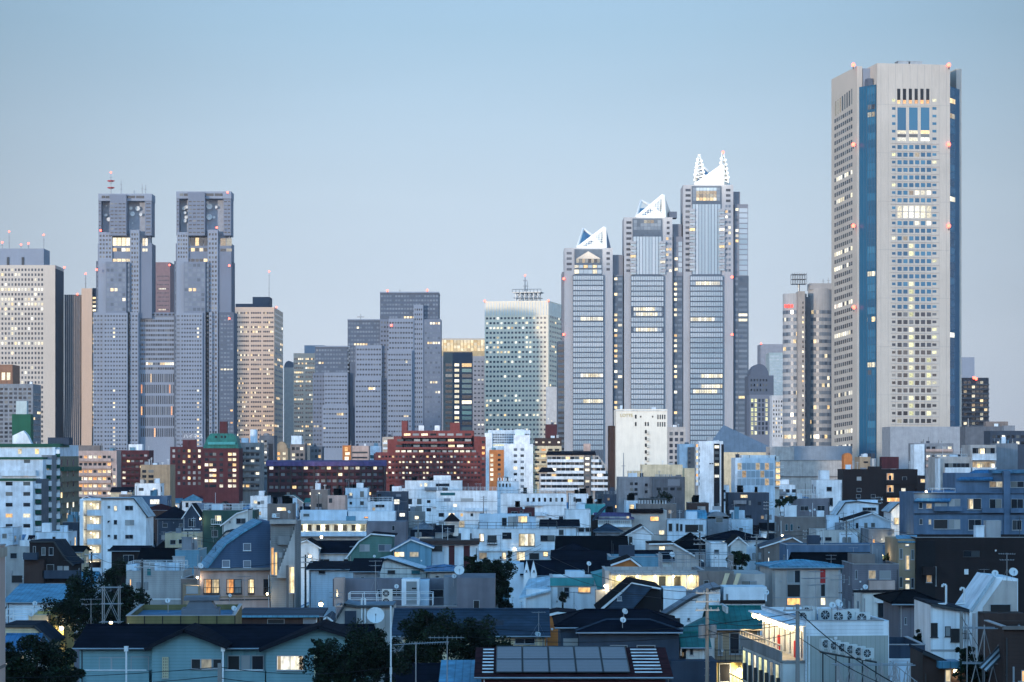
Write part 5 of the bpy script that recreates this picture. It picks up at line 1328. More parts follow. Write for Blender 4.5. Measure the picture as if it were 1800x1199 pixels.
b.part(MB().box(-.06, b.w + .1, -.1, 12, b.h - .55, b.h - .1), 'cornice', wall('beige')); b.part(MB().box(0, b.w + .03, -.04, 12, b.h - 5.9, b.h - 5.75), 'string_course', wall('taupe')); b.finish()
b = house('low house under a wide pale blue sheet metal roof', 12, 128, 1026, 8, ('shed', 'lightblue'), 'coolwhite', D=283, pe=1058, dep=9.5, pb=1070, finish=True)
b = house('yellow washed building with stepped balconies', 66, 114, 1074, 9.5, ('flat', 'deckdark'), 'yellow', D=238, auto=False, pb=1122, dep=5); b.pwin(98, 1084, 114, 1099, 'k'); balc(b, 86, 115, 1099, 20, 0, 1.0, wall('yellow')); b.pwin(102, 1098, 112, 1102, 'o'); b.box('lower_block', 50, 84, 1081, None, -1.5, 3, wall('cream')); rail(b, b.X(16), b.X(60), -1.4, 2, b.Z(1092), 1.2); b.finish()  # the street lamp's yellow is put into the wall colour
b = house('cream house end with a slanted parapet', 8, 88, 1103, 8.5, ('prof', 'deckdark', [(8, 1101), (62, 1101), (88, 1124)]), 'cream', D=224, auto=False, pb=1125, dep=5, finish=True)
house('small house with a bright cobalt blue roof over a lit window', 6, 52, 1115, 8, ('gx', 'blue'), 'offwhite', D=208, pe=1144, dep=7, wins=[(10, 1152, 44, 1170, 'b')], pb=1172, finish=True)

# ---- the long aqua apartment house in front
b = house('long aqua clad apartment house with two gables under a dark navy roof', 140, 640, 1099, 11.8, ('gx', 'navy'), 'aqua', D=185, pe=1138, dep=11, auto=False, pb=1199, name='apartment_house', cat='apartment house', short='long aqua apartment house')
clad = surf('aqua_siding', (.16, .29, .32), .6, bands=('Z', .23, .18), var=.14, scale=.3)
for pa, px0, px1, pe0, pe1, ptop in ((325, 267, 391, 1136, 1133, 1109), (560, 468, 652, 1138, 1128, 1103)):
    xa, xb = b.X(px0, -1.5), b.X(px1, -1.5); xc = b.X(pa, -1.5); za, zb, zc = b.Z(pe0, -1.5), b.Z(pe1, -1.5), b.Z(ptop, -1.5)
    b.part(MB().prism_y([(xa, 0), (xa, za), (xc, zc), (xb, zb), (xb, 0)], -1.5, 3), 'gable_bay', clad)
    for (x_, z_, x2, z2) in ((xa - .5, za - .25, xc, zc), (xc, zc, xb + .5, zb - .25)): b.part(MB().slab([(x_, -2.1, z_ + .2), (x2, -2.1, z2 + .2), (x2, 4.5, z2 + .2), (x_, 4.5, z_ + .2)], .18), 'gable_roof', roofm('navy'))
    fb = MB()
    for (x_, z_, x2, z2) in ((xa - .5, za - .25, xc, zc), (xc, zc, xb + .5, zb - .25)): fb.slab([(x_, -2.17, z_ + .18), (x2, -2.17, z2 + .18), (x2, -2.11, z2 + .18), (x_, -2.11, z_ + .18)], .24)
    b.part(fb, 'bargeboard', surf('dark_fascia', (.012, .014, .02), .9, spec=.05))
b.fbox(mb := MB(), 'F', b.X(140), b.X(267), 0, b.zt, 0, .04); b.part(mb, 'siding', clad)
for q in ((174, 1155, 196, 1179, 'k'), (196, 1155, 222, 1179, 'd'), (230, 1154, 262, 1181, 'd'), (400, 1152, 422, 1178, 'k'), (424, 1152, 440, 1178, 'c'), (442, 1152, 464, 1178, 'd')): b.pwin(*q)
for q in ((336, 1158, 353, 1176, 'k'), (353, 1158, 373, 1176, 'm'), (374, 1158, 390, 1175, 'k'), (486, 1152, 534, 1178.5, 'b')): b.pwin(*q, yo=-1.5)
for x0_, y0_, nx, nz in ((285, 1155, 3, 7), (552, 1151, 3, 7)):
    mb = MB(); xa, xb, z0, z1 = b.X(x0_, -1.6), b.X(x0_ + 11, -1.6), b.Z(y0_ + 38 if nz == 7 else 0, -1.6), b.Z(y0_, -1.6)
    for i in range(nx + 1): xx = xa + (xb - xa - .08) * i / nx; mb.box(xx, xx + .08, -1.62, -1.48, z0, z1)
    for j in range(nz + 1): zz = z0 + (z1 - z0 - .08) * j / nz; mb.box(xa + .085, xb - .085, -1.60, -1.48, zz, zz + .08)
    b.part(mb, 'lattice_screen', surf('screen_cream', (.5, .46, .32))); b.pwin(x0_ + .6, y0_ + .6, x0_ + 10.6, y0_ + 37, 'd', yo=-1.49)
for px0, px1 in ((152, 262), (392, 466)):
    ubalc(b, b.X(px0, -1.2), b.X(px1, -1.2), b.Z(1199, -1.2), b.Z(1180, -1.2), 1.3, clad, 'solid'); mb = MB().tube((b.X(px0), -1.35, b.Z(1178, -1.3)), (b.X(px1), -1.35, b.Z(1178, -1.3)), .045, 6); b.part(mb, 'handrail', whitemetal)
for px in (222, 392):
    mb = MB(); x_ = b.X(px, -1.7); mb.tube((x_, -1.7, 0), (x_, -1.7, b.Z(1145, -1.7)), .07, 6); mb.box(x_ - .14, x_ + .14, -1.84, -1.56, b.Z(1145, -1.7), b.Z(1136, -1.7)); b.part(mb, 'downpipe', whitemetal)
b.finish()

b = house('low flat building with an olive panelled parapet and blue roof deck', 222, 413, 1083, 11.2, ('flat', 'bluedeck'), 'olive', D=215, auto=False, ps=192, rz=4, dep=9, pb=1110, name='commercial_building', cat='building', short='olive panelled flat roof')
for i in range(7): b.part(MB().box(b.w * i / 6 - .04, b.w * i / 6 + .04, -.03, 0, b.h - 2.2, b.h), 'panel_joint', wall('darkbrown'))
mb = MB(); x_ = b.X(353, 4); z_ = b.h - .6; mb.box(x_ - 1.6, x_ + 1.6, 3, 6, z_, z_ + 1.0); mb.prism_y([(x_ - 1.3, z_ + 1), (x_ + 1.3, z_ + 1), (x_ + .9, z_ + 1.7), (x_ - .9, z_ + 1.7)], 3.2, 5.8); mb.box(x_ - 1.4, x_ + 1.6, 3, 6, z_ + 1.7, z_ + 2.0); b.part(mb, 'roof_ventilator', surf('weathered_steel', (.12, .14, .17), .6)); b.finish()

# ---- the slate mansard with concrete stair tower
b = house('beige house under a tall slate blue mansard with white framed skylights', 352, 475, 1003, 10.5, ('flat', 'deck'), 'pink', D=300, auto=False, pb=1066, dep=11, rz=11, short='beige house with slate mansard')
P = lambda px, py, yo=0: (b.X(px, yo), b.Z(py, yo))
q = [P(362, 1000, -.2), P(475, 1000, -.2), P(475, 917, -.2), P(459, 917, -.2), P(425, 937, -.2), P(395, 958, -.2)]
sl = surf('slate_shingle', (.06, .10, .17), .8, bands=('Z', .22, .3), var=.2)
b.part(MB().prism_y(q, -.25, 10), 'mansard', sl)
for (a, c) in ((q[0], q[5]), (q[5], q[4]), (q[4], q[3])): b.part(MB().slab([(a[0], -.5, a[1] + .1), (c[0], -.5, c[1] + .1), (c[0], 10.2, c[1] + .1), (a[0], 10.2, a[1] + .1)], .18), 'mansard_flank', roofm('lightblue'))
wf_ = surf('white_window_frame', (.7, .74, .78), .5)
for x, y in ((427.5, 955), (390.5, 984.5), (427.5, 985)): b.pwin(x, y, x + 13.5, y + 13, 'p', yo=-.27, fr=wf_)
b.box('eave_ledge', 350, 477, 998.5, 1003, -.6, 1, wall('concrete'))
for x, x2, ks in ((358, 386, 'ol'), (398, 425, 'oc'), (436, 447, 'l'), (463, 474, 'd')):
    n = len(ks)
    for i, kk in enumerate(ks): b.pwin(x + (x2 - x) * i / n, 1018, x + (x2 - x) * (i + 1) / n - .4, 1043, kk, fr=darkframe)
    balc(b, x, x2, 1032, 11, -.02, .35, darkmetal, 'rail')
b.box('string_course', 351, 475.5, 1048, 1050, -.12, 0, wall('tan'))
b.box('side_bay', 327, 352, 1030, None, -.8, 6, wall('tan')); b.pwin(327, 1030, 348, 1043, 'c', yo=-.8); b.finish()
b = house('raw concrete stair tower with a tall glowing yellow opening', 476, 519, 917, 15.8, ('flat', 'deckdark'), 'concrete', D=298, auto=False, pb=1060, name='stair_tower', cat='stair tower', dep=8, short='concrete stair tower')
b.pwin(475.5, 962, 482, 1011, 'o', yo=-.02); b.pwin(482, 970, 488, 1012, 'l', yo=-.02); b.box('landing_wall', 488, 510, 942, 958, -.5, 0, wall('concrete')); b.box('canopy', 474, 520, 914, 921, -.9, 1, wall('warmconcrete'))
mb = MB()
for i in range(14): mb.box(b.X(488) + i * .16, b.X(519), -.9 - .01 * i, 0, b.Z(1008) + i * .42 - .5, b.Z(1008) + i * .42)
b.part(mb, 'outer_stair', wall('warmconcrete')); b.pwin(507.5, 996, 518, 1043, 'l', yo=-1.1); b.box('pier', 503, 507, 994, None, -1.3, -1.0, wall('taupe')); b.finish()
b = house('single storey store under a blue edged shed roof', 425, 560, 1068, 9, ('shed', 'slate'), 'brown', D=248, pe=1082, dep=6, auto=False, pb=1098); b.box('eave_edge', 424, 561, 1082, 1085.5, -.6, -.4, roofm('lightblue')); b.pwin(470, 1088, 500, 1097, 'k'); b.pwin(533, 1087, 556, 1098, 'p'); b.finish()

# ---- left middle ground
for a in (
 ('small pale yellow house with one bright window', 290, 347, 937, 9.5, ('flat', 'deck'), 'cream', 515, 0, [(299, 949, 309, 957, 'd'), (314, 948, 325, 956, 'd'), (338, 945, 347, 960, 'l')]),
 ('dark green walled house with a white balcony', 356, 447, 897, 12.5, ('flat', 'greendeck'), 'darkgreen', 475, 0, [(378, 906, 389, 916, 'l'), (372, 932, 383, 944, 'd'), (405, 930, 415, 940, 'd')]),
 ('white house with a slanted dark roof before the green walled house', 391, 436, 898, 11, ('prof', 'navy', [(391, 922), (416, 903), (436, 897)]), 'offwhite', 455, 0, [(415, 911, 432, 921, 'd'), (402, 916, 406, 920, 'd')]),
 ('small white house with a sloping roof beneath the slate mansard flank', 378, 425, 933, 9, ('prof', 'deckdark', [(378, 956), (397, 935), (425, 933)]), 'white', 400, 0, [(392, 941, 404, 950, 'd')]),
 ('dark navy hipped house beside the lit stair landings', 196, 256, 960, 8.5, ('gx', 'navy'), 'darkbrown', 385, 968, []),
 ('wide black gabled roof with a tan end wall', 246, 312, 964, 9, ('gx', 'black'), 'tan', 368, 987, []),
 ('blue metal boxed roof terrace behind the pale terrace house', 308, 350, 967, 10, ('flat', 'bluedeck'), 'paleblue', 362, 0, [(315, 978, 320, 990, 'd')]),
 ('pale lavender house with a roof terrace and a blue door', 222, 322, 1004, 9, ('flat', 'deckwhite'), 'plaster', 318, 0, [(258, 999.5, 266, 1012, 't'), (228, 1018, 231, 1030, 'o')]),
 ('maroon tiled hipped house', 254, 305, 886, 9.5, ('hip', 'redbrown'), 'brown', 700, 897, []),
 ('dark navy hipped house beyond the small yellow house', 276, 332, 890, 9, ('hip', 'navy'), 'slate', 610, 912, []),
 ('steep black gabled house next to the green walled house', 322, 352, 886, 10, ('gy', 'black'), 'slate', 600, 908, []),
 ('grey blue house with one wide lit window', 230, 294, 872, 11, ('flat', 'deck'), 'bluegrey', 720, 0, [(264, 878, 280, 886, 'b')]),
 ('white slab house behind the dark hipped roofs', 237, 282, 850, 12, ('flat', 'deckwhite'), 'white', 850, 0, []),
 ('cream house with louvred balcony between dark roofs', 120, 142, 960, 8.5, ('gx', 'black'), 'cream', 420, 970, []),
 ('white rooftop hut house beside the dark angular house', 62, 120, 936, 11, ('flat', 'deck'), 'coolwhite', 450, 0, [(92, 943, 98, 955, 'd')]),
 ('plain grey tower house before the white and green block', 0, 22, 928, 11, ('flat', 'deck'), 'coolwhite', 455, 0, [(4, 938, 12, 946, 'd')]),
 ('blue grey corrugated shed house', 110, 138, 918, 12, ('flat', 'deckdark'), 'slate', 500, 0, []),
 ('low dark roofed house behind the store with blue eaves', 318, 352, 1018, 8.5, ('flat', 'deckdark'), 'taupe', 305, 0, [(322, 1028, 335, 1040, 'd')]),
 # ---- centre
 ('white house with dark gable edges, strongly lit by a lamp', 519, 560, 950, 9.3, ('gy', 'black', 540), 'white', 372, (957, 962), [(521, 963, 526, 975, 'd')]),
 ('long navy roofed house with two skylights', 548, 632, 951, 8.8, ('gx', 'navy'), 'coolwhite', 375, 972, []),
 ('green house with a steep navy roof, white shutters and gable edge', 614, 689, 938, 10, ('prof', 'navy', [(612, 976), (630, 953), (652, 939), (689, 942)]), 'greenwall', 368, 0, [(632, 957, 650, 969, 'c'), (665, 957, 688, 969, 'p')]),
 ('pale blue gabled house with two lit windows', 691, 758, 949, 9.5, ('gy', 'blue', 722), 'paleblue', 362, (966, 962), [(693, 970, 711, 979, 'l'), (720, 970, 736, 979, 'm')]),
 ('low white house with navy shed roof before the long navy roof', 543, 622, 986, 8, ('shed', 'navy'), 'coolwhite', 322, 1000, [(560, 1003, 572, 1009, 'd')]),
 ('white gabled shed with a dark doorway below the pale blue house', 662, 752, 984, 8.3, ('prof', 'whitemetal', [(662, 988), (681, 983), (752, 1005)]), 'offwhite', 318, 0, [(723, 1002, 739, 1009, 't'), (681, 1002, 695, 1009, 'k')]),
 ('narrow grey house with a steep navy roof slope', 621, 662, 981, 10.2, ('shed', 'navy'), 'grey', 298, 1004, [(634, 1014, 641, 1024, 'd')]),
 ('little house with a blue roof and warmly lit eaves', 753, 806, 993, 8, ('hip', 'blue'), 'warmconcrete', 312, 1004, [(765, 1012, 772, 1016, 'd')]),
 ('white three storey house with a flat roof and dark windows', 994, 1038, 896, 11.5, ('flat', 'deckwhite'), 'white', 470, 0, [(1014, 927, 1027, 935, 'd'), (1029, 927, 1039, 935, 'd')]),
 ('white gabled house with a navy roof beside the white modern villa', 954, 1015, 914, 10, ('gx', 'navy'), 'coolwhite', 418, 925, [(982, 931, 991, 941, 'd')]),
 ('white flat house with tall black windows and a wide black opening', 1173, 1241, 914, 10.5, ('flat', 'deckwhite'), 'coolwhite', 430, 0, [(1175, 920, 1182, 934, 'k'), (1188, 920, 1193, 934, 'k'), (1195, 921, 1200, 934, 'd'), (1204, 922, 1228, 936, 'k'), (1228, 922, 1236, 934, 'd')]),
 ('plain white cube house next to the barrel roof', 1284, 1323, 913, 10, ('flat', 'deckwhite'), 'coolwhite', 450, 0, [(1299, 928, 1306, 933, 'd')]),
 ('navy gabled house with a white front and dark porch', 1096, 1145, 925, 9.6, ('prof', 'navy', [(1093, 946), (1130, 925), (1145, 937)]), 'white', 385, 0, [(1097, 944, 1103, 958, 'd'), (1105, 943, 1112, 966, 'k')]),
 ('cream house with a long slanted black edged roof', 1140, 1232, 955, 8.5, ('prof', 'black', [(1140, 957), (1184, 956), (1232, 984)]), 'warmconcrete', 352, 0, [(1158, 960, 1169, 967, 'l')]),
 ('steep black pyramid roofed house', 1185, 1249, 937, 9.8, ('pyr', 'black'), 'slate', 366, 966, []),
 ('wide navy hipped house with a small white gable', 1245, 1345, 933, 9, ('hip', 'navy'), 'coolwhite', 395, 950, [(1268, 951, 1276, 958, 'b')]),
 ('white box annex with a tiled parapet', 1249, 1278, 956, 8.6, ('flat', 'deckwhite'), 'white', 355, 0, [(1255, 966, 1264, 973, 'd')]),
 ('white gabled cottage with black roof wedges', 1284, 1312, 944, 9, ('gy', 'black'), 'offwhite', 372, 956, []),
 ('long dark navy roof running behind the twin gabled house', 975, 1180, 968, 8.7, ('gx', 'navy'), 'offwhite', 328, 985, []),
 ('pale blue clad building below the long navy roof', 1072, 1164, 979, 9, ('flat', 'lightblue'), 'paleblue', 312, 0, []),
 ('black low roofed house with an orange gable', 1068, 1125, 982, 8.5, ('gy', 'black', 1108), 'orange', 296, (996, 995), []),
 ('sprawling black tiled roof in front of the white modern villa', 982, 1100, 943, 9.2, ('gx', 'black'), 'slate', 378, 967, []),
 ('low navy roof tucked beside the white modern villa', 983, 1034, 955, 8.7, ('hip', 'navy'), 'brown', 350, 972, []),
 ('blue grey hipped house behind the black tiled roof', 1048, 1090, 920, 10, ('hip', 'slate'), 'grey', 425, 935, []),
 # ---- right middle
 ('white gabled house with three square windows and a navy roof', 1491, 1565, 902, 10.8, ('gy', 'navy', 1533), 'coolwhite', 402, (915, 917), [(1504, 919, 1509, 929, 'd'), (1519, 919, 1525, 929, 'd'), (1531, 919, 1538, 927, 'd'), (1520, 938, 1525, 956, 'k')]),
 ('taupe flat building with two small green windows', 1371, 1477, 909, 10.8, ('flat', 'deckdark'), 'taupe', 432, 0, [(1380, 921, 1385, 933, 't'), (1389, 921, 1394, 933, 't'), (1402, 925, 1406, 930, 'd')]),
 ('mauve walled house with drying rack on its roof', 1399, 1458, 877, 12.6, ('flat', 'deckdark'), 'lavender', 525, 0, []),
 ('blank white box building with a roof hut', 1435, 1480, 844, 16, ('flat', 'deckwhite'), 'white', 560, 0, []),
 ('house under a pale metal roof with a clerestory', 1473, 1544, 878, 11, ('prof', 'whitemetal', [(1473, 901), (1485, 884), (1506, 882), (1544, 886)]), 'coolwhite', 470, 0, [(1516, 892, 1540, 898, 'd')]),
 ('white house glowing under bright lamps', 1566, 1614, 890, 11, ('prof', 'deckwhite', [(1566, 897), (1578, 886), (1602, 886), (1614, 902)]), 'white', 418, 0, [(1571, 910, 1580, 922, 'l'), (1588, 913, 1603, 926, 'b'), (1606, 908, 1613, 924, 'b')]),
 ('brown gabled house with a teal grey roof', 1340, 1416, 945, 9, ('gy', 'slate', 1393), 'taupe', 385, (962, 958), [(1350, 980, 1352, 990, 'l')]),
 ('long blue grey flat building across the middle', 1382, 1572, 958, 9.4, ('flat', 'deck'), 'bluegrey', 352, 0, []),
 ('grey blank house with a bright side lamp', 1527, 1572, 931, 10.4, ('flat', 'deckwhite'), 'grey', 384, 0, [(1533, 948, 1538, 957, 'o')]),
 ('low white shop with a canvas screen', 1434, 1512, 932, 9.8, ('flat', 'deckwhite'), 'offwhite', 392, 0, [(1440, 944, 1446, 951, 'd'), (1450, 944, 1462, 951, 'd')]),
 ('long black roofed house with a white gable tip', 1403, 1535, 972, 8.6, ('gx', 'black'), 'coolwhite', 302, 997, [(1478, 1000, 1490, 1008, 't')]),
 ('pale house with a loggia and a tan balcony', 1498, 1580, 992, 10.6, ('flat', 'deck'), 'lavender', 290, 0, [(1503, 1002, 1507, 1018, 'd'), (1526, 1002, 1540, 1018, 'm'), (1546, 1003, 1566, 1018, 'c')]),
):
    lb, pl, pr, pt, hh, rf, wl, D_, pe_, wn = a
    b = house(lb, pl, pr, pt, hh, rf, wl, D=D_, pe=pe_ or None, wins=wn, dep=8 if rf[0] != 'flat' else 9)
    if 'skylights' in lb:
        for k in range(2):
            x_ = b.w * (.78 + .1 * k); yq = 1.4 - k * .8; zq = b.h - (4 - yq) * (b.h - b.Z(972, -.45)) / 4.45
            b.part(MB().box(x_, x_ + .7, yq, yq + 1.1, zq + .08, zq + .25), 'skylight', K['p'])
    if 'roof hut' in lb: hut(b, 1442, 1458, 827, 844, 2, 6, 'white')
    if 'tan balcony' in lb:
        b.box('roof_shed', 1498, 1538, 974, 992, 2, 6, wall('taupe')); balc(b, 1526, 1571, 1020, 16, 0, 1, wall('pink'))
    if 'white balcony' in lb: balc(b, 372, 391, 912, 9, 0, 1, whitemetal, 'rail'); rail(b, .3, b.w - .3, .3, 7, b.h)
    if 'roof terrace and a blue door' in lb: hut(b, 250, 280, 989, 1004, 4, 8, 'plaster'); hut(b, 222, 240, 992, 1004, 3, 6, 'coolwhite'); rail(b, .2, b.w - .2, .2, 6, b.h)
    if 'drying rack' in lb: rail(b, 1, b.w - 1, 1, 6, b.h, 1.8)
    if 'canvas screen' in lb: b.part(MB().slab([(b.X(1473), -1.2, b.Z(958)), (b.X(1508), -1.2, b.Z(958)), (b.X(1506), -.3, b.Z(936)), (b.X(1475), -.3, b.Z(936))], .05), 'canvas_screen', wall('white'))
    if 'clerestory' in lb: hut(b, 1512, 1543, 879, 890, 2, 6, 'coolwhite', 'clerestory')
    b.finish()

# cream lit corridor apartment
def corridor(b, px0, px1, pt, pb, kinds, nd=6, dep=1.6, e=70, nl=4, warm=(1, .84, .5)):
    """an open access corridor: a dark-edged recess in front of a door wall, lamps on its ceiling"""
    u0, u1 = b.X(px0), b.X(px1); z1, z0 = b.Z(pt), b.Z(pb)
    b.part(MB().box(u0, u1, -dep, 0, z1, z1 + .25), 'corridor_roof', b.mat); b.part(MB().box(u0, u1, -dep, 0, z0 - .2, z0), 'corridor_floor', b.mat)
    n = nd
    for i in range(n):
        uu = u0 + (u1 - u0) * (i + .5) / n; b.win('F', uu - .4, uu + .4, z0 + .02, min(z0 + 1.95, z1 - .1), random.choice(kinds), 0, 'door')
        b.part(MB().tube((u0 + (u1 - u0) * i / n + .05, -dep + .05, z0), (u0 + (u1 - u0) * i / n + .05, -dep + .05, z1), .05, 6), 'post', whitemetal)
    for i in range(nl):
        uu = u0 + (u1 - u0) * (i + .5) / nl
        MB().ball((0, 0, 0), .11, 0, 8, 5).build('ceiling_lamp', warm_lamp, b.root, (uu, -dep * .5, z1 - .14))
        ld = bpy.data.lights.new('corridor_light', 'POINT'); ld.energy = e * 1.4; ld.color = warm; ld.shadow_soft_size = .25
        lo = bpy.data.objects.new('corridor_light', ld); col.objects.link(lo); lo.parent = b.root; lo.location = (uu, -dep * .5, z1 - .45)
b = house('cream apartment with a long brightly lit access corridor', 521, 645, 916, 12.4, ('flat', 'deckwhite'), 'offwhite', D=430, auto=False, pb=950, dep=8, name='apartment_block', cat='apartment block', short='cream apartment with lit corridor')
corridor(b, 521, 645, 921, 934, 'dk', 8, 1.4, 75, 4); ubalc(b, 0, b.X(645), b.Z(941), b.Z(934), 1.6, wall('coolwhite')); b.box('upper_terrace', 528, 610, 897, 916, 3, 7, wall('coolwhite')); b.box('upper_terrace', 612, 694, 899, 917, 3, 8, wall('white'))
b.box('end_block', 645, 713, 917, None, -1.5, 8, wall('lavender')); b.pwin(689, 924, 694, 933, 'd', yo=-1.5); b.pwin(533, 903, 544, 908, 'd', yo=3); b.pwin(640, 908, 647, 911, 'o', yo=3); b.finish()
b = house('building with a brown slab roof over brown and white striped walls', 759, 840, 956, 9, ('flat', 'deckdark'), 'white', D=366, auto=False, pb=993, dep=8, short='brown and white striped building')
b.box('roof_slab', 734, 842, 950, 957, -.8, 8.5, wall('brown'))
for x0_, x1_ in ((789, 799), (815, 826)): b.box('brown_panel', x0_, x1_, 959, None, -.04, 0, wall('maroon'))
b.box('side_wing', 757, 780, 966, None, -.5, 5, wall('coolwhite')); b.pwin(758, 958, 778, 970, 'k', yo=-.5); b.finish()
b = house('white modern villa with a big lit picture window and penthouse', 839, 982, 930, 10.8, ('flat', 'deckwhite'), 'white', D=388, auto=False, pb=985, dep=9, short='white modern villa')
b.part(MB().prism_z([(0, .0), (0, 5), (-.6, 5), (-.9, 3.2), (-.85, 1.4), (-.5, .4)], b.Z(966), b.h), 'curved_corner', wall('white'))
for q in ((883, 936, 899, 947, 'd'), (912, 938, 940, 960, 'b'), (950, 941, 975, 951, 'd'), (842, 938, 851, 952, 'b'), (857, 941, 873, 953, 'd')): b.pwin(*q, fr=darkframe)
balc(b, 856, 874, 949, 7, 0, .6, darkmetal, 'rail')
hut(b, 842, 930, 904, 930, 2.5, 7, 'coolwhite', 'penthouse'); b.pwin(893, 908, 910, 925, 'c', yo=2.5); b.pwin(911, 907, 927, 919, 'l', yo=2.5); b.pwin(882, 910, 891, 925, 'd', yo=2.5); rail(b, .2, b.w - .2, .3, 8, b.h, 1.0, darkmetal)
b.box('floor_edge', 838, 983, 966, 969, -.3, 0, wall('white'))
for q in ((842, 971, 856, 983, 'm'), (882, 971, 890, 985, 'l'), (908, 970, 923, 986, 'b'), (930, 972, 948, 984, 'k'), (955, 970, 963, 978, 'l')): b.pwin(*q)
b.finish()
b = house('white balconied house under a purple grey lean-to roof', 1050, 1110, 902, 11.5, ('gx', 'purple'), 'offwhite', D=430, pe=912, auto=False, pb=952, dep=8)
b.part(MB().slab([(b.X(1040), -1.5, b.Z(914, -1.5)), (b.X(1052), -1.5, b.Z(903, -1.5)), (b.X(1066), -.2, b.Z(887)), (b.X(1054), -.2, b.Z(896))], .3), 'side_lean_to', wall('slate'))
b.box('slant_wing', 1110, 1172, 897, None, 1, 8, wall('warmconcrete')); b.box('wing_roof', 1109, 1166, 896, 902, .6, 8.4, roofm('browntile'))
for y in (908, 930): b.pwin(1053, y, 1108, y + 11, 'c'); balc(b, 1052, 1109, y + 6, 10, 0, 1.2, whitemetal, 'rail'); balc(b, 1051, 1110, y + 14, 3, 0, 1.3, wall('white'))
b.pwin(1143, 908, 1158, 916, 'o', yo=1); b.pwin(1158, 932, 1168, 940, 'l', yo=1); b.pwin(1101, 907, 1106, 912, 'l', yo=-.1); b.box('dark_pier', 1040, 1051, 906, None, -.4, 4, wall('darkbrown')); b.finish()
b = house('grey arched gable house under a blue barrel roof', 1243, 1281, 908, 10.6, ('flat', 'deck'), 'grey', D=440, auto=False, pb=937, dep=8)
ar = lambda x0_, x1_, z_, hh: [((x0_ + x1_) / 2 + (x1_ - x0_) / 2 * math.cos(math.pi * i / 12), z_ + hh * math.sin(math.pi * i / 12)) for i in range(13)]
b.part(MB().prism_y(ar(0, b.w, b.h - .4, 1.2), 0, 7), 'arched_gable', wall('grey')); b.pwin(1258, 909, 1271, 919, 'd')
b.part(MB().prism_x([(4 + 4.2 * math.cos(math.pi * i / 12), b.Z(912, 2) + 1.5 * math.sin(math.pi * i / 12)) for i in range(13)], b.X(1208), b.X(1243)), 'barrel_roof', roofm('lightblue')); b.box('side_wing', 1209, 1243.5, 911, None, .2, 8, wall('coolwhite')); b.finish()
b = house('navy roofed house with twin white pointed gables', 921, 1068, 986, 9.6, ('gx', 'navy'), 'white', D=288, pe=1011, dep=8, auto=False, pb=1015)
for pa in (926, 938):
    xa, xb, xc = b.X(pa - 5.5, -1.2), b.X(pa + 5.5, -1.2), b.X(pa, -1.2); z_ = b.Z(1008, -1.2)
    b.part(MB().prism_y([(xa, 0), (xa, z_), (xc, b.Z(986, -1.2)), (xb, z_), (xb, 0)], -1.2, 1), 'pointed_gable', wall('white'))
b.pwin(924, 1002, 927, 1006, 'd', yo=-1.2); b.pwin(937, 1002, 940, 1006, 'd', yo=-1.2); b.box('side_block', 895, 921, 991, None, 0, 7, wall('coolwhite')); b.box('corner_tower', 895, 900, 990, 1008, -.3, .2, wall('white')); b.finish()
b = house('white building with a broad teal fascia and an orange lit window', 968, 1062, 1016, 10.6, ('flat', 'greendeck'), 'white', D=264, auto=False, pb=1070, dep=8, short='white building with teal fascia')
b.box('teal_fascia', 967, 1044, 1016, 1030, -.25, 0, wall('teal')); b.part(MB().prism_y([(b.X(1041), b.Z(1010)), (b.X(1062), b.Z(1005)), (b.X(1062), b.Z(1035)), (b.X(1050), b.Z(1035))], -.2, 6), 'teal_return', wall('teal'))
for q in ((980, 1032, 990, 1050, 'c'), (991, 1032, 1001, 1050, 'd'), (1016, 1032, 1038, 1042, 'o'), (1053, 1022, 1061, 1033, 'k'), (962, 1030, 966, 1045, 'd')): b.pwin(*q)
b.box('lean_to_wing', 925, 968, 1036, None, -1.5, 5, wall('white')); b.part(MB().slab([(b.X(912, -2), -2, b.Z(1050)), (b.X(968, -2), -2, b.Z(1036)), (b.X(968), 5, b.Z(1016)), (b.X(930), 5, b.Z(1022))], .15), 'lean_to_roof', roofm('whitemetal')); hut(b, 994, 1028, 1004, 1017, 2, 5, 'coolwhite'); b.finish()
b = house('long beige apartment with a dazzling yellow open corridor', 1064, 1238, 1003, 12.2, ('flat', 'bluedeck'), 'warmconcrete', D=254, auto=False, pb=1070, dep=9, name='apartment_block', cat='apartment block', short='beige apartment with yellow corridor')
corridor(b, 1072, 1230, 1010, 1034, 'dck', 6, 1.7, 95, 5, (1, .80, .38)); ubalc(b, b.X(1046), b.X(1230), b.Z(1062), b.Z(1035), 1.9, wall('concrete'))
b.box('end_wall', 1064, 1071, 1003, None, -2.2, 0, wall('warmconcrete')); b.box('corridor_end', 1228, 1290, 1004, None, -1.8, 8, wall('taupe')); b.pwin(1237, 1020, 1246, 1032, 'k', yo=-1.8)
b.box('east_wing', 1290, 1345, 1009, None, -1.2, 8, wall('warmconcrete')); b.pwin(1303, 1021, 1330, 1037, 'd', yo=-1.2); b.pwin(1318, 1022, 1329, 1036, 'c', yo=-1.3)
for px in (1275, 1295): b.part(MB().slab([(b.X(px - 12, -2.1), -2.1, b.Z(1046, -2)), (b.X(px - 6, -2.1), -2.1, b.Z(1046, -2)), (b.X(px + 8, -2.1), -2.1, b.Z(1008, -2)), (b.X(px, -2.1), -2.1, b.Z(1008, -2))], .3), 'slanted_brace', wall('cream'))
rail(b, b.X(1165), b.X(1290), 1, 7, b.h + .05, 1.5, metal); b.finish()
b = house('grey flat building with a roof terrace, white stair hut and railings', 590, 803, 1066, 12, ('flat', 'deckwhite'), 'lavender', D=246, auto=False, pb=1070, dep=10, short='grey building with roof terrace')
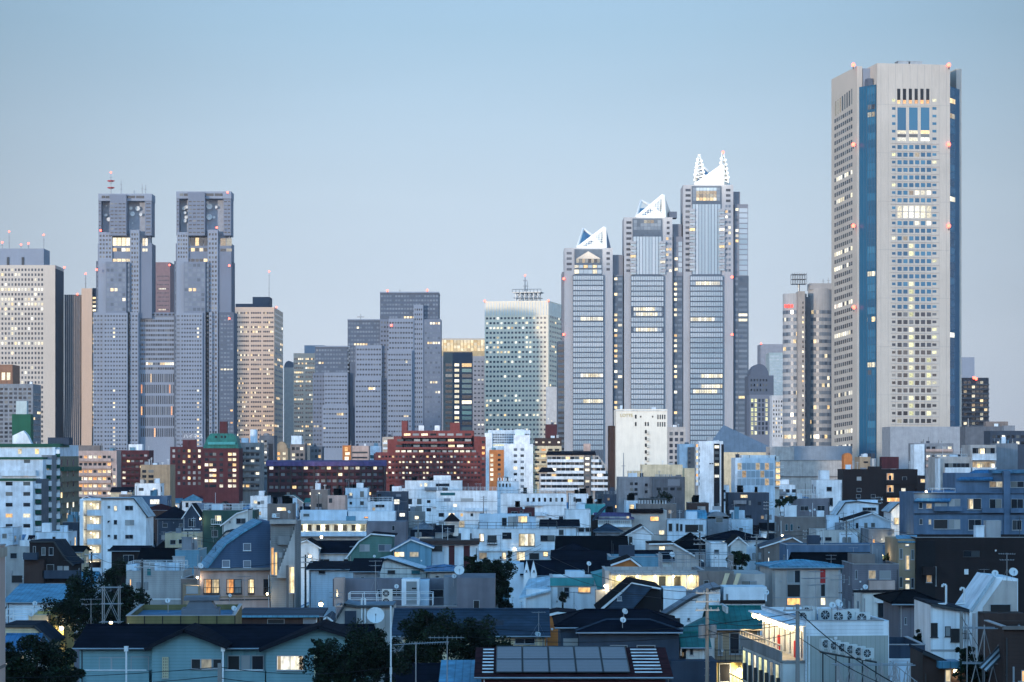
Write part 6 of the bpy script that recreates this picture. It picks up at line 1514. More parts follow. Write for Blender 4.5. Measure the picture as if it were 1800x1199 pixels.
hut(b, 706, 737, 1018, 1066, 4, 7, 'white', 'stair_hut'); b.pwin(714, 1022, 733, 1062, 'c', yo=4, name='door'); b.pwin(723, 1032, 733, 1037, 'k', yo=3.92); b.box('back_wall', 585, 803, 1018, 1066, 7.5, 9.8, wall('lavender')); b.box('end_block', 803, 870, 1016, None, -.4, 9.5, wall('lavender')); b.pwin(832, 1055, 843, 1070, 'k', yo=-.4)
b.box('back_wing', 587, 604, 1016, 1066, 5, 7.5, wall('pink')); b.box('back_shed', 737, 754, 1020, 1066, 5, 7.4, wall('coolwhite'))
for q in ((590, 1034, 595, 1050, 'd'),): b.pwin(*q, yo=5)
b.pwin(663, 1036, 669, 1050, 'd', yo=7.5); b.pwin(683, 1036, 705, 1048, 'k', yo=7.5); b.pwin(756, 1036, 780, 1050, 'd', yo=7.5); b.box('concrete_hut', 780, 804, 1014, 1066, 3, 7, wall('grey'))
rail(b, b.X(612), b.X(760), .4, 3.4, b.h + .02, 1.2); b.finish()
b = house('white walled yard building with pipes beside the giant dish', 588, 692, 1064, 11.2, ('prof', 'deck', [(588, 1092), (606, 1063), (628, 1067), (692, 1066)]), 'plaster', D=233, auto=False, pb=1096, dep=5)
for px in (636, 642): b.part(MB().tube((b.X(px), -.15, 0), (b.X(px), -.15, b.Z(1052)), .09, 6), 'pipe', whitemetal)
b.box('dark_flank', 606, 626, 1074, None, -.2, 0, wall('slate')); b.finish()
b = house('long slate tiled gable roof behind the dark trees', 697, 958, 1071, 9.6, ('gx', 'slate'), 'cream', D=212, pe=1117, dep=11, auto=False, pb=1125, short='long slate tiled roof')
b.pwin(905, 1122, 940, 1132, 'd'); b.part(MB().box(b.X(835), b.X(885), -.3, 0, b.Z(1099), b.Z(1090)), 'dormer_cheek', wall('slate')); b.finish()
b = house('black angular roofed house jutting up before the yellow corridor', 1058, 1164, 1027, 10.6, ('prof', 'black', [(1058, 1070), (1110, 1026), (1162, 1036), (1164, 1068)]), 'blackwall', D=232, auto=False, pb=1068, dep=9)
P = lambda px, py, yo=0: (b.X(px, yo), yo, b.Z(py, yo)); b.part(MB().slab([P(1064, 1073, -1.4), P(1108, 1075, -1.4), P(1146, 1032, -.5), P(1110, 1026, -.5)], .25), 'tilted_roof_plane', roofm('slate')); b.pwin(1085, 1048, 1093, 1056, 'p', yo=-1.9); b.finish()
b = house('white shed building with raking grey eaves beside the utility pole', 1165, 1266, 1030, 11.4, ('prof', 'greymetal', [(1160, 1087), (1216, 1052), (1252, 1036), (1266, 1034)]), 'white', D=228, auto=False, pb=1097, dep=7)
b.box('upper_block', 1166, 1206, 1034, None, 4, 8, wall('white')); b.pwin(1185, 1086, 1196, 1098, 'k'); b.pwin(1208, 1086, 1213, 1091, 'd'); b.finish()
b = house('low white wing with a black edge strip beside the utility pole', 1266, 1344, 1060, 10.6, ('flat', 'deckdark'), 'white', D=226, auto=False, pb=1070, dep=7); b.box('black_edge', 1266, 1345, 1055, 1061, -.2, 0, wall('darkbrown')); b.box('upper_shed', 1272, 1348, 1032, 1057, 3, 7, wall('white')); b.pwin(1276, 1044, 1280, 1056, 'd', yo=3); b.finish()
b = house('small house with an orange gable behind the navy hipped house', 954, 1006, 1078, 8.8, ('gy', 'navy', 980), 'orange', D=222, pe=(1084, 1080), auto=False, pb=1100, dep=5); b.finish()
b = house('big dark house under two stacked navy hipped roofs', 985, 1190, 1072, 11, ('hip', 'navy', .22), 'slate', D=198, pe=1103, auto=False, pb=1145, dep=10, short='big house with stacked navy roofs')
b.part(MB().box(b.X(1018, -2.5), b.X(1194, -2.5), -2.5, 2, 0, b.Z(1114, -2.5)), 'front_wing', wall('slate'))
x0_, x1_ = b.X(1012, -3), b.X(1200, -3); ze = b.Z(1112, -3); zr = b.Z(1089, -.6)
mb = MB(); mb.box(x0_, x1_, -3, 1.8, ze, ze + .14); A = [(x0_, -3, ze + .14), (x1_, -3, ze + .14), (x1_, 1.8, ze + .14), (x0_, 1.8, ze + .14)]; r0, r1 = (x0_ + 2.4, -.6, zr), (x1_ - 2.4, -.6, zr)
mb.poly([A[0], A[1], r1, r0]); mb.poly([A[1], A[2], r1]); mb.poly([A[2], A[3], r0, r1]); mb.poly([A[3], A[0], r0]); b.part(mb, 'lower_roof', roofm('navy'))
cp = MB(); cp.tube(r0, r1, .11, 6); cp.tube(A[0], r0, .1, 5); cp.tube(A[1], r1, .1, 5); b.part(cp, 'ridge_cap', roofm('slate')); gutter(b, x0_, x1_, -3.08, ze - .02, surf('pale_gutter', (.25, .30, .36)))
b.pwin(1072, 1134, 1103, 1148, 'k', yo=-2.5); b.pwin(1119, 1134, 1152, 1162, 'k', yo=-2.5); b.pwin(990, 1122, 1016, 1140, 'c'); b.box('balcony_wing', 1180, 1260, 1162, None, -4, 1, wall('slate')); b.finish()
b = house('sea green roofed house over a yellow lit ground floor', 1256, 1336, 1066, 10.2, ('gx', 'teal'), 'tan', D=204, pe=1105, auto=False, pb=1199, dep=8, short='sea green roofed house')
b.part(MB().slab([(b.X(1180, -1), -1, b.Z(1112, -1)), (b.X(1256, -1), -1, b.Z(1106, -1)), (b.X(1256, 3), 3, b.Z(1080, 3)), (b.X(1232, 3), 3, b.Z(1086, 3))], .16), 'side_roof', roofm('teal')); b.box('side_wing', 1196, 1257, 1112, None, 0, 5, wall('offwhite'))
b.pwin(1262, 1112, 1270, 1152, 'c'); b.pwin(1282, 1112, 1300, 1150, 'd'); b.pwin(1302, 1114, 1312, 1150, 'd'); ubalc(b, b.X(1256), b.X(1316), b.Z(1160), b.Z(1140), 1.2, darkmetal, 'rail'); b.box('lit_wall', 1257, 1312, 1162, None, -.3, 0, wall('yellow')); b.pwin(1264, 1166, 1284, 1199, 'k', yo=-.3, name='door')  # yellow wall panel has the lamplight put into its colour
b.part(MB().box(b.X(1276), b.X(1280), 0, 5, b.Z(1078), b.Z(1067)), 'roof_vent', wall('offwhite')); b.finish()
b = house('cottage with a little sea green gable roof by the utility pole', 1206, 1240, 1112, 8.6, ('gx', 'teal'), 'offwhite', D=196, pe=1137, dep=5, wins=[(1212, 1140, 1219, 1152, 'd')], pb=1160, finish=True)
# ---- solar roof and neighbours
b = house('maroon edged roof covered with five solar panels', 846, 1170, 1138, 10.6, ('shed', 'redbrown'), 'maroon', D=160, pe=1189, dep=7.5, auto=False, pb=1199, name='house', short='solar panel roof')
ze, zr = b.Z(1189, -.45), b.Z(1138, b.d + .45); ln = b.d + .9; sl_ = (zr - ze) / ln
rp = lambda u, t, lift: (u, -.45 + t * ln, ze + sl_ * t * ln + lift)
pan = surf('solar_cell', (.05, .055, .07), .3, var=.25, scale=2.5, streak=0, bands=('Z', .12, .35), spec=.6)
ua, ub = .9, b.w - 2.2
for i in range(5):
    u0_, u1_ = ua + (ub - ua) * i / 5 + .04, ua + (ub - ua) * (i + 1) / 5 - .04
    mb = MB(); mb.slab([rp(u0_, .06, .16), rp(u1_, .06, .16), rp(u1_, .95, .16), rp(u0_, .95, .16)], .06, 0)
    f = MB(); 
    for aa, bb in (((u0_, .06), (u1_, .06)), ((u1_, .06), (u1_, .95)), ((u1_, .95), (u0_, .95)), ((u0_, .95), (u0_, .06)), ((u0_, .5), (u1_, .5))): f.tube(rp(*aa, .16), rp(*bb, .16), .035, 5)
    pn = b.part(mb, 'solar_panel', pan); f.build('panel_frame', darkmetal, pn)
for k in range(8):
    t = .08 + k * .112
    for u0_, u1_ in ((.05, .75), (b.w - 1.9, b.w - .2)):
        b.part(MB().slab([rp(u0_, t, .12), rp(u1_, t, .12), rp(u1_, t + .022, .12), rp(u0_, t + .022, .12)], .05), 'snow_rail', wall('white'))
b.finish()
b = house('pale blue sheet roof running into the picture bottom', 783, 842, 1160, 9, ('shed', 'lightblue'), 'coolwhite', D=163, pe=1205, dep=6, auto=False, finish=True, pb=1199)
b = house('dark navy roofed house behind the antenna, at the picture bottom', 687, 786, 1168, 8.6, ('gx', 'navy'), 'cream', D=168, pe=1200, dep=8, auto=False, finish=True, pb=1199)
# ---- lower right
b = house('cream house with a low blue hipped roof and a red panel', 1358, 1474, 985, 10.8, ('hip', 'lightblue', .42), 'warmconcrete', D=262, pe=998, auto=False, ps=1336, rz=6, pb=1065, dep=8, short='cream house with blue hipped roof')
for q in ((1383, 1002, 1396, 1025, 'c'), (1396, 1002, 1407, 1025, 'd'), (1383, 1027, 1407, 1050, 'k'), (1383, 1051, 1407, 1064, 'o'), (1442, 1026, 1451, 1049, 'k'), (1442, 1050, 1451, 1064, 'l')): b.pwin(*q)
b.box('red_panel', 1442, 1451, 1001, 1025, -.05, .02, redpaint); b.finish()
b = house('large dark brown apartment block with a beige lit end', 1610, 1840, 945, 14.6, ('flat', 'bluedeck'), 'darkbrown', D=292, auto=False, ps=None, pb=1060, dep=12, name='apartment_block', cat='apartment block', short='large dark brown block')
b.box('beige_end', 1579, 1611, 948, None, .5, 11, wall('tan')); b.part(MB().slab([(b.X(1579), .3, b.Z(952)), (b.X(1613), .3, b.Z(952)), (b.X(1624), 5, b.Z(943)), (b.X(1586), 5, b.Z(943))], .15), 'roof_flank', roofm('lightblue')); b.box('black_recess', 1611, 1644, 950, None, -.15, 2, wall('blackwall'))  # black block stands proud; a recess's shade is put into its colour
for q in ((1591, 956, 1598, 960, 'l'), (1591, 976, 1599, 1002, 'l'), (1591, 1016, 1599, 1020, 'l'), (1591, 1026, 1599, 1036, 'b'), (1581, 964, 1587, 983, 'd'), (1601, 966, 1607, 984, 'd'), (1581, 1014, 1587, 1033, 'd'), (1601, 1016, 1607, 1034, 'd')): b.pwin(*q, yo=.5)
b.pwin(1693, 968, 1722, 979, 'd', fr=darkframe); b.pwin(1628, 1010, 1638, 1024, 'm', yo=-.15); b.pwin(1643, 996, 1646, 1030, 'd'); balc(b, 1620, 1642, 996, 13, -.15, 1, wall('darkbrown')); b.finish()
b = house('cream flat house with a black parapet and shuttered window', 1516, 1612, 1040, 11, ('flat', 'deckdark'), 'offwhite', D=234, auto=False, ps=1501, rz=8, pb=1090, dep=8)
b.box('black_parapet', 1500, 1613, 1037, 1041.5, -.2, .1, wall('blackwall')); b.pwin(1543, 1060, 1557, 1085, 'd', fr=darkframe); b.pwin(1506, 1056, 1510, 1075, 'd', yo=0); b.box('shutter_box', 1541, 1558, 1057.5, 1060, -.3, 0, wall('white')); b.box('low_wing', 1556, 1582, 1096, None, -1, 2, wall('white')); b.pwin(1558, 1114, 1578, 1132, 'b', yo=-1); b.finish()
b = house('grey sided house under a black hipped roof', 1580, 1640, 1038, 10.2, ('hip', 'black', .35), 'lavender', D=214, pe=1062, auto=False, pb=1130, dep=9, over=.7)
b.pwin(1590, 1085, 1594, 1098, 'd'); b.part(MB().tube((b.X(1610), -.1, 0), (b.X(1610), -.1, b.zt), .06, 6), 'downpipe', darkmetal); b.finish()
b = house('white house with a raking stair hood and two vent pipes', 1636, 1700, 1064, 11, ('prof', 'deckdark', [(1636, 1064), (1702, 1075)]), 'white', D=196, auto=False, pb=1150, dep=8, short='white house with raking stair hood')
P = lambda px, py, yo=-.3: (b.X(px, yo), b.Z(py, yo))
b.part(MB().prism_y([P(1704, 1199), P(1704, 1071), P(1744, 1013), P(1789, 1017), P(1789, 1090), P(1789, 1199)], -.4, 6), 'stair_hood', wall('white'))
b.part(MB().slab([(b.X(1703), -.7, b.Z(1072)), (b.X(1744), -.7, b.Z(1012)), (b.X(1744), 6.3, b.Z(1012)), (b.X(1703), 6.3, b.Z(1072))], .2), 'hood_slope', roofm('whitemetal'))
b.part(MB().prism_y([P(1728, 1199, -.5), P(1728, 1068, -.5), P(1762, 1020, -.5), P(1788, 1022, -.5), P(1788, 1199, -.5)], -.5, -.4), 'hood_end', wall('warmconcrete')); b.pwin(1740, 1062, 1777, 1078, 'k', yo=-.52)
for q in ((1636, 1095, 1648, 1120, 'k'), (1661, 1101, 1671, 1119, 'c'), (1671, 1105, 1687, 1128, 'k'), (1694, 1108, 1701, 1122, 'd')): b.pwin(*q, fr=darkframe)
for px, pt_ in ((1665, 1029), (1697, 1035)):
    mb = MB(); x_ = b.X(px); z_ = b.Z(pt_); mb.tube((x_, .5, b.Z(1062)), (x_, .5, z_), .09, 6); mb.tube((x_, .5, z_), (x_ - .25, .5, z_ + .05), .09, 6); mb.tube((x_ - .25, .5, z_ + .05), (x_ - .3, .5, z_ - .15), .09, 6); mb.tube((x_, .5, b.Z(1062)), (x_ - .6, .5, b.Z(1063)), .09, 6); b.part(mb, 'vent_pipe', whitemetal)
b.box('side_annex', 1729, 1800, 1078, None, -3, -.6, wall('brown')); b.finish()
b = house('white rounded building with machines on its blue roof and a glaring lamp lit walkway', 1417, 1553, 1092, 13.3, ('flat', 'bluedeck'), 'white', D=165, auto=False, ps=1340, rz=5, pb=1199, name='apartment_block', cat='apartment block', short='white rounded building with blue roof')
b.part(MB().prism_z([(b.w, 0), (b.w + .25, .05), (b.w + .42, .25), (b.w + .48, .6), (b.w + .48, 6), (b.w, 6)], 0, b.h - .02), 'rounded_corner', wall('white')); b.part(MB().box(.05, b.w + .3, -.05, 0, 0, b.h - .95), 'lower_cladding', surf('ribbed_cladding', (.33, .35, .33), .7, bands=('X', .3, .15)))
WB = b; d = b.d; zf = 10.75
b.part(MB().box(-1.5, 0, .3, d, zf - .2, zf), 'walkway_floor', wall('concrete'))
b.part(MB().box(-1.62, -1.5, .3, d, zf - .12, zf + .62), 'walkway_wall', wall('concrete')); b.part(MB().box(-1.5, 0, d - .1, d, zf - .2, zf + .55), 'walkway_wall', wall('concrete'))
b.part(MB().box(-1.0, 0, .2, d, b.h - .32, b.h - .2), 'walkway_roof', wall('white'))
cr_ = surf('cream_railing', (.6, .5, .36)); mb = MB(); mb.tube((-1.56, .3, zf + .95), (-1.56, d, zf + .95), .05, 6); mb.tube((-1.56, d, zf + .95), (0, d, zf + .95), .05, 6)
for i in range(15): mb.tube((-1.56, .3 + (d - .3) * i / 14, zf + .5), (-1.56, .3 + (d - .3) * i / 14, zf + .95), .03, 5)
b.part(mb, 'walkway_railing', cr_)
for i in range(8):
    u = .7 + i * (d - 1.4) / 7.4; b.win('L', u, u + .75, zf + .02, zf + 1.9, 'kd'[i % 2], 0, 'door')
    b.part(MB().box(-.16, 0, d - u - 1.35, d - u - 1.1, zf, b.h - .36), 'walkway_post', wall('offwhite'))
    if i in (3, 6): b.part(MB().box(-.3, -.05, d - u - 1.0, d - u - .75, zf + .02, zf + 1.1), 'red_panel', redpaint)
    MB().ball((0, 0, 0), .19, 0, 8, 6).build('walkway_lamp', warm_lamp, b.root, (-.75, d - u - .4, b.h - .5))
    ld = bpy.data.lights.new('walkway_light', 'POINT'); ld.energy = 100; ld.color = (1, .74, .40); ld.shadow_soft_size = .2; lo = bpy.data.objects.new('walkway_light', ld); col.objects.link(lo); lo.parent = b.root; lo.location = (-.9, d - u - .4, b.h - .8)
b.part(MB().box(-1.45, -.02, .35, d - .3, 0, zf - .21), 'lower_storey', wall('offwhite'))
for i in range(7):
    u = .6 + i * (d - 1.2) / 7; b.win('L', u, u + 1.25, zf - 2.4, zf - .35, 'yybyymy'[i], 1.46); b.win('L', u, u + 1.25, zf - 5.4, zf - 3.4, 'ymyyyby'[i], 1.46)
    b.part(MB().box(-1.72, -1.5, d - u - 1.45, d - u - 1.33, 0, zf - 1.2), 'mullion_post', darkmetal)
b.part(MB().box(-2.4, -1.46, .3, d - .2, zf - 3.2, zf - 3.0), 'lower_floor', wall('offwhite')); mb = MB(); mb.tube((-2.36, .3, zf - 2.1), (-2.36, d - .2, zf - 2.1), .05, 6)
for i in range(12): mb.tube((-2.36, .3 + (d - .5) * i / 11, zf - 3), (-2.36, .3 + (d - .5) * i / 11, zf - 2.1), .03, 5)
b.part(mb, 'walkway_railing', cr_); b.finish()
b = house('dark flat roof building behind the row of condensers', 1486, 1626, 1134, 9.6, ('flat', 'deckdark'), 'slate', D=176, auto=False, pb=1160, dep=8); b.box('pale_edge', 1485, 1627, 1158, 1161, -.25, 0, wall('white')); b.box('pale_lower_wall', 1486, 1624, 1161, None, -.2, 0, wall('coolwhite')); b.finish()
b = house('brown timber fenced yard building in the dark corner', 1622, 1700, 1150, 8.4, ('prof', 'deckdark', [(1622, 1148), (1655, 1162), (1700, 1182)]), 'brown', D=158, auto=False, pb=1199, dep=5); b.box('pale_canopy', 1651, 1688, 1163, 1175, -1, 1, roofm('lightblue')); b.pwin(1661, 1177, 1671, 1199, 'l', yo=-.1); b.finish()
b = house('brown block at the dark lower corner with orange lit slits', 1764, 1850, 1103, 12.2, ('flat', 'deckdark'), 'brown', D=150, auto=False, pb=1199, dep=6, name='apartment_block', cat='building')
for x, y in ((1758, 1160), (1763, 1157)): pass
b.pwin(1780, 1172, 1783, 1199, 'o'); b.pwin(1795, 1178, 1804, 1199, 'o'); b.box('cornice', 1763, 1852, 1101, 1107, -.3, 0, wall('taupe')); b.finish()

import re
rf_ = random.Random(21)
# ---------------------------------------------------------------- pale blocks at the foot of the mid-rises
for lb, pl, pr, pt, hh, wl, rows, ex in (
 ('long white flat block at the foot of the red brick block', 712, 812, 845, 15, 'white', [(738, 850, 742, 855, 'b'), (746, 849, 751, 855, 'b'), (766, 850, 790, 855, 'd')], 'hut'),
 ('white studio block with a teal window band', 767, 874, 863, 13, 'white', [(774, 866, 800, 871, 't'), (780, 876, 792, 882, 'p'), (810, 876, 832, 882, 'c'), (797, 886, 803, 891, 'l')], 'rail'),
 ('white block with comb like parapet posts', 874, 912, 846, 14.5, 'coolwhite', [(877, 850, 880, 856, 'd'), (883, 850, 886, 856, 'd'), (889, 850, 892, 856, 'd'), (895, 850, 898, 856, 'd')], None),
 ('long white block with a row of arched windows', 880, 996, 868, 13, 'white', [(926 + i * 10, 875, 930 + i * 10, 882, 'd') for i in range(7)], 'rail'),
 ('white block with a slanted end and one tall window', 1000, 1034, 868, 13, 'white', [(1008, 874, 1012, 882, 'd')], None),
 ('dark grey house with pale upper windows', 662, 716, 864, 12.5, 'slate', [(664, 868, 670, 874, 'd'), (696, 869, 705, 873, 'p'), (693, 878, 702, 886, 'b')], 'hut'),
 ('blank taupe box building', 546, 576, 861, 13.5, 'taupe', [(560, 866, 562, 868, 'b')], None),
 ('pale box stack with tower antenna frame', 607, 646, 858, 13.5, 'coolwhite', [(612, 868, 620, 876, 'p')], 'hut'),
 ('pinkish block with dark canopy', 576, 607, 871, 12.4, 'pink', [(578, 876, 584, 884, 'd')], None),
 ('white terrace block with white railings', 646, 690, 882, 11.6, 'coolwhite', [(660, 887, 676, 892, 'd')], 'rail'),
 ('brownish flat block with dark glazed rooftop shelter', 1121, 1189, 886, 11.6, 'taupe', [(1160, 892, 1166, 899, 'd')], 'shelter'),
 ('pale flat block with teal tank shed', 1100, 1121, 880, 12.2, 'coolwhite', [], None),
 ('brown low flat block with parapet', 1211, 1246, 884, 12, 'brown', [(1226, 890, 1240, 897, 'c')], None),
 ('dark slate house with dormers and bright yellow window', 1280, 1352, 866, 12.8, 'slate', [(1302, 870, 1314, 875, 'l'), (1316, 880, 1320, 888, 'c'), (1332, 882, 1338, 888, 'd')], None),
 ('white tapered block before the glowing glass fronted building', 1230, 1282, 853, 14.2, 'white', [(1255, 858, 1263, 861, 'd')], 'hut'),
 ('pale block with many small balconies by the black block', 1342, 1398, 852, 14, 'coolwhite', [(1348 + i * 11, 860, 1355 + i * 11, 866, 'dlcdd'[i]) for i in range(5)] + [(1348 + i * 11, 872, 1355 + i * 11, 878, 'dcdld'[i]) for i in range(5)], 'hut'),
 ('dark maroon low block with round hood roofs', 892, 940, 892, 11, 'maroon', [(914, 897, 918, 902, 'd')], None),
 ('olive fronted block with glowing oval light', 470, 514, 886, 12, 'taupe', [(487, 892, 503, 898, 'l')], None),
 ('teal shed block with lattice tower', 1024, 1064, 886, 11.6, 'teal', [], None),
 ('white block with twin lit windows in the dusk band', 440, 470, 872, 12.6, 'white', [(446, 880, 452, 886, 'l'), (458, 880, 464, 886, 'c')], 'hut'),
):
    b = house(lb, pl, pr, pt, hh, ('flat', 'deckwhite'), wl, wins=rows, pb=pt + 12, name='building', cat='building', dep=10, auto=False, group='low pale blocks before the skyline')
    if ex == 'hut': b.box('roof_hut', pl + (pr - pl) * .5, pl + (pr - pl) * .8, pt - 9, pt + 3, 2, 6, wall('white'))
    if ex == 'rail': rail(b, .2, b.w - .2, .2, 8, b.h, 1.1)
    if ex == 'shelter':
        b.box('roof_shelter', 1123, 1172, 876, 879, 1, 6, darkmetal)
        for i in range(10): b.part(MB().tube((b.X(1124 + i * 5.2), 1.2, b.h - .5), (b.X(1124 + i * 5.2), 1.2, b.Z(878, 1)), .12, 6), 'shelter_post', whitemetal)
    if 'comb' in lb:
        for i in range(8): b.box('parapet_post', 875 + i * 4.6, 877 + i * 4.6, 840, 847, 0, .4, wall('white'))
    if not rows or len(rows) < 3: autowin(b, b.zt, .2, 'F', 3)
    else: autowin(b, b.zt - 5.4, .25, 'F', 2)
    for j in range(3):
        z_ = b.zt - 2.6 - 2.9 * j
        if 'white' in lb or 'pale' in lb: b.part(MB().box(0, b.w, -.08, 0, z_ - .1, z_), 'floor_band', wall('grey'))
        if rf_.random() < .5: u = rf_.uniform(0, b.w * .5); ubalc(b, u, u + b.w * rf_.uniform(.25, .45), z_ - .05, z_ + .9, 1.1, rf_.choice((wall('coolwhite'), wall('grey'), whitemetal)), rf_.choice(('solid', 'rail')))
    rooftop(b); b.finish()

# ---------------------------------------------------------------- infill houses of the low town
def brief(b):
    if b.short != b.label: return b.short
    return re.split(r' (?:with|under|beside|behind|before|between|beyond|in front|next to|running|strongly|tucked|of the|below|at the|on a|on its|cut)\b', b.label)[0]
cnt = {}
for l in LANDMARKS: cnt[brief(l[3])] = cnt.get(brief(l[3]), 0) + 1
LMK = [(px, D, (brief(b) if cnt[brief(b)] == 1 and len(brief(b).split()) >= 2 else b.label), b) for px, D, s_, b in LANDMARKS]
LMK = [l for l in LMK if len(l[2].split()) <= 9 and 10 < l[0] < 1790]
USED = set(b.label for _, _, _, b in LANDMARKS)
def unique_label(stem, px, D, extras=()):
    stem = re.sub(r'^(a|an) ', '', stem)
    cand = sorted(LMK, key=lambda l: abs(l[0] - px) / 60 + abs(math.log(l[1] / D)) * 2.2)[:14]
    for ex in ('',) + tuple(extras):
        for l in cand:
            dx, rD = px - l[0], D / l[1]
            rel = 'in front of' if rD < .93 and abs(dx) < 70 else 'behind' if rD > 1.07 and abs(dx) < 70 else 'beside' if abs(dx) < 130 else None
            if rel is None: continue
            t = f'{stem}{ex} {rel} the {l[2]}'
            if t not in USED and 4 <= len(t.split()) <= 16: USED.add(t); return t
    for l in cand:
        for w_ in ('a few roofs from', 'some way from', 'several doors from'):
            t = f'{stem} {w_} the {l[2]}'
            if t not in USED and len(t.split()) <= 16: USED.add(t); return t
    t = f'{stem} number'; USED.add(t); return t
def hits(pl, pr, pt, D):
    n = 0
    for a, c, y0, y1, dv in VIS:
        if dv > D * 1.01 and pl < c - 1 and pr > a + 1 and pt < y1: return True
    return False
def covered(pl, pr, pt, D):
    xs = [pl + (pr - pl) * (i + .5) / 5 for i in range(5)]
    return all(any(a <= x <= c and dv < D and y0 <= pt + 3 and y1 > pt for a, c, y0, y1, dv in VIS) for x in xs)
WN = {'white': 'white', 'coolwhite': 'pale blue white', 'offwhite': 'off white', 'cream': 'cream', 'grey': 'grey', 'midgrey': 'dark grey', 'bluegrey': 'blue grey', 'taupe': 'taupe', 'brown': 'brown', 'darkbrown': 'dark brown', 'lavender': 'lavender grey', 'plaster': 'plaster grey', 'slate': 'slate grey', 'concrete': 'concrete', 'paleblue': 'pale blue', 'pink': 'pinkish', 'beige': 'beige', 'greenwall': 'green'}
WLS = ['white'] * 4 + ['coolwhite'] * 6 + ['offwhite'] * 2 + ['cream', 'grey', 'grey', 'midgrey', 'bluegrey', 'bluegrey', 'taupe', 'brown', 'darkbrown', 'lavender', 'plaster', 'slate', 'slate', 'concrete', 'paleblue', 'beige']
RN = {'navy': 'navy', 'black': 'black', 'slate': 'slate blue', 'blue': 'blue', 'lightblue': 'pale blue', 'browntile': 'dark brown', 'teal': 'teal', 'greymetal': 'grey'}
INF = []
random.seed(5)
D = 1010.0
while D > 236:
    small = .72 if 440 < D < 900 else 1.0
    px = -10 + rf_.random() * 25
    while px < 1800:
        w = rf_.uniform(5.0, 9.5) * small; wp = w * F / D
        pl, pr = px, px + wp; px += wp * rf_.uniform(1.0, 1.35)
        dep = rf_.uniform(7, 11) * small
        x, y = ((pl + pr) / 2 - CX) * D / F, D + dep / 2
        if any((x - X) ** 2 + (y - Y) ** 2 < (max(w, dep) * .40 + r * .6) ** 2 for X, Y, r, _ in PLAN): continue
        ok = False
        for tr in range(5):
            tall = rf_.random() < (.5 if D > 560 else .2)
            hh = (rf_.uniform(9.5, 14.5) if tall else rf_.uniform(6.8, 9.4)) * (1 if D > 300 else .9); hh -= tr * .8
            pt = HY + (H - hh) * F / D
            if not hits(pl - 2, pr + 2, pt - 3, D): ok = True; break
        if not ok or pt > 1190 or covered(pl, pr, pt, D): continue
        kind = rf_.choice(('flat', 'flat', 'flat', 'gx', 'hip', 'gy', 'slant') if hh > 9.3 else ('flat', 'gx', 'gx', 'hip', 'hip', 'gy', 'slant', 'shed'))
        wl = rf_.choice(WLS)
        rn = rf_.choice(('navy', 'navy', 'black', 'black', 'slate', 'slate', 'blue', 'lightblue', 'browntile', 'teal', 'greymetal')) if kind != 'flat' else rf_.choice(('deck', 'deckwhite', 'deckwhite', 'greendeck', 'bluedeck', 'deckdark'))
        s1 = F / D; pe = pt + s1 * rf_.uniform(1.6, 2.6)
        if kind == 'flat': rf2, desc = ('flat', rn), 'flat roof'
        elif kind == 'gx': rf2, desc = ('gx', rn), f'{RN[rn]} gabled roof'
        elif kind == 'hip': rf2, desc = ('hip', rn), f'{RN[rn]} hipped roof'
        elif kind == 'gy': rf2, desc = ('gy', rn), f'{RN[rn]} gable front'
        elif kind == 'shed': rf2, desc = ('shed', rn), f'{RN[rn]} lean-to roof'
        else:
            c = rf_.uniform(.3, .6); q = [(pl, pt), (pl + wp * c, pt), (pr, pt + s1 * rf_.uniform(1.8, 3.2))]
            if rf_.random() < .5: q = [(pl + pr - a_, b_) for a_, b_ in q][::-1]
            rf2, desc = ('prof', rn, q), f'{RN[rn]} slanted roof'
        stem = f'{WN[wl]} {"block" if hh > 11 else "house"} with {desc}'
        lab = unique_label(stem, (pl + pr) / 2, D)
        b = house(lab, pl, pr, pt, hh, rf2, wl, D=D, pe=pe, dep=dep, pb=pt + s1 * 2.1, name='apartment_block' if hh > 11 else 'house', cat='apartment block' if hh > 11 else 'house', short=stem, over=.35)
        b.kind = kind; INF.append(b)
        if kind == 'flat' and rf_.random() < .75:
            u = rf_.uniform(.1, .55) * b.w; hw = rf_.uniform(1.8, 3.2)
            b.part(MB().box(u, min(b.w - .3, u + hw), 2.5, 5.5, b.h - .5, b.h + rf_.uniform(1.7, 2.6)), 'roof_hut', b.mat if rf_.random() < .6 else wall(rf_.choice(('white', 'coolwhite', 'grey'))))
            if rf_.random() < .6: rail(b, .2, b.w - .2, .2, b.d - .2, b.h + .03, 1.0, rf_.choice((whitemetal, metal)))
        if hh > 9.5 and rf_.random() < .45:
            for f_ in range(2):
                z_ = b.zt - 2.3 - 2.85 * f_; ubalc(b, b.w * .1, b.w * .75, z_ - .15, z_ + .9, 1.1, rf_.choice((whitemetal, b.mat, wall('grey'))), rf_.choice(('solid', 'solid', 'rail')))
        b.finish()
    D *= .965

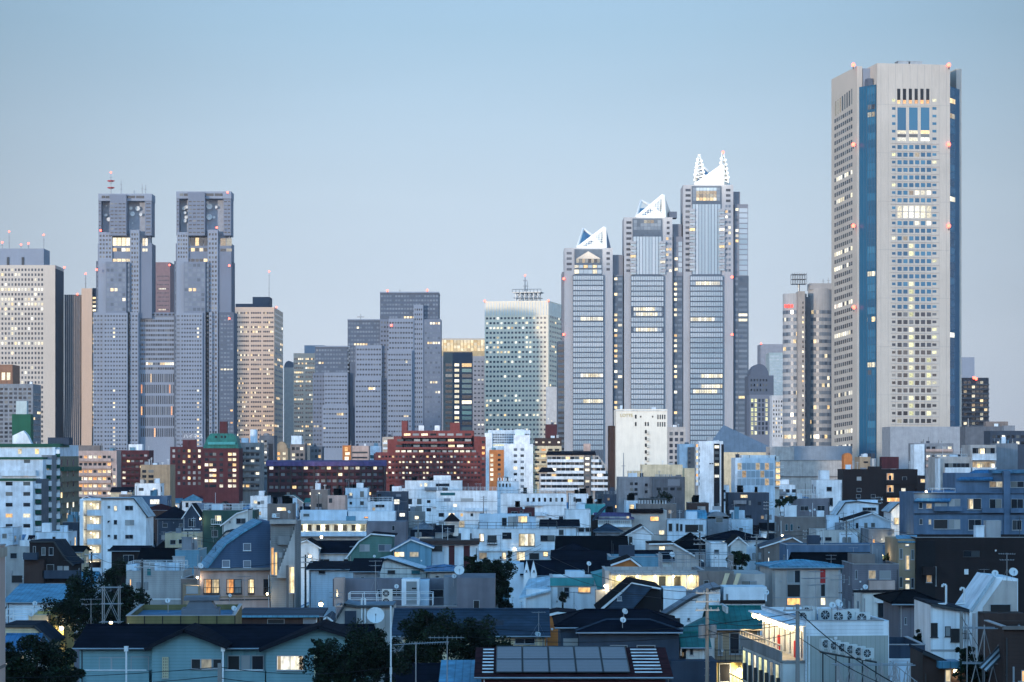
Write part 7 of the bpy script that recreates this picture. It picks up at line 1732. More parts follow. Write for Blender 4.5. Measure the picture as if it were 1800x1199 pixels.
# ---------------------------------------------------------------- roof clutter: dishes, aerials, tanks, condensers
pend = []           # (root, kind phrase, host phrase, px, used group)
def dish_mesh():
    mb = MB(); n = 14; prev = None
    for j in range(5):
        r = j / 4; cur = [(r * math.cos(2 * math.pi * i / n), .34 * r * r - .34, r * math.sin(2 * math.pi * i / n)) for i in range(n)]
        cur = [(x, -y - .34 * 0, z) for x, y, z in cur]
        if prev:
            for i in range(n): mb.poly([prev[i], prev[(i + 1) % n], cur[(i + 1) % n], cur[i]])
        prev = cur
    return mb
def bowl(r):
    mb = MB(); n = 14; rings = []
    for j in range(5): q = j / 4; rings.append([(q * r * math.cos(2 * math.pi * i / n), -.28 * r * q * q, q * r * math.sin(2 * math.pi * i / n)) for i in range(n)])
    back = [[(x, y + .04, z) for x, y, z in rg] for rg in rings]
    for j in range(1, 5):
        for i in range(n):
            mb.poly([rings[j - 1][i], rings[j - 1][(i + 1) % n], rings[j][(i + 1) % n], rings[j][i]]); mb.poly([back[j - 1][i], back[j][i], back[j][(i + 1) % n], back[j - 1][(i + 1) % n]])
    for i in range(n): mb.poly([rings[4][i], rings[4][(i + 1) % n], back[4][(i + 1) % n], back[4][i]])
    return mb
DISH = {}
def dish(px, py, D, r, host, az=None, drop=1.2, phrase='white satellite dish'):
    r = r * .58 if r < .88 else .8
    x, z = (px - CX) * D / F, H + (HY - py) * D / F
    t = thing('satellite_dish', '', 'satellite dish', (x, D, z - drop), R(az if az is not None else rf_.uniform(-10, 35)), 'satellite dishes on the roofs')
    rr = round(r, 2)
    if rr not in DISH:
        a = MB().tube((0, .12, 0), (0, .12, drop), .03, 6).tube((0, .12, drop), (0, .03, drop), .05, 6).mesh('pole', [metal])
        f = MB(); f.tube((0, 0, -r * .9), (0, -r * .95, -r * .25), .02, 5); f.tube((0, -r * .8, -r * .25), (0, -r * 1.05, -r * .2), .06, 6)
        DISH[rr] = (a, bowl(r).mesh('reflector', [dish_m]), f.mesh('feed_arm', [metal]))
    a, bw, f = DISH[rr]
    link('pole', a, t); o = link('reflector', bw, t, (0, 0, drop)); o.rotation_euler = (R(-28), 0, 0); o2 = link('feed_arm', f, t, (0, 0, drop)); o2.rotation_euler = (R(-28), 0, 0)
    pend.append((t, phrase, host, px)); return t
YAGI = []
def yagi_meshes():
    for v in range(3):
        el = MB(); L_ = (1.2, 1.8, 1.0)[v]; n = (8, 12, 6)[v]
        el.tube((-L_ * .5, 0, 0), (L_ * .5, 0, 0), .022, 5)
        for i in range(n):
            xx = -L_ * .5 + L_ * i / (n - 1); h_ = (.16 if v < 2 else .35) + .1 * (i < 2); el.tube((xx, -h_, .02), (xx, h_, .02), .013, 4)
            el.tube((xx, 0, -.05), (xx, 0, .07), .012, 4)
        YAGI.append(el.mesh('yagi_boom', [metal]))
    YAGI.append({})
yagi_meshes()
def yagi(px, pt, D, hgt, host, levels=2, phrase='spindly television aerial', az=None):
    x, z = (px - CX) * D / F, H + (HY - pt) * D / F
    t = thing('tv_antenna', '', 'antenna', (x, D, z - hgt), R(rf_.uniform(-25, 25) if az is None else az), 'television aerials on the roofs')
    hk = round(hgt, 1)
    if hk not in YAGI[3]: YAGI[3][hk] = MB().tube((0, 0, 0), (0, 0, hk), .028, 6).tube((0, 0, hk * .55), (.6, .3, 0), .008, 4).tube((0, 0, hk * .55), (-.6, .3, 0), .008, 4).mesh('mast', [metal])
    link('mast', YAGI[3][hk], t)
    for i in range(levels): link('yagi_boom', YAGI[(i * 2 + int(px)) % 3], t, (0, 0, hk - .08 - i * .45), R(20 * i))
    pend.append((t, phrase, host, px)); return t
ACM = []
def acm():
    b_ = MB().box(-.4, .4, -.16, .16, .1, .75); b_.box(-.34, -.22, -.14, .14, 0, .1); b_.box(.22, .34, -.14, .14, 0, .1)
    fan = MB().tube((-.08, -.17, .43), (-.08, -.165, .43), .26, 16); gr = MB()
    for i in range(4): a = math.pi * i / 4; gr.tube((-.08 - .26 * math.cos(a), -.18, .43 - .26 * math.sin(a)), (-.08 + .26 * math.cos(a), -.18, .43 + .26 * math.sin(a)), .009, 4)
    ACM.extend([b_.mesh('casing', [surf('condenser_paint', (.55, .57, .56), .5)]), fan.mesh('fan', [darkmetal]), gr.mesh('guard', [whitemetal])])
acm()
def cond(x, y, z, host, px, sc=1.0, rz=0.0, phrase='white condenser unit'):
    t = thing('ac_condenser', '', 'air conditioner', (x, y, z), rz, 'condenser units on the roofs')
    for n_, m_ in zip(('casing', 'fan', 'guard'), ACM): o = link(n_, m_, t); o.scale = (sc, sc, sc)
    pend.append((t, phrase, host, px)); return t
def tank(x, y, z, host, px, r=.75, hgt=1.7, mat=None, phrase='pale water tank on legs'):
    t = thing('water_tank', '', 'water tank', (x, y, z), 0, 'water tanks on the roofs')
    mb = MB(); mb.tube((0, 0, .6), (0, 0, .6 + hgt), r, 16); mb.tube((0, 0, .6 + hgt), (0, 0, .75 + hgt), r, 16, 0, r * .3); mb.tube((0, 0, .6 + hgt * .5), (0, 0, .64 + hgt * .5), r + .02, 16); mb.build('vessel', mat or surf('tank_paint', (.42, .52, .56), .5), t)
    l_ = MB()
    for sx in (-.5, .5):
        for sy in (-.5, .5): l_.tube((sx * r, sy * r, 0), (sx * r, sy * r, .62), .05, 5)
    l_.build('stand', metal, t); pend.append((t, phrase, host, px)); return t
def hostof(px, D): return min(LANDMARKS, key=lambda l: abs(l[0] - px) / 50 + abs(math.log(l[1] / D)) * 6)[3]
for px, py, D_, r in ((1098, 1075, 199, .42), (1095, 1090, 195.5, .40), (945, 1115, 205, .42), (1035, 991, 266, .42), (807, 1003, 247, .85), (352, 995, 299, .62), (917, 1060, 262, .45), (1181, 975, 256, .5), (482, 907, 297, .45), (61, 1061, 239, .4), (55, 1080, 236, .4),
        (295, 1056, 217, .38), (411, 1070, 216, .42), (404, 1047, 298, .35), (658, 978, 362, .35), (1346, 1041, 226, .5), (1521, 1032, 234, .42), (1474, 1061, 172, .5), (1463, 1064, 171, .38), (1749, 1008, 197, .45), (1781, 1006, 198, .6), (697, 1031, 249, .38), (508, 900, 430, .45), (798, 1013, 248, .4), (901, 1051, 280, .4),
        (1424, 898, 523, .45), (1432, 896, 524, .4), (1437, 903, 524, .4), (1550, 878, 639, .5), (920, 893, 600, .6), (1047, 880, 640, .6)):
    hb = hostof(px, D_); dish(px, py, D_, r, hb, drop=1.0 + (r > .5) * .3)
dish(660, 1083, 231, .88, hostof(640, 233), az=5, phrase='giant white satellite dish')
# the big aerial in front, on its own white pole, and its neighbour
t = yagi(687, 1065, 150, 12.0, None, 0, az=0); t['label'] = 'tall thin white pole rising before the dark trees'; t['category'] = 'pole'; t.name = 'thin_pole'; del t['group']; pend.pop()
for ch in t.children: ch.data = MB().tube((0, 0, 0), (0, 0, 12.0), .05, 8).tube((0, 0, 8), (0, 0, 8.4), .075, 8).mesh('mast', [whitemetal])
t = thing('tv_antenna', 'large yagi aerial with many rods in front of the dark trees', 'antenna', (((731 - CX) * 148 / F), 148, 6.0), 0, 'television aerials on the roofs')
mb = MB().tube((0, 0, 0), (0, 0, 7.2), .035, 6); mb.build('mast', metal, t)
mb = MB(); z_ = H + (HY - 1132) * 148 / F - 6; mb.tube((-1.3, 0, z_ - .05), (1.9, 0, z_ + .12), .03, 6)
for i in range(16): xx = -.4 + i * .15; mb.tube((xx, -.22, z_ + .03 + xx * .03), (xx, .22, z_ + .03 + xx * .03), .012, 4); mb.tube((xx, 0, z_ - .04), (xx + .04, 0, z_ + .14), .014, 4)
for sg_ in (1, -1):
    for i in range(6): f_ = i / 5; mb.tube((-1.35 + .65 * (1 - f_), 0, z_ + sg_ * .08 * i), (-.75 - .0 * f_ + .05, 0, z_ + sg_ * .08 * i), .012, 4)
    mb.tube((-.65, 0, z_), (-1.0, 0, z_ + sg_ * .45), .018, 4)
mb.build('yagi_boom', metal, t)
t = thing('tv_antenna', 'low yagi aerial with a zigzag boom above the dark tree crowns', 'antenna', (((786 - CX) * 151 / F), 151, 6.0), 0, 'television aerials on the roofs')
mb = MB().tube((0, 0, 0), (0, 0, H + (HY - 1118) * 151 / F - 6), .03, 6); mb.build('mast', metal, t); z_ = H + (HY - 1121) * 151 / F - 6
mb = MB().tube((-1.1, 0, z_), (1.0, 0, z_), .024, 5)
for i in range(8): mb.tube((-1 + i * .26, -.25, z_), (-1 + i * .26, .25, z_), .012, 4); mb.tube((-1 + i * .26, 0, z_ - .12), (-1 + i * .26, 0, z_ + .12), .012, 4)
mb.build('yagi_boom', metal, t)
for px, pt_, D_, hg, lv in ((1433, 1003, 172, 3.2, 3), (1770, 972, 192, 2.6, 2), (947, 1075, 208, 2.0, 1), (1461, 975, 300, 3, 2), (1347, 1095, 200, 2.2, 2), (591, 1040, 232, 2.6, 2), (290, 990, 315, 3.4, 2), (1009, 1040, 262, 2.4, 1), (430, 1012, 300, 3, 2), (252, 990, 316, 2.5, 1), (1475, 1010, 262, 2.6, 2), (660, 985, 250, 3.5, 2),
        (160, 1052, 228, 3.2, 2), (375, 925, 474, 3, 2), (760, 905, 500, 3, 1), (700, 880, 640, 4, 2), (655, 870, 640, 5, 3), (780, 890, 560, 4, 2), (1050, 868, 640, 3, 1), (880, 940, 385, 2.5, 1), (1310, 925, 392, 2.5, 2), (1730, 1000, 290, 2.5, 1), (1500, 962, 350, 2.5, 1), (1440, 1090, 166, 4, 0)):
    hb = hostof(px, D_); yagi(px, pt_, D_, hg, hb, lv)
# twin fan unit, row of condensers, roof machines
hb = hostof(690, 246); x = (681 - CX) * 243.6 / F
for k in range(2): cond(x, 243.2, 9.55 + k * .78, hb, 681 + k, 1.25, 0, 'big condenser unit stacked by the roof railing')
x0_, y0_ = WB.x0, WB.D
for k in range(6):
    px = 1452 + k * 14.5; D_ = 158 - k * .4; zz = H + (HY - (1143 + k * 3.4)) * D_ / F; cond((px - CX) * D_ / F, D_, zz, WB, px, .95, R(18), 'condenser unit in the row on a steel ledge')
t = thing('steel_ledge', 'sloping steel ledge carrying a row of six condensers', 'bracket', ((1446 - CX) * 158.3 / F, 158.2, 0), 0)
mb = MB(); za, zb = H + (HY - 1143) * 158 / F - .06, H + (HY - 1161) * 156 / F - .06; mb.extr([(-.2, -.35, za - .1), (-.2, .3, za - .1), (-.2, .3, za), (-.2, -.35, za)], [(3.0, -2.4, zb - .1), (3.0, -1.75, zb - .1), (3.0, -1.75, zb), (3.0, -2.4, zb)]); mb.build('ledge', darkmetal, t)
mb = MB()
for i in range(5): f_ = i / 4; mb.tube((3.0 * f_, -2.0 * f_, 0), (3.0 * f_, -2.0 * f_, za + (zb - za) * f_ - .05), .05, 6)
mb.build('post', darkmetal, t)
cW, sW = WB.c, WB.s
for k, (u, v, sc, rz_) in enumerate(((1.0, 5, 1.1, -40), (1.7, 7, 1.1, -30), (2.6, 6.2, 1.2, 10), (3.1, 4.2, 1.2, 0), (3.9, 5.2, 1.2, 5), (4.3, 2.6, 1.2, 0), (2.2, 9.5, 1.2, -50), (4.7, 7.5, 1.1, 15))):
    cond(WB.x0 + u * cW - v * sW, WB.D + u * sW + v * cW, WB.h - .5, WB, 1420 + k * 12, sc, R(rz_), 'roof machine')
# tanks and condensers on the infill roofs
for b in INF + [q for q in ROOFY if q not in INF]:
    r_ = rf_.random(); mid_px = (b.px[0] + b.px[1]) / 2
    W_ = lambda u, v: (b.x0 + u * b.c - v * b.s, b.D + u * b.s + v * b.c)
    kd = getattr(b, 'kind', None)
    if kd == 'flat':
        if r_ < .22 and b.w > 6: x, y = W_(b.w * .8, 3); tank(x, y, b.h - .48, b, mid_px)
        elif r_ < .6: x, y = W_(b.w * .85, 1.2); cond(x, y, b.h - .48 + .5, b, mid_px, 1.1, R(rf_.uniform(-30, 30)))
    if kd and rf_.random() < .28 and b.D < 800:
        u = rf_.uniform(.15, .85) * b.w; x, y = W_(u, b.d / 2); px = CX + x * F / y; yagi(px, HY + (H - b.h - 2.2) * F / y, y, 2.6, b, rf_.choice((1, 2)))
    if kd and rf_.random() < .16 and b.D < 600:
        u = rf_.uniform(.1, .9) * b.w; x, y = W_(u, b.d / 2); px = CX + x * F / y; dish(px, HY + (H - b.h - .8) * F / y, y, rf_.choice((.4, .45, .5)), b)
# labels of the clutter: by host, ordered across the roof
by = {}
for t, ph, hb, px in pend: by.setdefault((ph, hb.label), []).append((px, t))
ORD = ('first', 'second', 'third', 'fourth', 'fifth', 'sixth', 'seventh', 'eighth', 'ninth')
HS = {}
for t, ph, hb, px in pend: HS.setdefault(hb.label, hb)
for (ph, hl_), lst in by.items():
    hb = HS[hl_]; hw = hl_.split(); pn = len(ph.split()) + (2 if len(lst) > 1 else 0) + 2
    nm = hl_ if pn + len(hw) <= 16 else ' '.join(re.split(r' (?:in front|behind|beside|a few|some way|several) ', hl_)[0].split()[:16 - pn]) if False else hl_
    lst.sort(key=lambda a: a[0])
    for i, (px, t) in enumerate(lst):
        pre = ('leftmost ' if i == 0 else 'rightmost ' if i == len(lst) - 1 else ORD[i] + ' ') if len(lst) > 1 else ''
        words = (pre + ph + ' on the ' + nm).split()
        if len(words) > 16:     # shorten the host phrase from its middle, keeping what sets it apart
            k_ = re.match(r'(.*) (in front of|behind|beside|a few roofs from|some way from|several doors from) the (.*)', nm)
            if k_: words = (pre + ph.replace('spindly ', '').replace('white ', '') + ' on the ' + ' '.join(k_.group(1).split()[-3:]) + ' ' + k_.group(2) + ' the ' + k_.group(3)).split()
        if len(words) > 16:
            words = words[:15]
            while words and (words[-1] in ('a', 'an', 'the', 'and', 'with', 'of', 'on', 'in', 'its', 'behind', 'beside', 'under', 'by', 'front', 'orange', 'lit', 'big', 'two', 'white', 'dark', 'broad') or words[-2] in ('and', 'with', 'an', 'a')): words.pop()
        lb = ' '.join(words); n_ = 2
        while lb in USED: lb = ' '.join(words[:13]) + (' too', ' further along', ' near its edge', ' again', ' beside it')[n_ - 2]; n_ += 1
        USED.add(lb); t['label'] = lb

# ---------------------------------------------------------------- trees
def leaf_mat(n, c):
    return surf(n, c, .7, var=.5, scale=.9, streak=.3, spec=.2)
leafs = [leaf_mat('dark_leaf', (.006, .013, .007)), leaf_mat('deep_leaf', (.009, .022, .009)), leaf_mat('mid_leaf', (.014, .034, .012))]
bark = surf('bark', (.03, .022, .018), .9)
def tree(label, clumps, D, n=1500, sz=.32, mats=None, seed=1, name='tree', base=None, low=None):
    """clumps: (px, py, radius px) of the crown's masses"""
    rr = random.Random(seed); mats = mats or leafs
    cx = sum(c[0] for c in clumps) / len(clumps); x0 = (cx - CX) * D / F
    t = thing(name, label, 'tree' if name != 'shrub' else 'shrub', (x0, D, 0), 0, None)
    lv = MB(); tr = MB(); top = 0
    pts = []
    for px, py, rp in clumps:
        c = Vector(((px - CX) * D / F - x0, rr.uniform(-1.2, 1.2), H + (HY - py) * D / F)); r = rp * D / F; pts.append((c, r)); top = max(top, c.z)
        subs = [(c + Vector((rr.gauss(0, .5) * r, rr.gauss(0, .5) * r, rr.gauss(0, .42) * r)), r * rr.uniform(.25, .5)) for _ in range(int(10 + r * 5))]
        m = int(1.7 * n * (rp / max(q[2] for q in clumps)) ** 1.6)
        for _ in range(m):
            sc, sr = rr.choice(subs)
            d_ = Vector((rr.gauss(0, 1), rr.gauss(0, 1), rr.gauss(0, 1))).normalized() * sr * rr.random() ** .4
            p = sc + d_; s_ = sz * rr.uniform(.5, 1.0)
            u = Vector((rr.gauss(0, 1), rr.gauss(0, 1), rr.gauss(0, .6))).normalized(); v = u.cross(Vector((rr.gauss(0, 1), rr.gauss(0, 1), rr.gauss(0, 1)))).normalized()
            lv.poly([p - u * s_ * .6, p + v * s_ * .28, p + u * s_ * .6, p - v * s_ * .28], rr.choice((0, 0, 0, 1, 1, 2)))
    tb = .22 if top > 5 else .1
    fork = Vector((0, 0, top * .55)); tr.tube((0, 0, 0), fork, tb, 8, 0, tb * .7)
    for c, r in pts:
        tr.tube(fork, c, tb * .5, 6, 0, tb * .2)
        for _ in range(3): q = c + Vector((rr.gauss(0, .5) * r, rr.gauss(0, .5) * r, rr.gauss(0, .4) * r)); tr.tube(c, q, tb * .2, 5, 0, .015)
    lv.build('crown', mats, t); tr.build('trunk', bark, t); return t
tree('broad dark tree before the blue sheet metal roof', [(150, 1050, 40), (195, 1075, 42), (120, 1075, 34), (225, 1052, 26), (168, 1100, 46), (232, 1085, 26)], 236, 2600, .34, seed=2)
tree('black bushy tree in the lower corner before the cobalt roof', [(40, 1165, 46), (85, 1158, 38), (110, 1180, 34), (55, 1195, 46), (15, 1150, 20), (68, 1135, 18)], 160, 2600, .24, seed=3)
tree('dark leafy tree overlapping the aqua house', [(615, 1150, 46), (660, 1130, 42), (590, 1178, 44), (565, 1150, 18), (640, 1185, 50), (680, 1165, 36), (570, 1185, 24), (560, 1132, 10)], 152, 3000, .22, seed=4)
tree('dark spreading tree before the long slate tiled roof', [(735, 1112, 38), (790, 1118, 40), (840, 1122, 36), (760, 1140, 46), (820, 1150, 44), (715, 1150, 40), (760, 1090, 18), (868, 1140, 22), (748, 1080, 9)], 178, 3000, .24, seed=5)
tree('round dark tree with wiry top beside the striped building', [(838, 1002, 22), (862, 995, 20), (880, 1008, 22), (884, 1030, 16), (878, 1050, 15), (890, 1066, 12), (828, 985, 10), (850, 1015, 22)], 268, 1500, .32, seed=6)
tree('small green tree by the white box annex', [(1292, 978, 12), (1306, 980, 11), (1284, 983, 8), (1300, 988, 12)], 325, 800, .3, [leafs[1], leafs[2], leafs[2]], seed=7)
tree('tiny clipped garden tree before the villa', [(896, 977, 6), (896, 986, 4)], 360, 500, .2, seed=8)
tree('dark shrub growing up the yard in the lower corner', [(1700, 1150, 16), (1712, 1170, 24), (1735, 1182, 28), (1690, 1172, 18), (1750, 1160, 20), (1720, 1195, 30)], 156, 1800, .2, seed=9)
tree('dark shrub by the grey sided house', [(1617, 1126, 12), (1608, 1132, 9), (1640, 1130, 10)], 200, 700, .22, seed=10)
tree('low green tree before the dark brown block', [(1562, 980, 9), (1572, 983, 8), (1553, 984, 6)], 300, 600, .28, [leafs[1], leafs[2], leafs[2]], seed=11)
tree('dark garden tree beside the lit stair landings', [(205, 1005, 18), (190, 1015, 16), (222, 1000, 14)], 350, 900, .34, seed=12)
tree('small potted conifer on the teal fascia terrace', [(990, 1046, 7), (988, 1053, 6)], 258, 500, .16, seed=13)
tree('leafy treetop beside the mauve walled house', [(1378, 882, 9), (1388, 878, 8), (1368, 884, 7)], 520, 600, .4, [leafs[1], leafs[2], leafs[2]], seed=14)
tree('dark treetop among roofs by the blue barrel roof', [(1160, 872, 10), (1175, 876, 8)], 700, 400, .5, seed=15)
tree('shrub peeking over the solar roof building', [(885, 1134, 8), (870, 1136, 7)], 200, 500, .2, [leafs[1], leafs[2], leafs[2]], seed=16)

# ---------------------------------------------------------------- utility poles and wires
POLES = {}
def pole(key, label, px, pt, D, arms=3, tr=True, mat=None, arm=.9):
    x, z = (px - CX) * D / F, H + (HY - pt) * D / F
    t = thing('utility_pole', label, 'utility pole', (x, D, 0), R(12), 'utility poles in the streets')
    MB().tube((0, 0, 0), (0, 0, z), .17, 10, 0, .11).build('post', mat or surf('pole_concrete', (.24, .23, .22), .85), t)
    for i in range(arms):
        zz = z - .35 - i * .62; mb = MB().box(-arm, arm, -.05 - .1, .05 - .1, zz - .05, zz + .05)
        for k in range(4): xx = -arm + .1 + k * (2 * arm - .2) / 3; mb.tube((xx, -.1, zz + .03), (xx, -.1, zz + .2), .045, 6, 1)
        mb.build('crossarm', [metal, surf('porcelain', (.42, .42, .40), .3)], t)
    if tr:
        for sx in (-.42, .42):
            mb = MB().tube((sx, -.1, z - 3.6), (sx, -.1, z - 2.7), .27, 12); mb.tube((sx, -.1, z - 2.7), (sx, -.1, z - 2.6), .27, 12, 0, .12); mb.build('transformer', surf('transformer_grey', (.2, .21, .22), .6), t)
    mb = MB()
    for i in range(10): zz = z * .35 + i * .5; mb.tube((-.22, 0, zz), (.22, 0, zz), .012, 4)
    mb.build('step_bolt', metal, t)
    POLES[key] = (x, D, z); return t
pole('a', 'pale utility pole with transformer beside the sea green roofs', 1243, 1034, 186, 3, True, surf('pale_pole', (.34, .27, .22), .8))
pole('b', 'grey utility pole with tangled cables at the lamp lit walkway', 1402, 1062, 150, 1, False)
pole('c', 'dark utility pole with twin transformers by the black pyramid roof', 1230, 936, 345, 3, True, darkmetal)
pole('d', 'dark utility pole before the white gabled house with square windows', 1488, 914, 390, 4, True)
pole('e', 'slim utility pole before the pale lavender terrace house', 250, 982, 290, 2, True, darkmetal)
pole('f', 'thin pole with crossarms before the lit stair landings', 161, 970, 330, 1, False, darkmetal)
pole('g', 'bare concrete post before the white house with raking hood', 1690, 1075, 168, 0, False)
pole('h', 'slender steel post beside the bare concrete post', 1712, 1078, 166, 0, False, metal)
pole('i', 'utility pole among antennas by the pale blue gabled house', 880, 978, 300, 2, True, darkmetal)
pole('j', 'utility pole rising behind the taupe flat building', 1350, 880, 480, 3, True, darkmetal)
pole('k', 'utility pole with lamp amid roofs by the concrete stair tower', 537, 975, 320, 2, False, darkmetal)
wire_m = surf('cable_black', (.012, .012, .014), .6)
def wire(a, c, sag, label, r=.022, n=14):
    a, c = Vector(a), Vector(c); t = thing('overhead_wire', label, 'wire', a, 0, 'overhead wires'); mb = MB(); p = Vector((0, 0, 0))
    for i in range(1, n + 1):
        f_ = i / n; q = (c - a) * f_ - Vector((0, 0, sag * 4 * f_ * (1 - f_))); mb.tube(p, q, r, 4); p = q
    mb.build('cable', wire_m, t)
A = lambda k, dz=0, dx=0: (POLES[k][0] + dx, POLES[k][1], POLES[k][2] + dz)
wire(A('b', -.8), A('a', -2.2), .5, 'cable between the grey pole and the pale pole, upper one')
wire(A('b', -1.6), A('a', -3.0), .6, 'cable between the grey pole and the pale pole, lower one')
wire(A('b', -.4), (24, 140, 10.2), .7, 'thick cable dropping from the grey pole towards the bare post', .035)
wire(A('b', -1.9), (26, 146, 9.4), .6, 'second cable from the grey pole towards the bare post')
wire(A('a', -.3, -.7), (3, 235, 15), .8, 'wire from the pale pole over the stacked navy roofs')
wire(A('a', -.9, -.7), (2, 240, 14), .8, 'lower wire from the pale pole over the stacked navy roofs')
wire(A('a', -.3, .7), A('c', -.3), 1.5, 'wire from the pale pole to the dark twin transformer pole')
wire(A('g', -.3), (31, 160, 9.2), .2, 'cable slanting down from the bare concrete post')
wire(A('g', -1.4), A('h', -1.3), .05, 'short cable joining the two bare posts')
wire((-34, 140, 9.9), (-2, 168, 9.6), .6, 'wire crossing before the aqua house, lower one', .02)
wire((-34, 142, 9.4), (-14, 150, 9.0), .5, 'wire sagging below the aqua house windows', .02)
wire(A('c', -.3), (4, 330, 16.5), 1.0, 'wire from the twin transformer pole over black roofs')
wire(A('c', -.9), (6, 322, 15.5), 1.0, 'second wire from the twin transformer pole over black roofs')
wire(A('c', -.3), A('d', -.3), 1.6, 'long wire between the two dark transformer poles')
wire(A('d', -.6), (74, 360, 12.5), .8, 'wire from the square windowed house pole to the dark block')
wire(A('e', -.3), A('f', -.3), .8, 'wire between the slim pole and the thin crossarm pole')
wire(A('e', -.6), (-26, 285, 12), .6, 'wire from the slim pole to the beige mansard house')
# more poles standing between the roofs, with wires strung from one to the next
prev_p = None
for i, (px, pt_, D_) in enumerate(((455, 930, 470), (600, 905, 540), (735, 912, 500), (1012, 905, 520), (1120, 895, 560), (1268, 900, 470), (1330, 940, 372), (1420, 930, 420), (1590, 950, 330), (330, 935, 450), (60, 945, 430), (1545, 872, 600), (850, 872, 700), (560, 868, 760))):
    pole(f'n{i}', unique_label('slim dark utility pole', px, D_), px, pt_, D_, rf_.choice((1, 2, 3)), rf_.random() < .5, darkmetal if i % 2 else None)
for a_, c_ in (('n9', 'n0'), ('n0', 'n1'), ('n1', 'n2'), ('n2', 'n3'), ('n3', 'n4'), ('n5', 'n7'), ('n6', 'n5'), ('n7', 'd'), ('n8', 'd'), ('n10', 'f'), ('k', 'n0'), ('i', 'n3'), ('i', 'k')):
    for dz in (-.3, -.95): wire(A(a_, dz), A(c_, dz), 1.3, unique_label('thin ' + ('upper' if dz > -.5 else 'lower') + ' street wire', (CX + A(a_)[0] * F / A(a_)[1] + CX + A(c_)[0] * F / A(c_)[1]) / 2, A(a_)[1]), .03)
pole('l', 'bare concrete post top before the aqua house', 386, 1166, 140, 0, False)
for dz, x_, y_, z_, lb in ((-.2, -34, 150, 11.0, 'upper wire from the bare post past the aqua house'), (-.7, -34, 151, 10.2, 'middle wire from the bare post past the aqua house'), (-1.2, -34, 152, 9.6, 'lowest wire from the bare post past the aqua house')): wire(A('l', dz), (x_, y_, z_), .25, lb, .018)
for dz, lb in ((-.2, 'upper wire from the bare post to the thin white pole'), (-.8, 'lower wire from the bare post to the thin white pole')): wire(A('l', dz), (-7.1, 149.9, 11.8 + dz), .4, lb, .018)
for k_, lb in ((0, 'upper'), (1, 'lower')): wire(A('b', -.5 - k_ * .6), (-3, 176, 12.2 - k_ * .7), .7, f'{lb} cable running from the grey pole across the solar roof', .02)
# steel frames in the lower right corner
def lattice(label, px0, px1, pt, D, n=4, hgt=3.4, rz=0, name='scaffold', cat='scaffold'):
    x0, z1 = (px0 - CX) * D / F, H + (HY - pt) * D / F; L_ = (px1 - px0) * D / F
    t = thing(name, label, cat, (x0, D, 0), R(rz)); mb = MB(); br = MB(); z0 = z1 - hgt
    for i in range(n + 1):
        x = L_ * i / n
        for y in (0, 1.0): mb.tube((x, y, 0), (x, y, z1), .04, 6)
        if i < n:
            for y in (0, 1.0): br.tube((x, y, z0), (x + L_ / n, y, z1 - .2), .022, 5); br.tube((x, y, z1 - .2), (x + L_ / n, y, z0), .022, 5)
    for y in (0, 1.0):
        for z in (z1 - .15, z0 + hgt * .5, z0): mb.tube((-.3, y, z), (L_ + .3, y, z), .035, 6)
    mb.build('upright', metal, t); br.build('brace', metal, t); return t
lattice('steel lattice frame before the condenser ledge', 1475, 1600, 1165, 150, 5)
lattice('raking steel frame before the white house with stair hood', 1700, 1790, 1100, 152, 3, 4.5, -10)
t = lattice('steel stair frame rising by the broad dark tree', 180, 208, 1030, 225, 1, 3.2)
st = thing('open_stair', 'pale open steel stair flights rising by the corner frame', 'stair', ((1560 - CX) * 149 / F, 148, 0))
mb = MB()
for i in range(9): mb.box(i * .28, i * .28 + .3, 0, .9, 11.2 - i * .22 - .05, 11.2 - i * .22); mb.tube((i * .28, 0, 11.2 - i * .22), (i * .28, 0, 12.1 - i * .22), .025, 5)
mb.tube((0, 0, 12.1), (2.3, 0, 10.3), .03, 6); mb.build('flight', metal, st); mb = MB().tube((0, .45, 0), (0, .45, 11.2), .05, 6).tube((2.2, .45, 0), (2.2, .45, 9.4), .05, 6); mb.build('stair_post', metal, st)
t = thing('awning_frame', 'tilted glazed canopy roof above the dark corner yard', 'canopy', ((1725 - CX) * 150 / F, 150, 0))
P = lambda px, py, y: ((px - 1725) * (150 + y) / F + (1725 - CX) * y / F, y, H + (HY - py) * (150 + y) / F)
MB().slab([P(1722, 1172, 0), P(1735, 1180, 0), P(1802, 1110, 3), P(1792, 1098, 3)], .08).build('glazing', K['s'], t)
mb = MB()
for a_, c_ in (((1722, 1172, 0), (1792, 1098, 3)), ((1735, 1180, 0), (1802, 1110, 3)), ((1728, 1176, -.05), (1797, 1104, 2.95))): mb.tube(P(*a_), P(*c_), .06, 6)
for a_ in ((1728, 1176, 0), (1797, 1104, 3)): q = P(*a_); mb.tube((q[0], q[1], 0), q, .07, 6)
mb.build('frame', darkmetal, t)

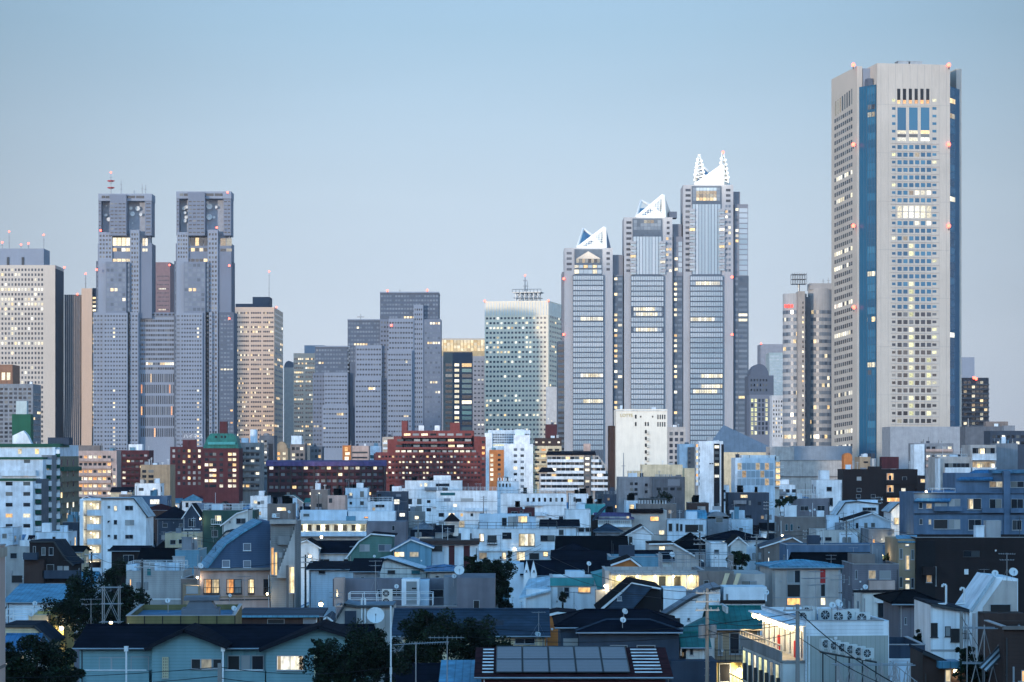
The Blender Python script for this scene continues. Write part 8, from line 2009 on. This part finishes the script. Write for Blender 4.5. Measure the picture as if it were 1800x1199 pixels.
# ---------------------------------------------------------------- lamps seen lit
for b in [q for q in INF if q.D < 760]:
    if rf_.random() < .45:
        u = rf_.uniform(.2, .8) * b.w; x, y = b.x0 + u * b.c + .5 * b.s, b.D + u * b.s - .5; zz = b.zt - rf_.uniform(1.2, 2.8); px = CX + x * F / y
        lamp(px, HY + (H - zz) * F / y, y, unique_label(rf_.choice(('small warm wall lamp', 'yellow wall lamp', 'small bright wall lamp')), px, y), rf_.uniform(18, 55), .11, rf_.choice(((1, .78, .42), (1, .86, .58), (1, .7, .35))))
for px, py, D_, lb, e in ((564, 1062, 240, 'dazzling lamp beside the store with blue eaves', 160), (545, 978, 368, 'bright lamp at the white house with dark gable edges', 160), (565, 944, 395, 'lamp glaring behind the long navy roofed house', 120), (347, 1015, 300, 'white lamp at the corner of the beige mansard house', 40), (1589, 899, 416, 'upper lamp over the glowing white house', 90), (1600, 907, 416, 'lower lamp over the glowing white house', 90),
        (1565, 948, 383, 'bright lamp on the grey blank house', 120), (1333, 1084, 176, 'street lamp at the far end of the lamp lit walkway', 60), (1300, 1178, 203.1, 'lamp in the yellow lit ground floor', 300), (1064, 1030, 252, 'lamp at the end of the yellow corridor', 70), (1066, 1056, 250, 'bright lamp low on the yellow corridor building', 110), (1375, 941, 386, 'small lamp over the brown gabled house', 20), (1628, 864, 377, 'white lamp on the blue grey apartment house terrace', 60), (352, 912, 474, 'bright lamp at the green walled house', 70), (905, 965, 388, 'lamp under the white modern villa', 60), (195, 1095, 214, 'lamp at the flank of the olive panelled building', 30), (1550, 976, 300, 'lamp behind the long black roofed house', 40), (1105, 1163, 190, 'dim lamp in the yard of the stacked navy roofs', 6), (108, 1104, 236.3, 'orange lamp on the yellow washed building', 110), (1680, 1180, 158, 'lamp under the pale canopy in the dark corner', 14), (470, 1044, 297, 'lamp near the concrete stair tower base', 30)):
    lamp(px, py, D_, lb, e, .14 if e < 80 else .2)
# ---------------------------------------------------------------- the air between here and the towers
def haze(dens):
    m = bpy.data.materials.new('dusk_air'); m.use_nodes = True; nt_ = m.node_tree
    nt_.nodes.remove(nt_.nodes['Principled BSDF']); v = nt_.nodes.new('ShaderNodeVolumePrincipled')
    v.inputs['Color'].default_value = (.80, .86, .95, 1); v.inputs['Density'].default_value = dens; v.inputs['Anisotropy'].default_value = .2
    nt_.links.new(v.outputs[0], nt_.nodes['Material Output'].inputs['Volume'])
    tagm(MB().box(-3000, 3000, -1000, 3400, -1.5, 275).build('haze', m), None, None, None, 'stuff')
haze(.000045)
scene.cycles.volume_bounces = 0
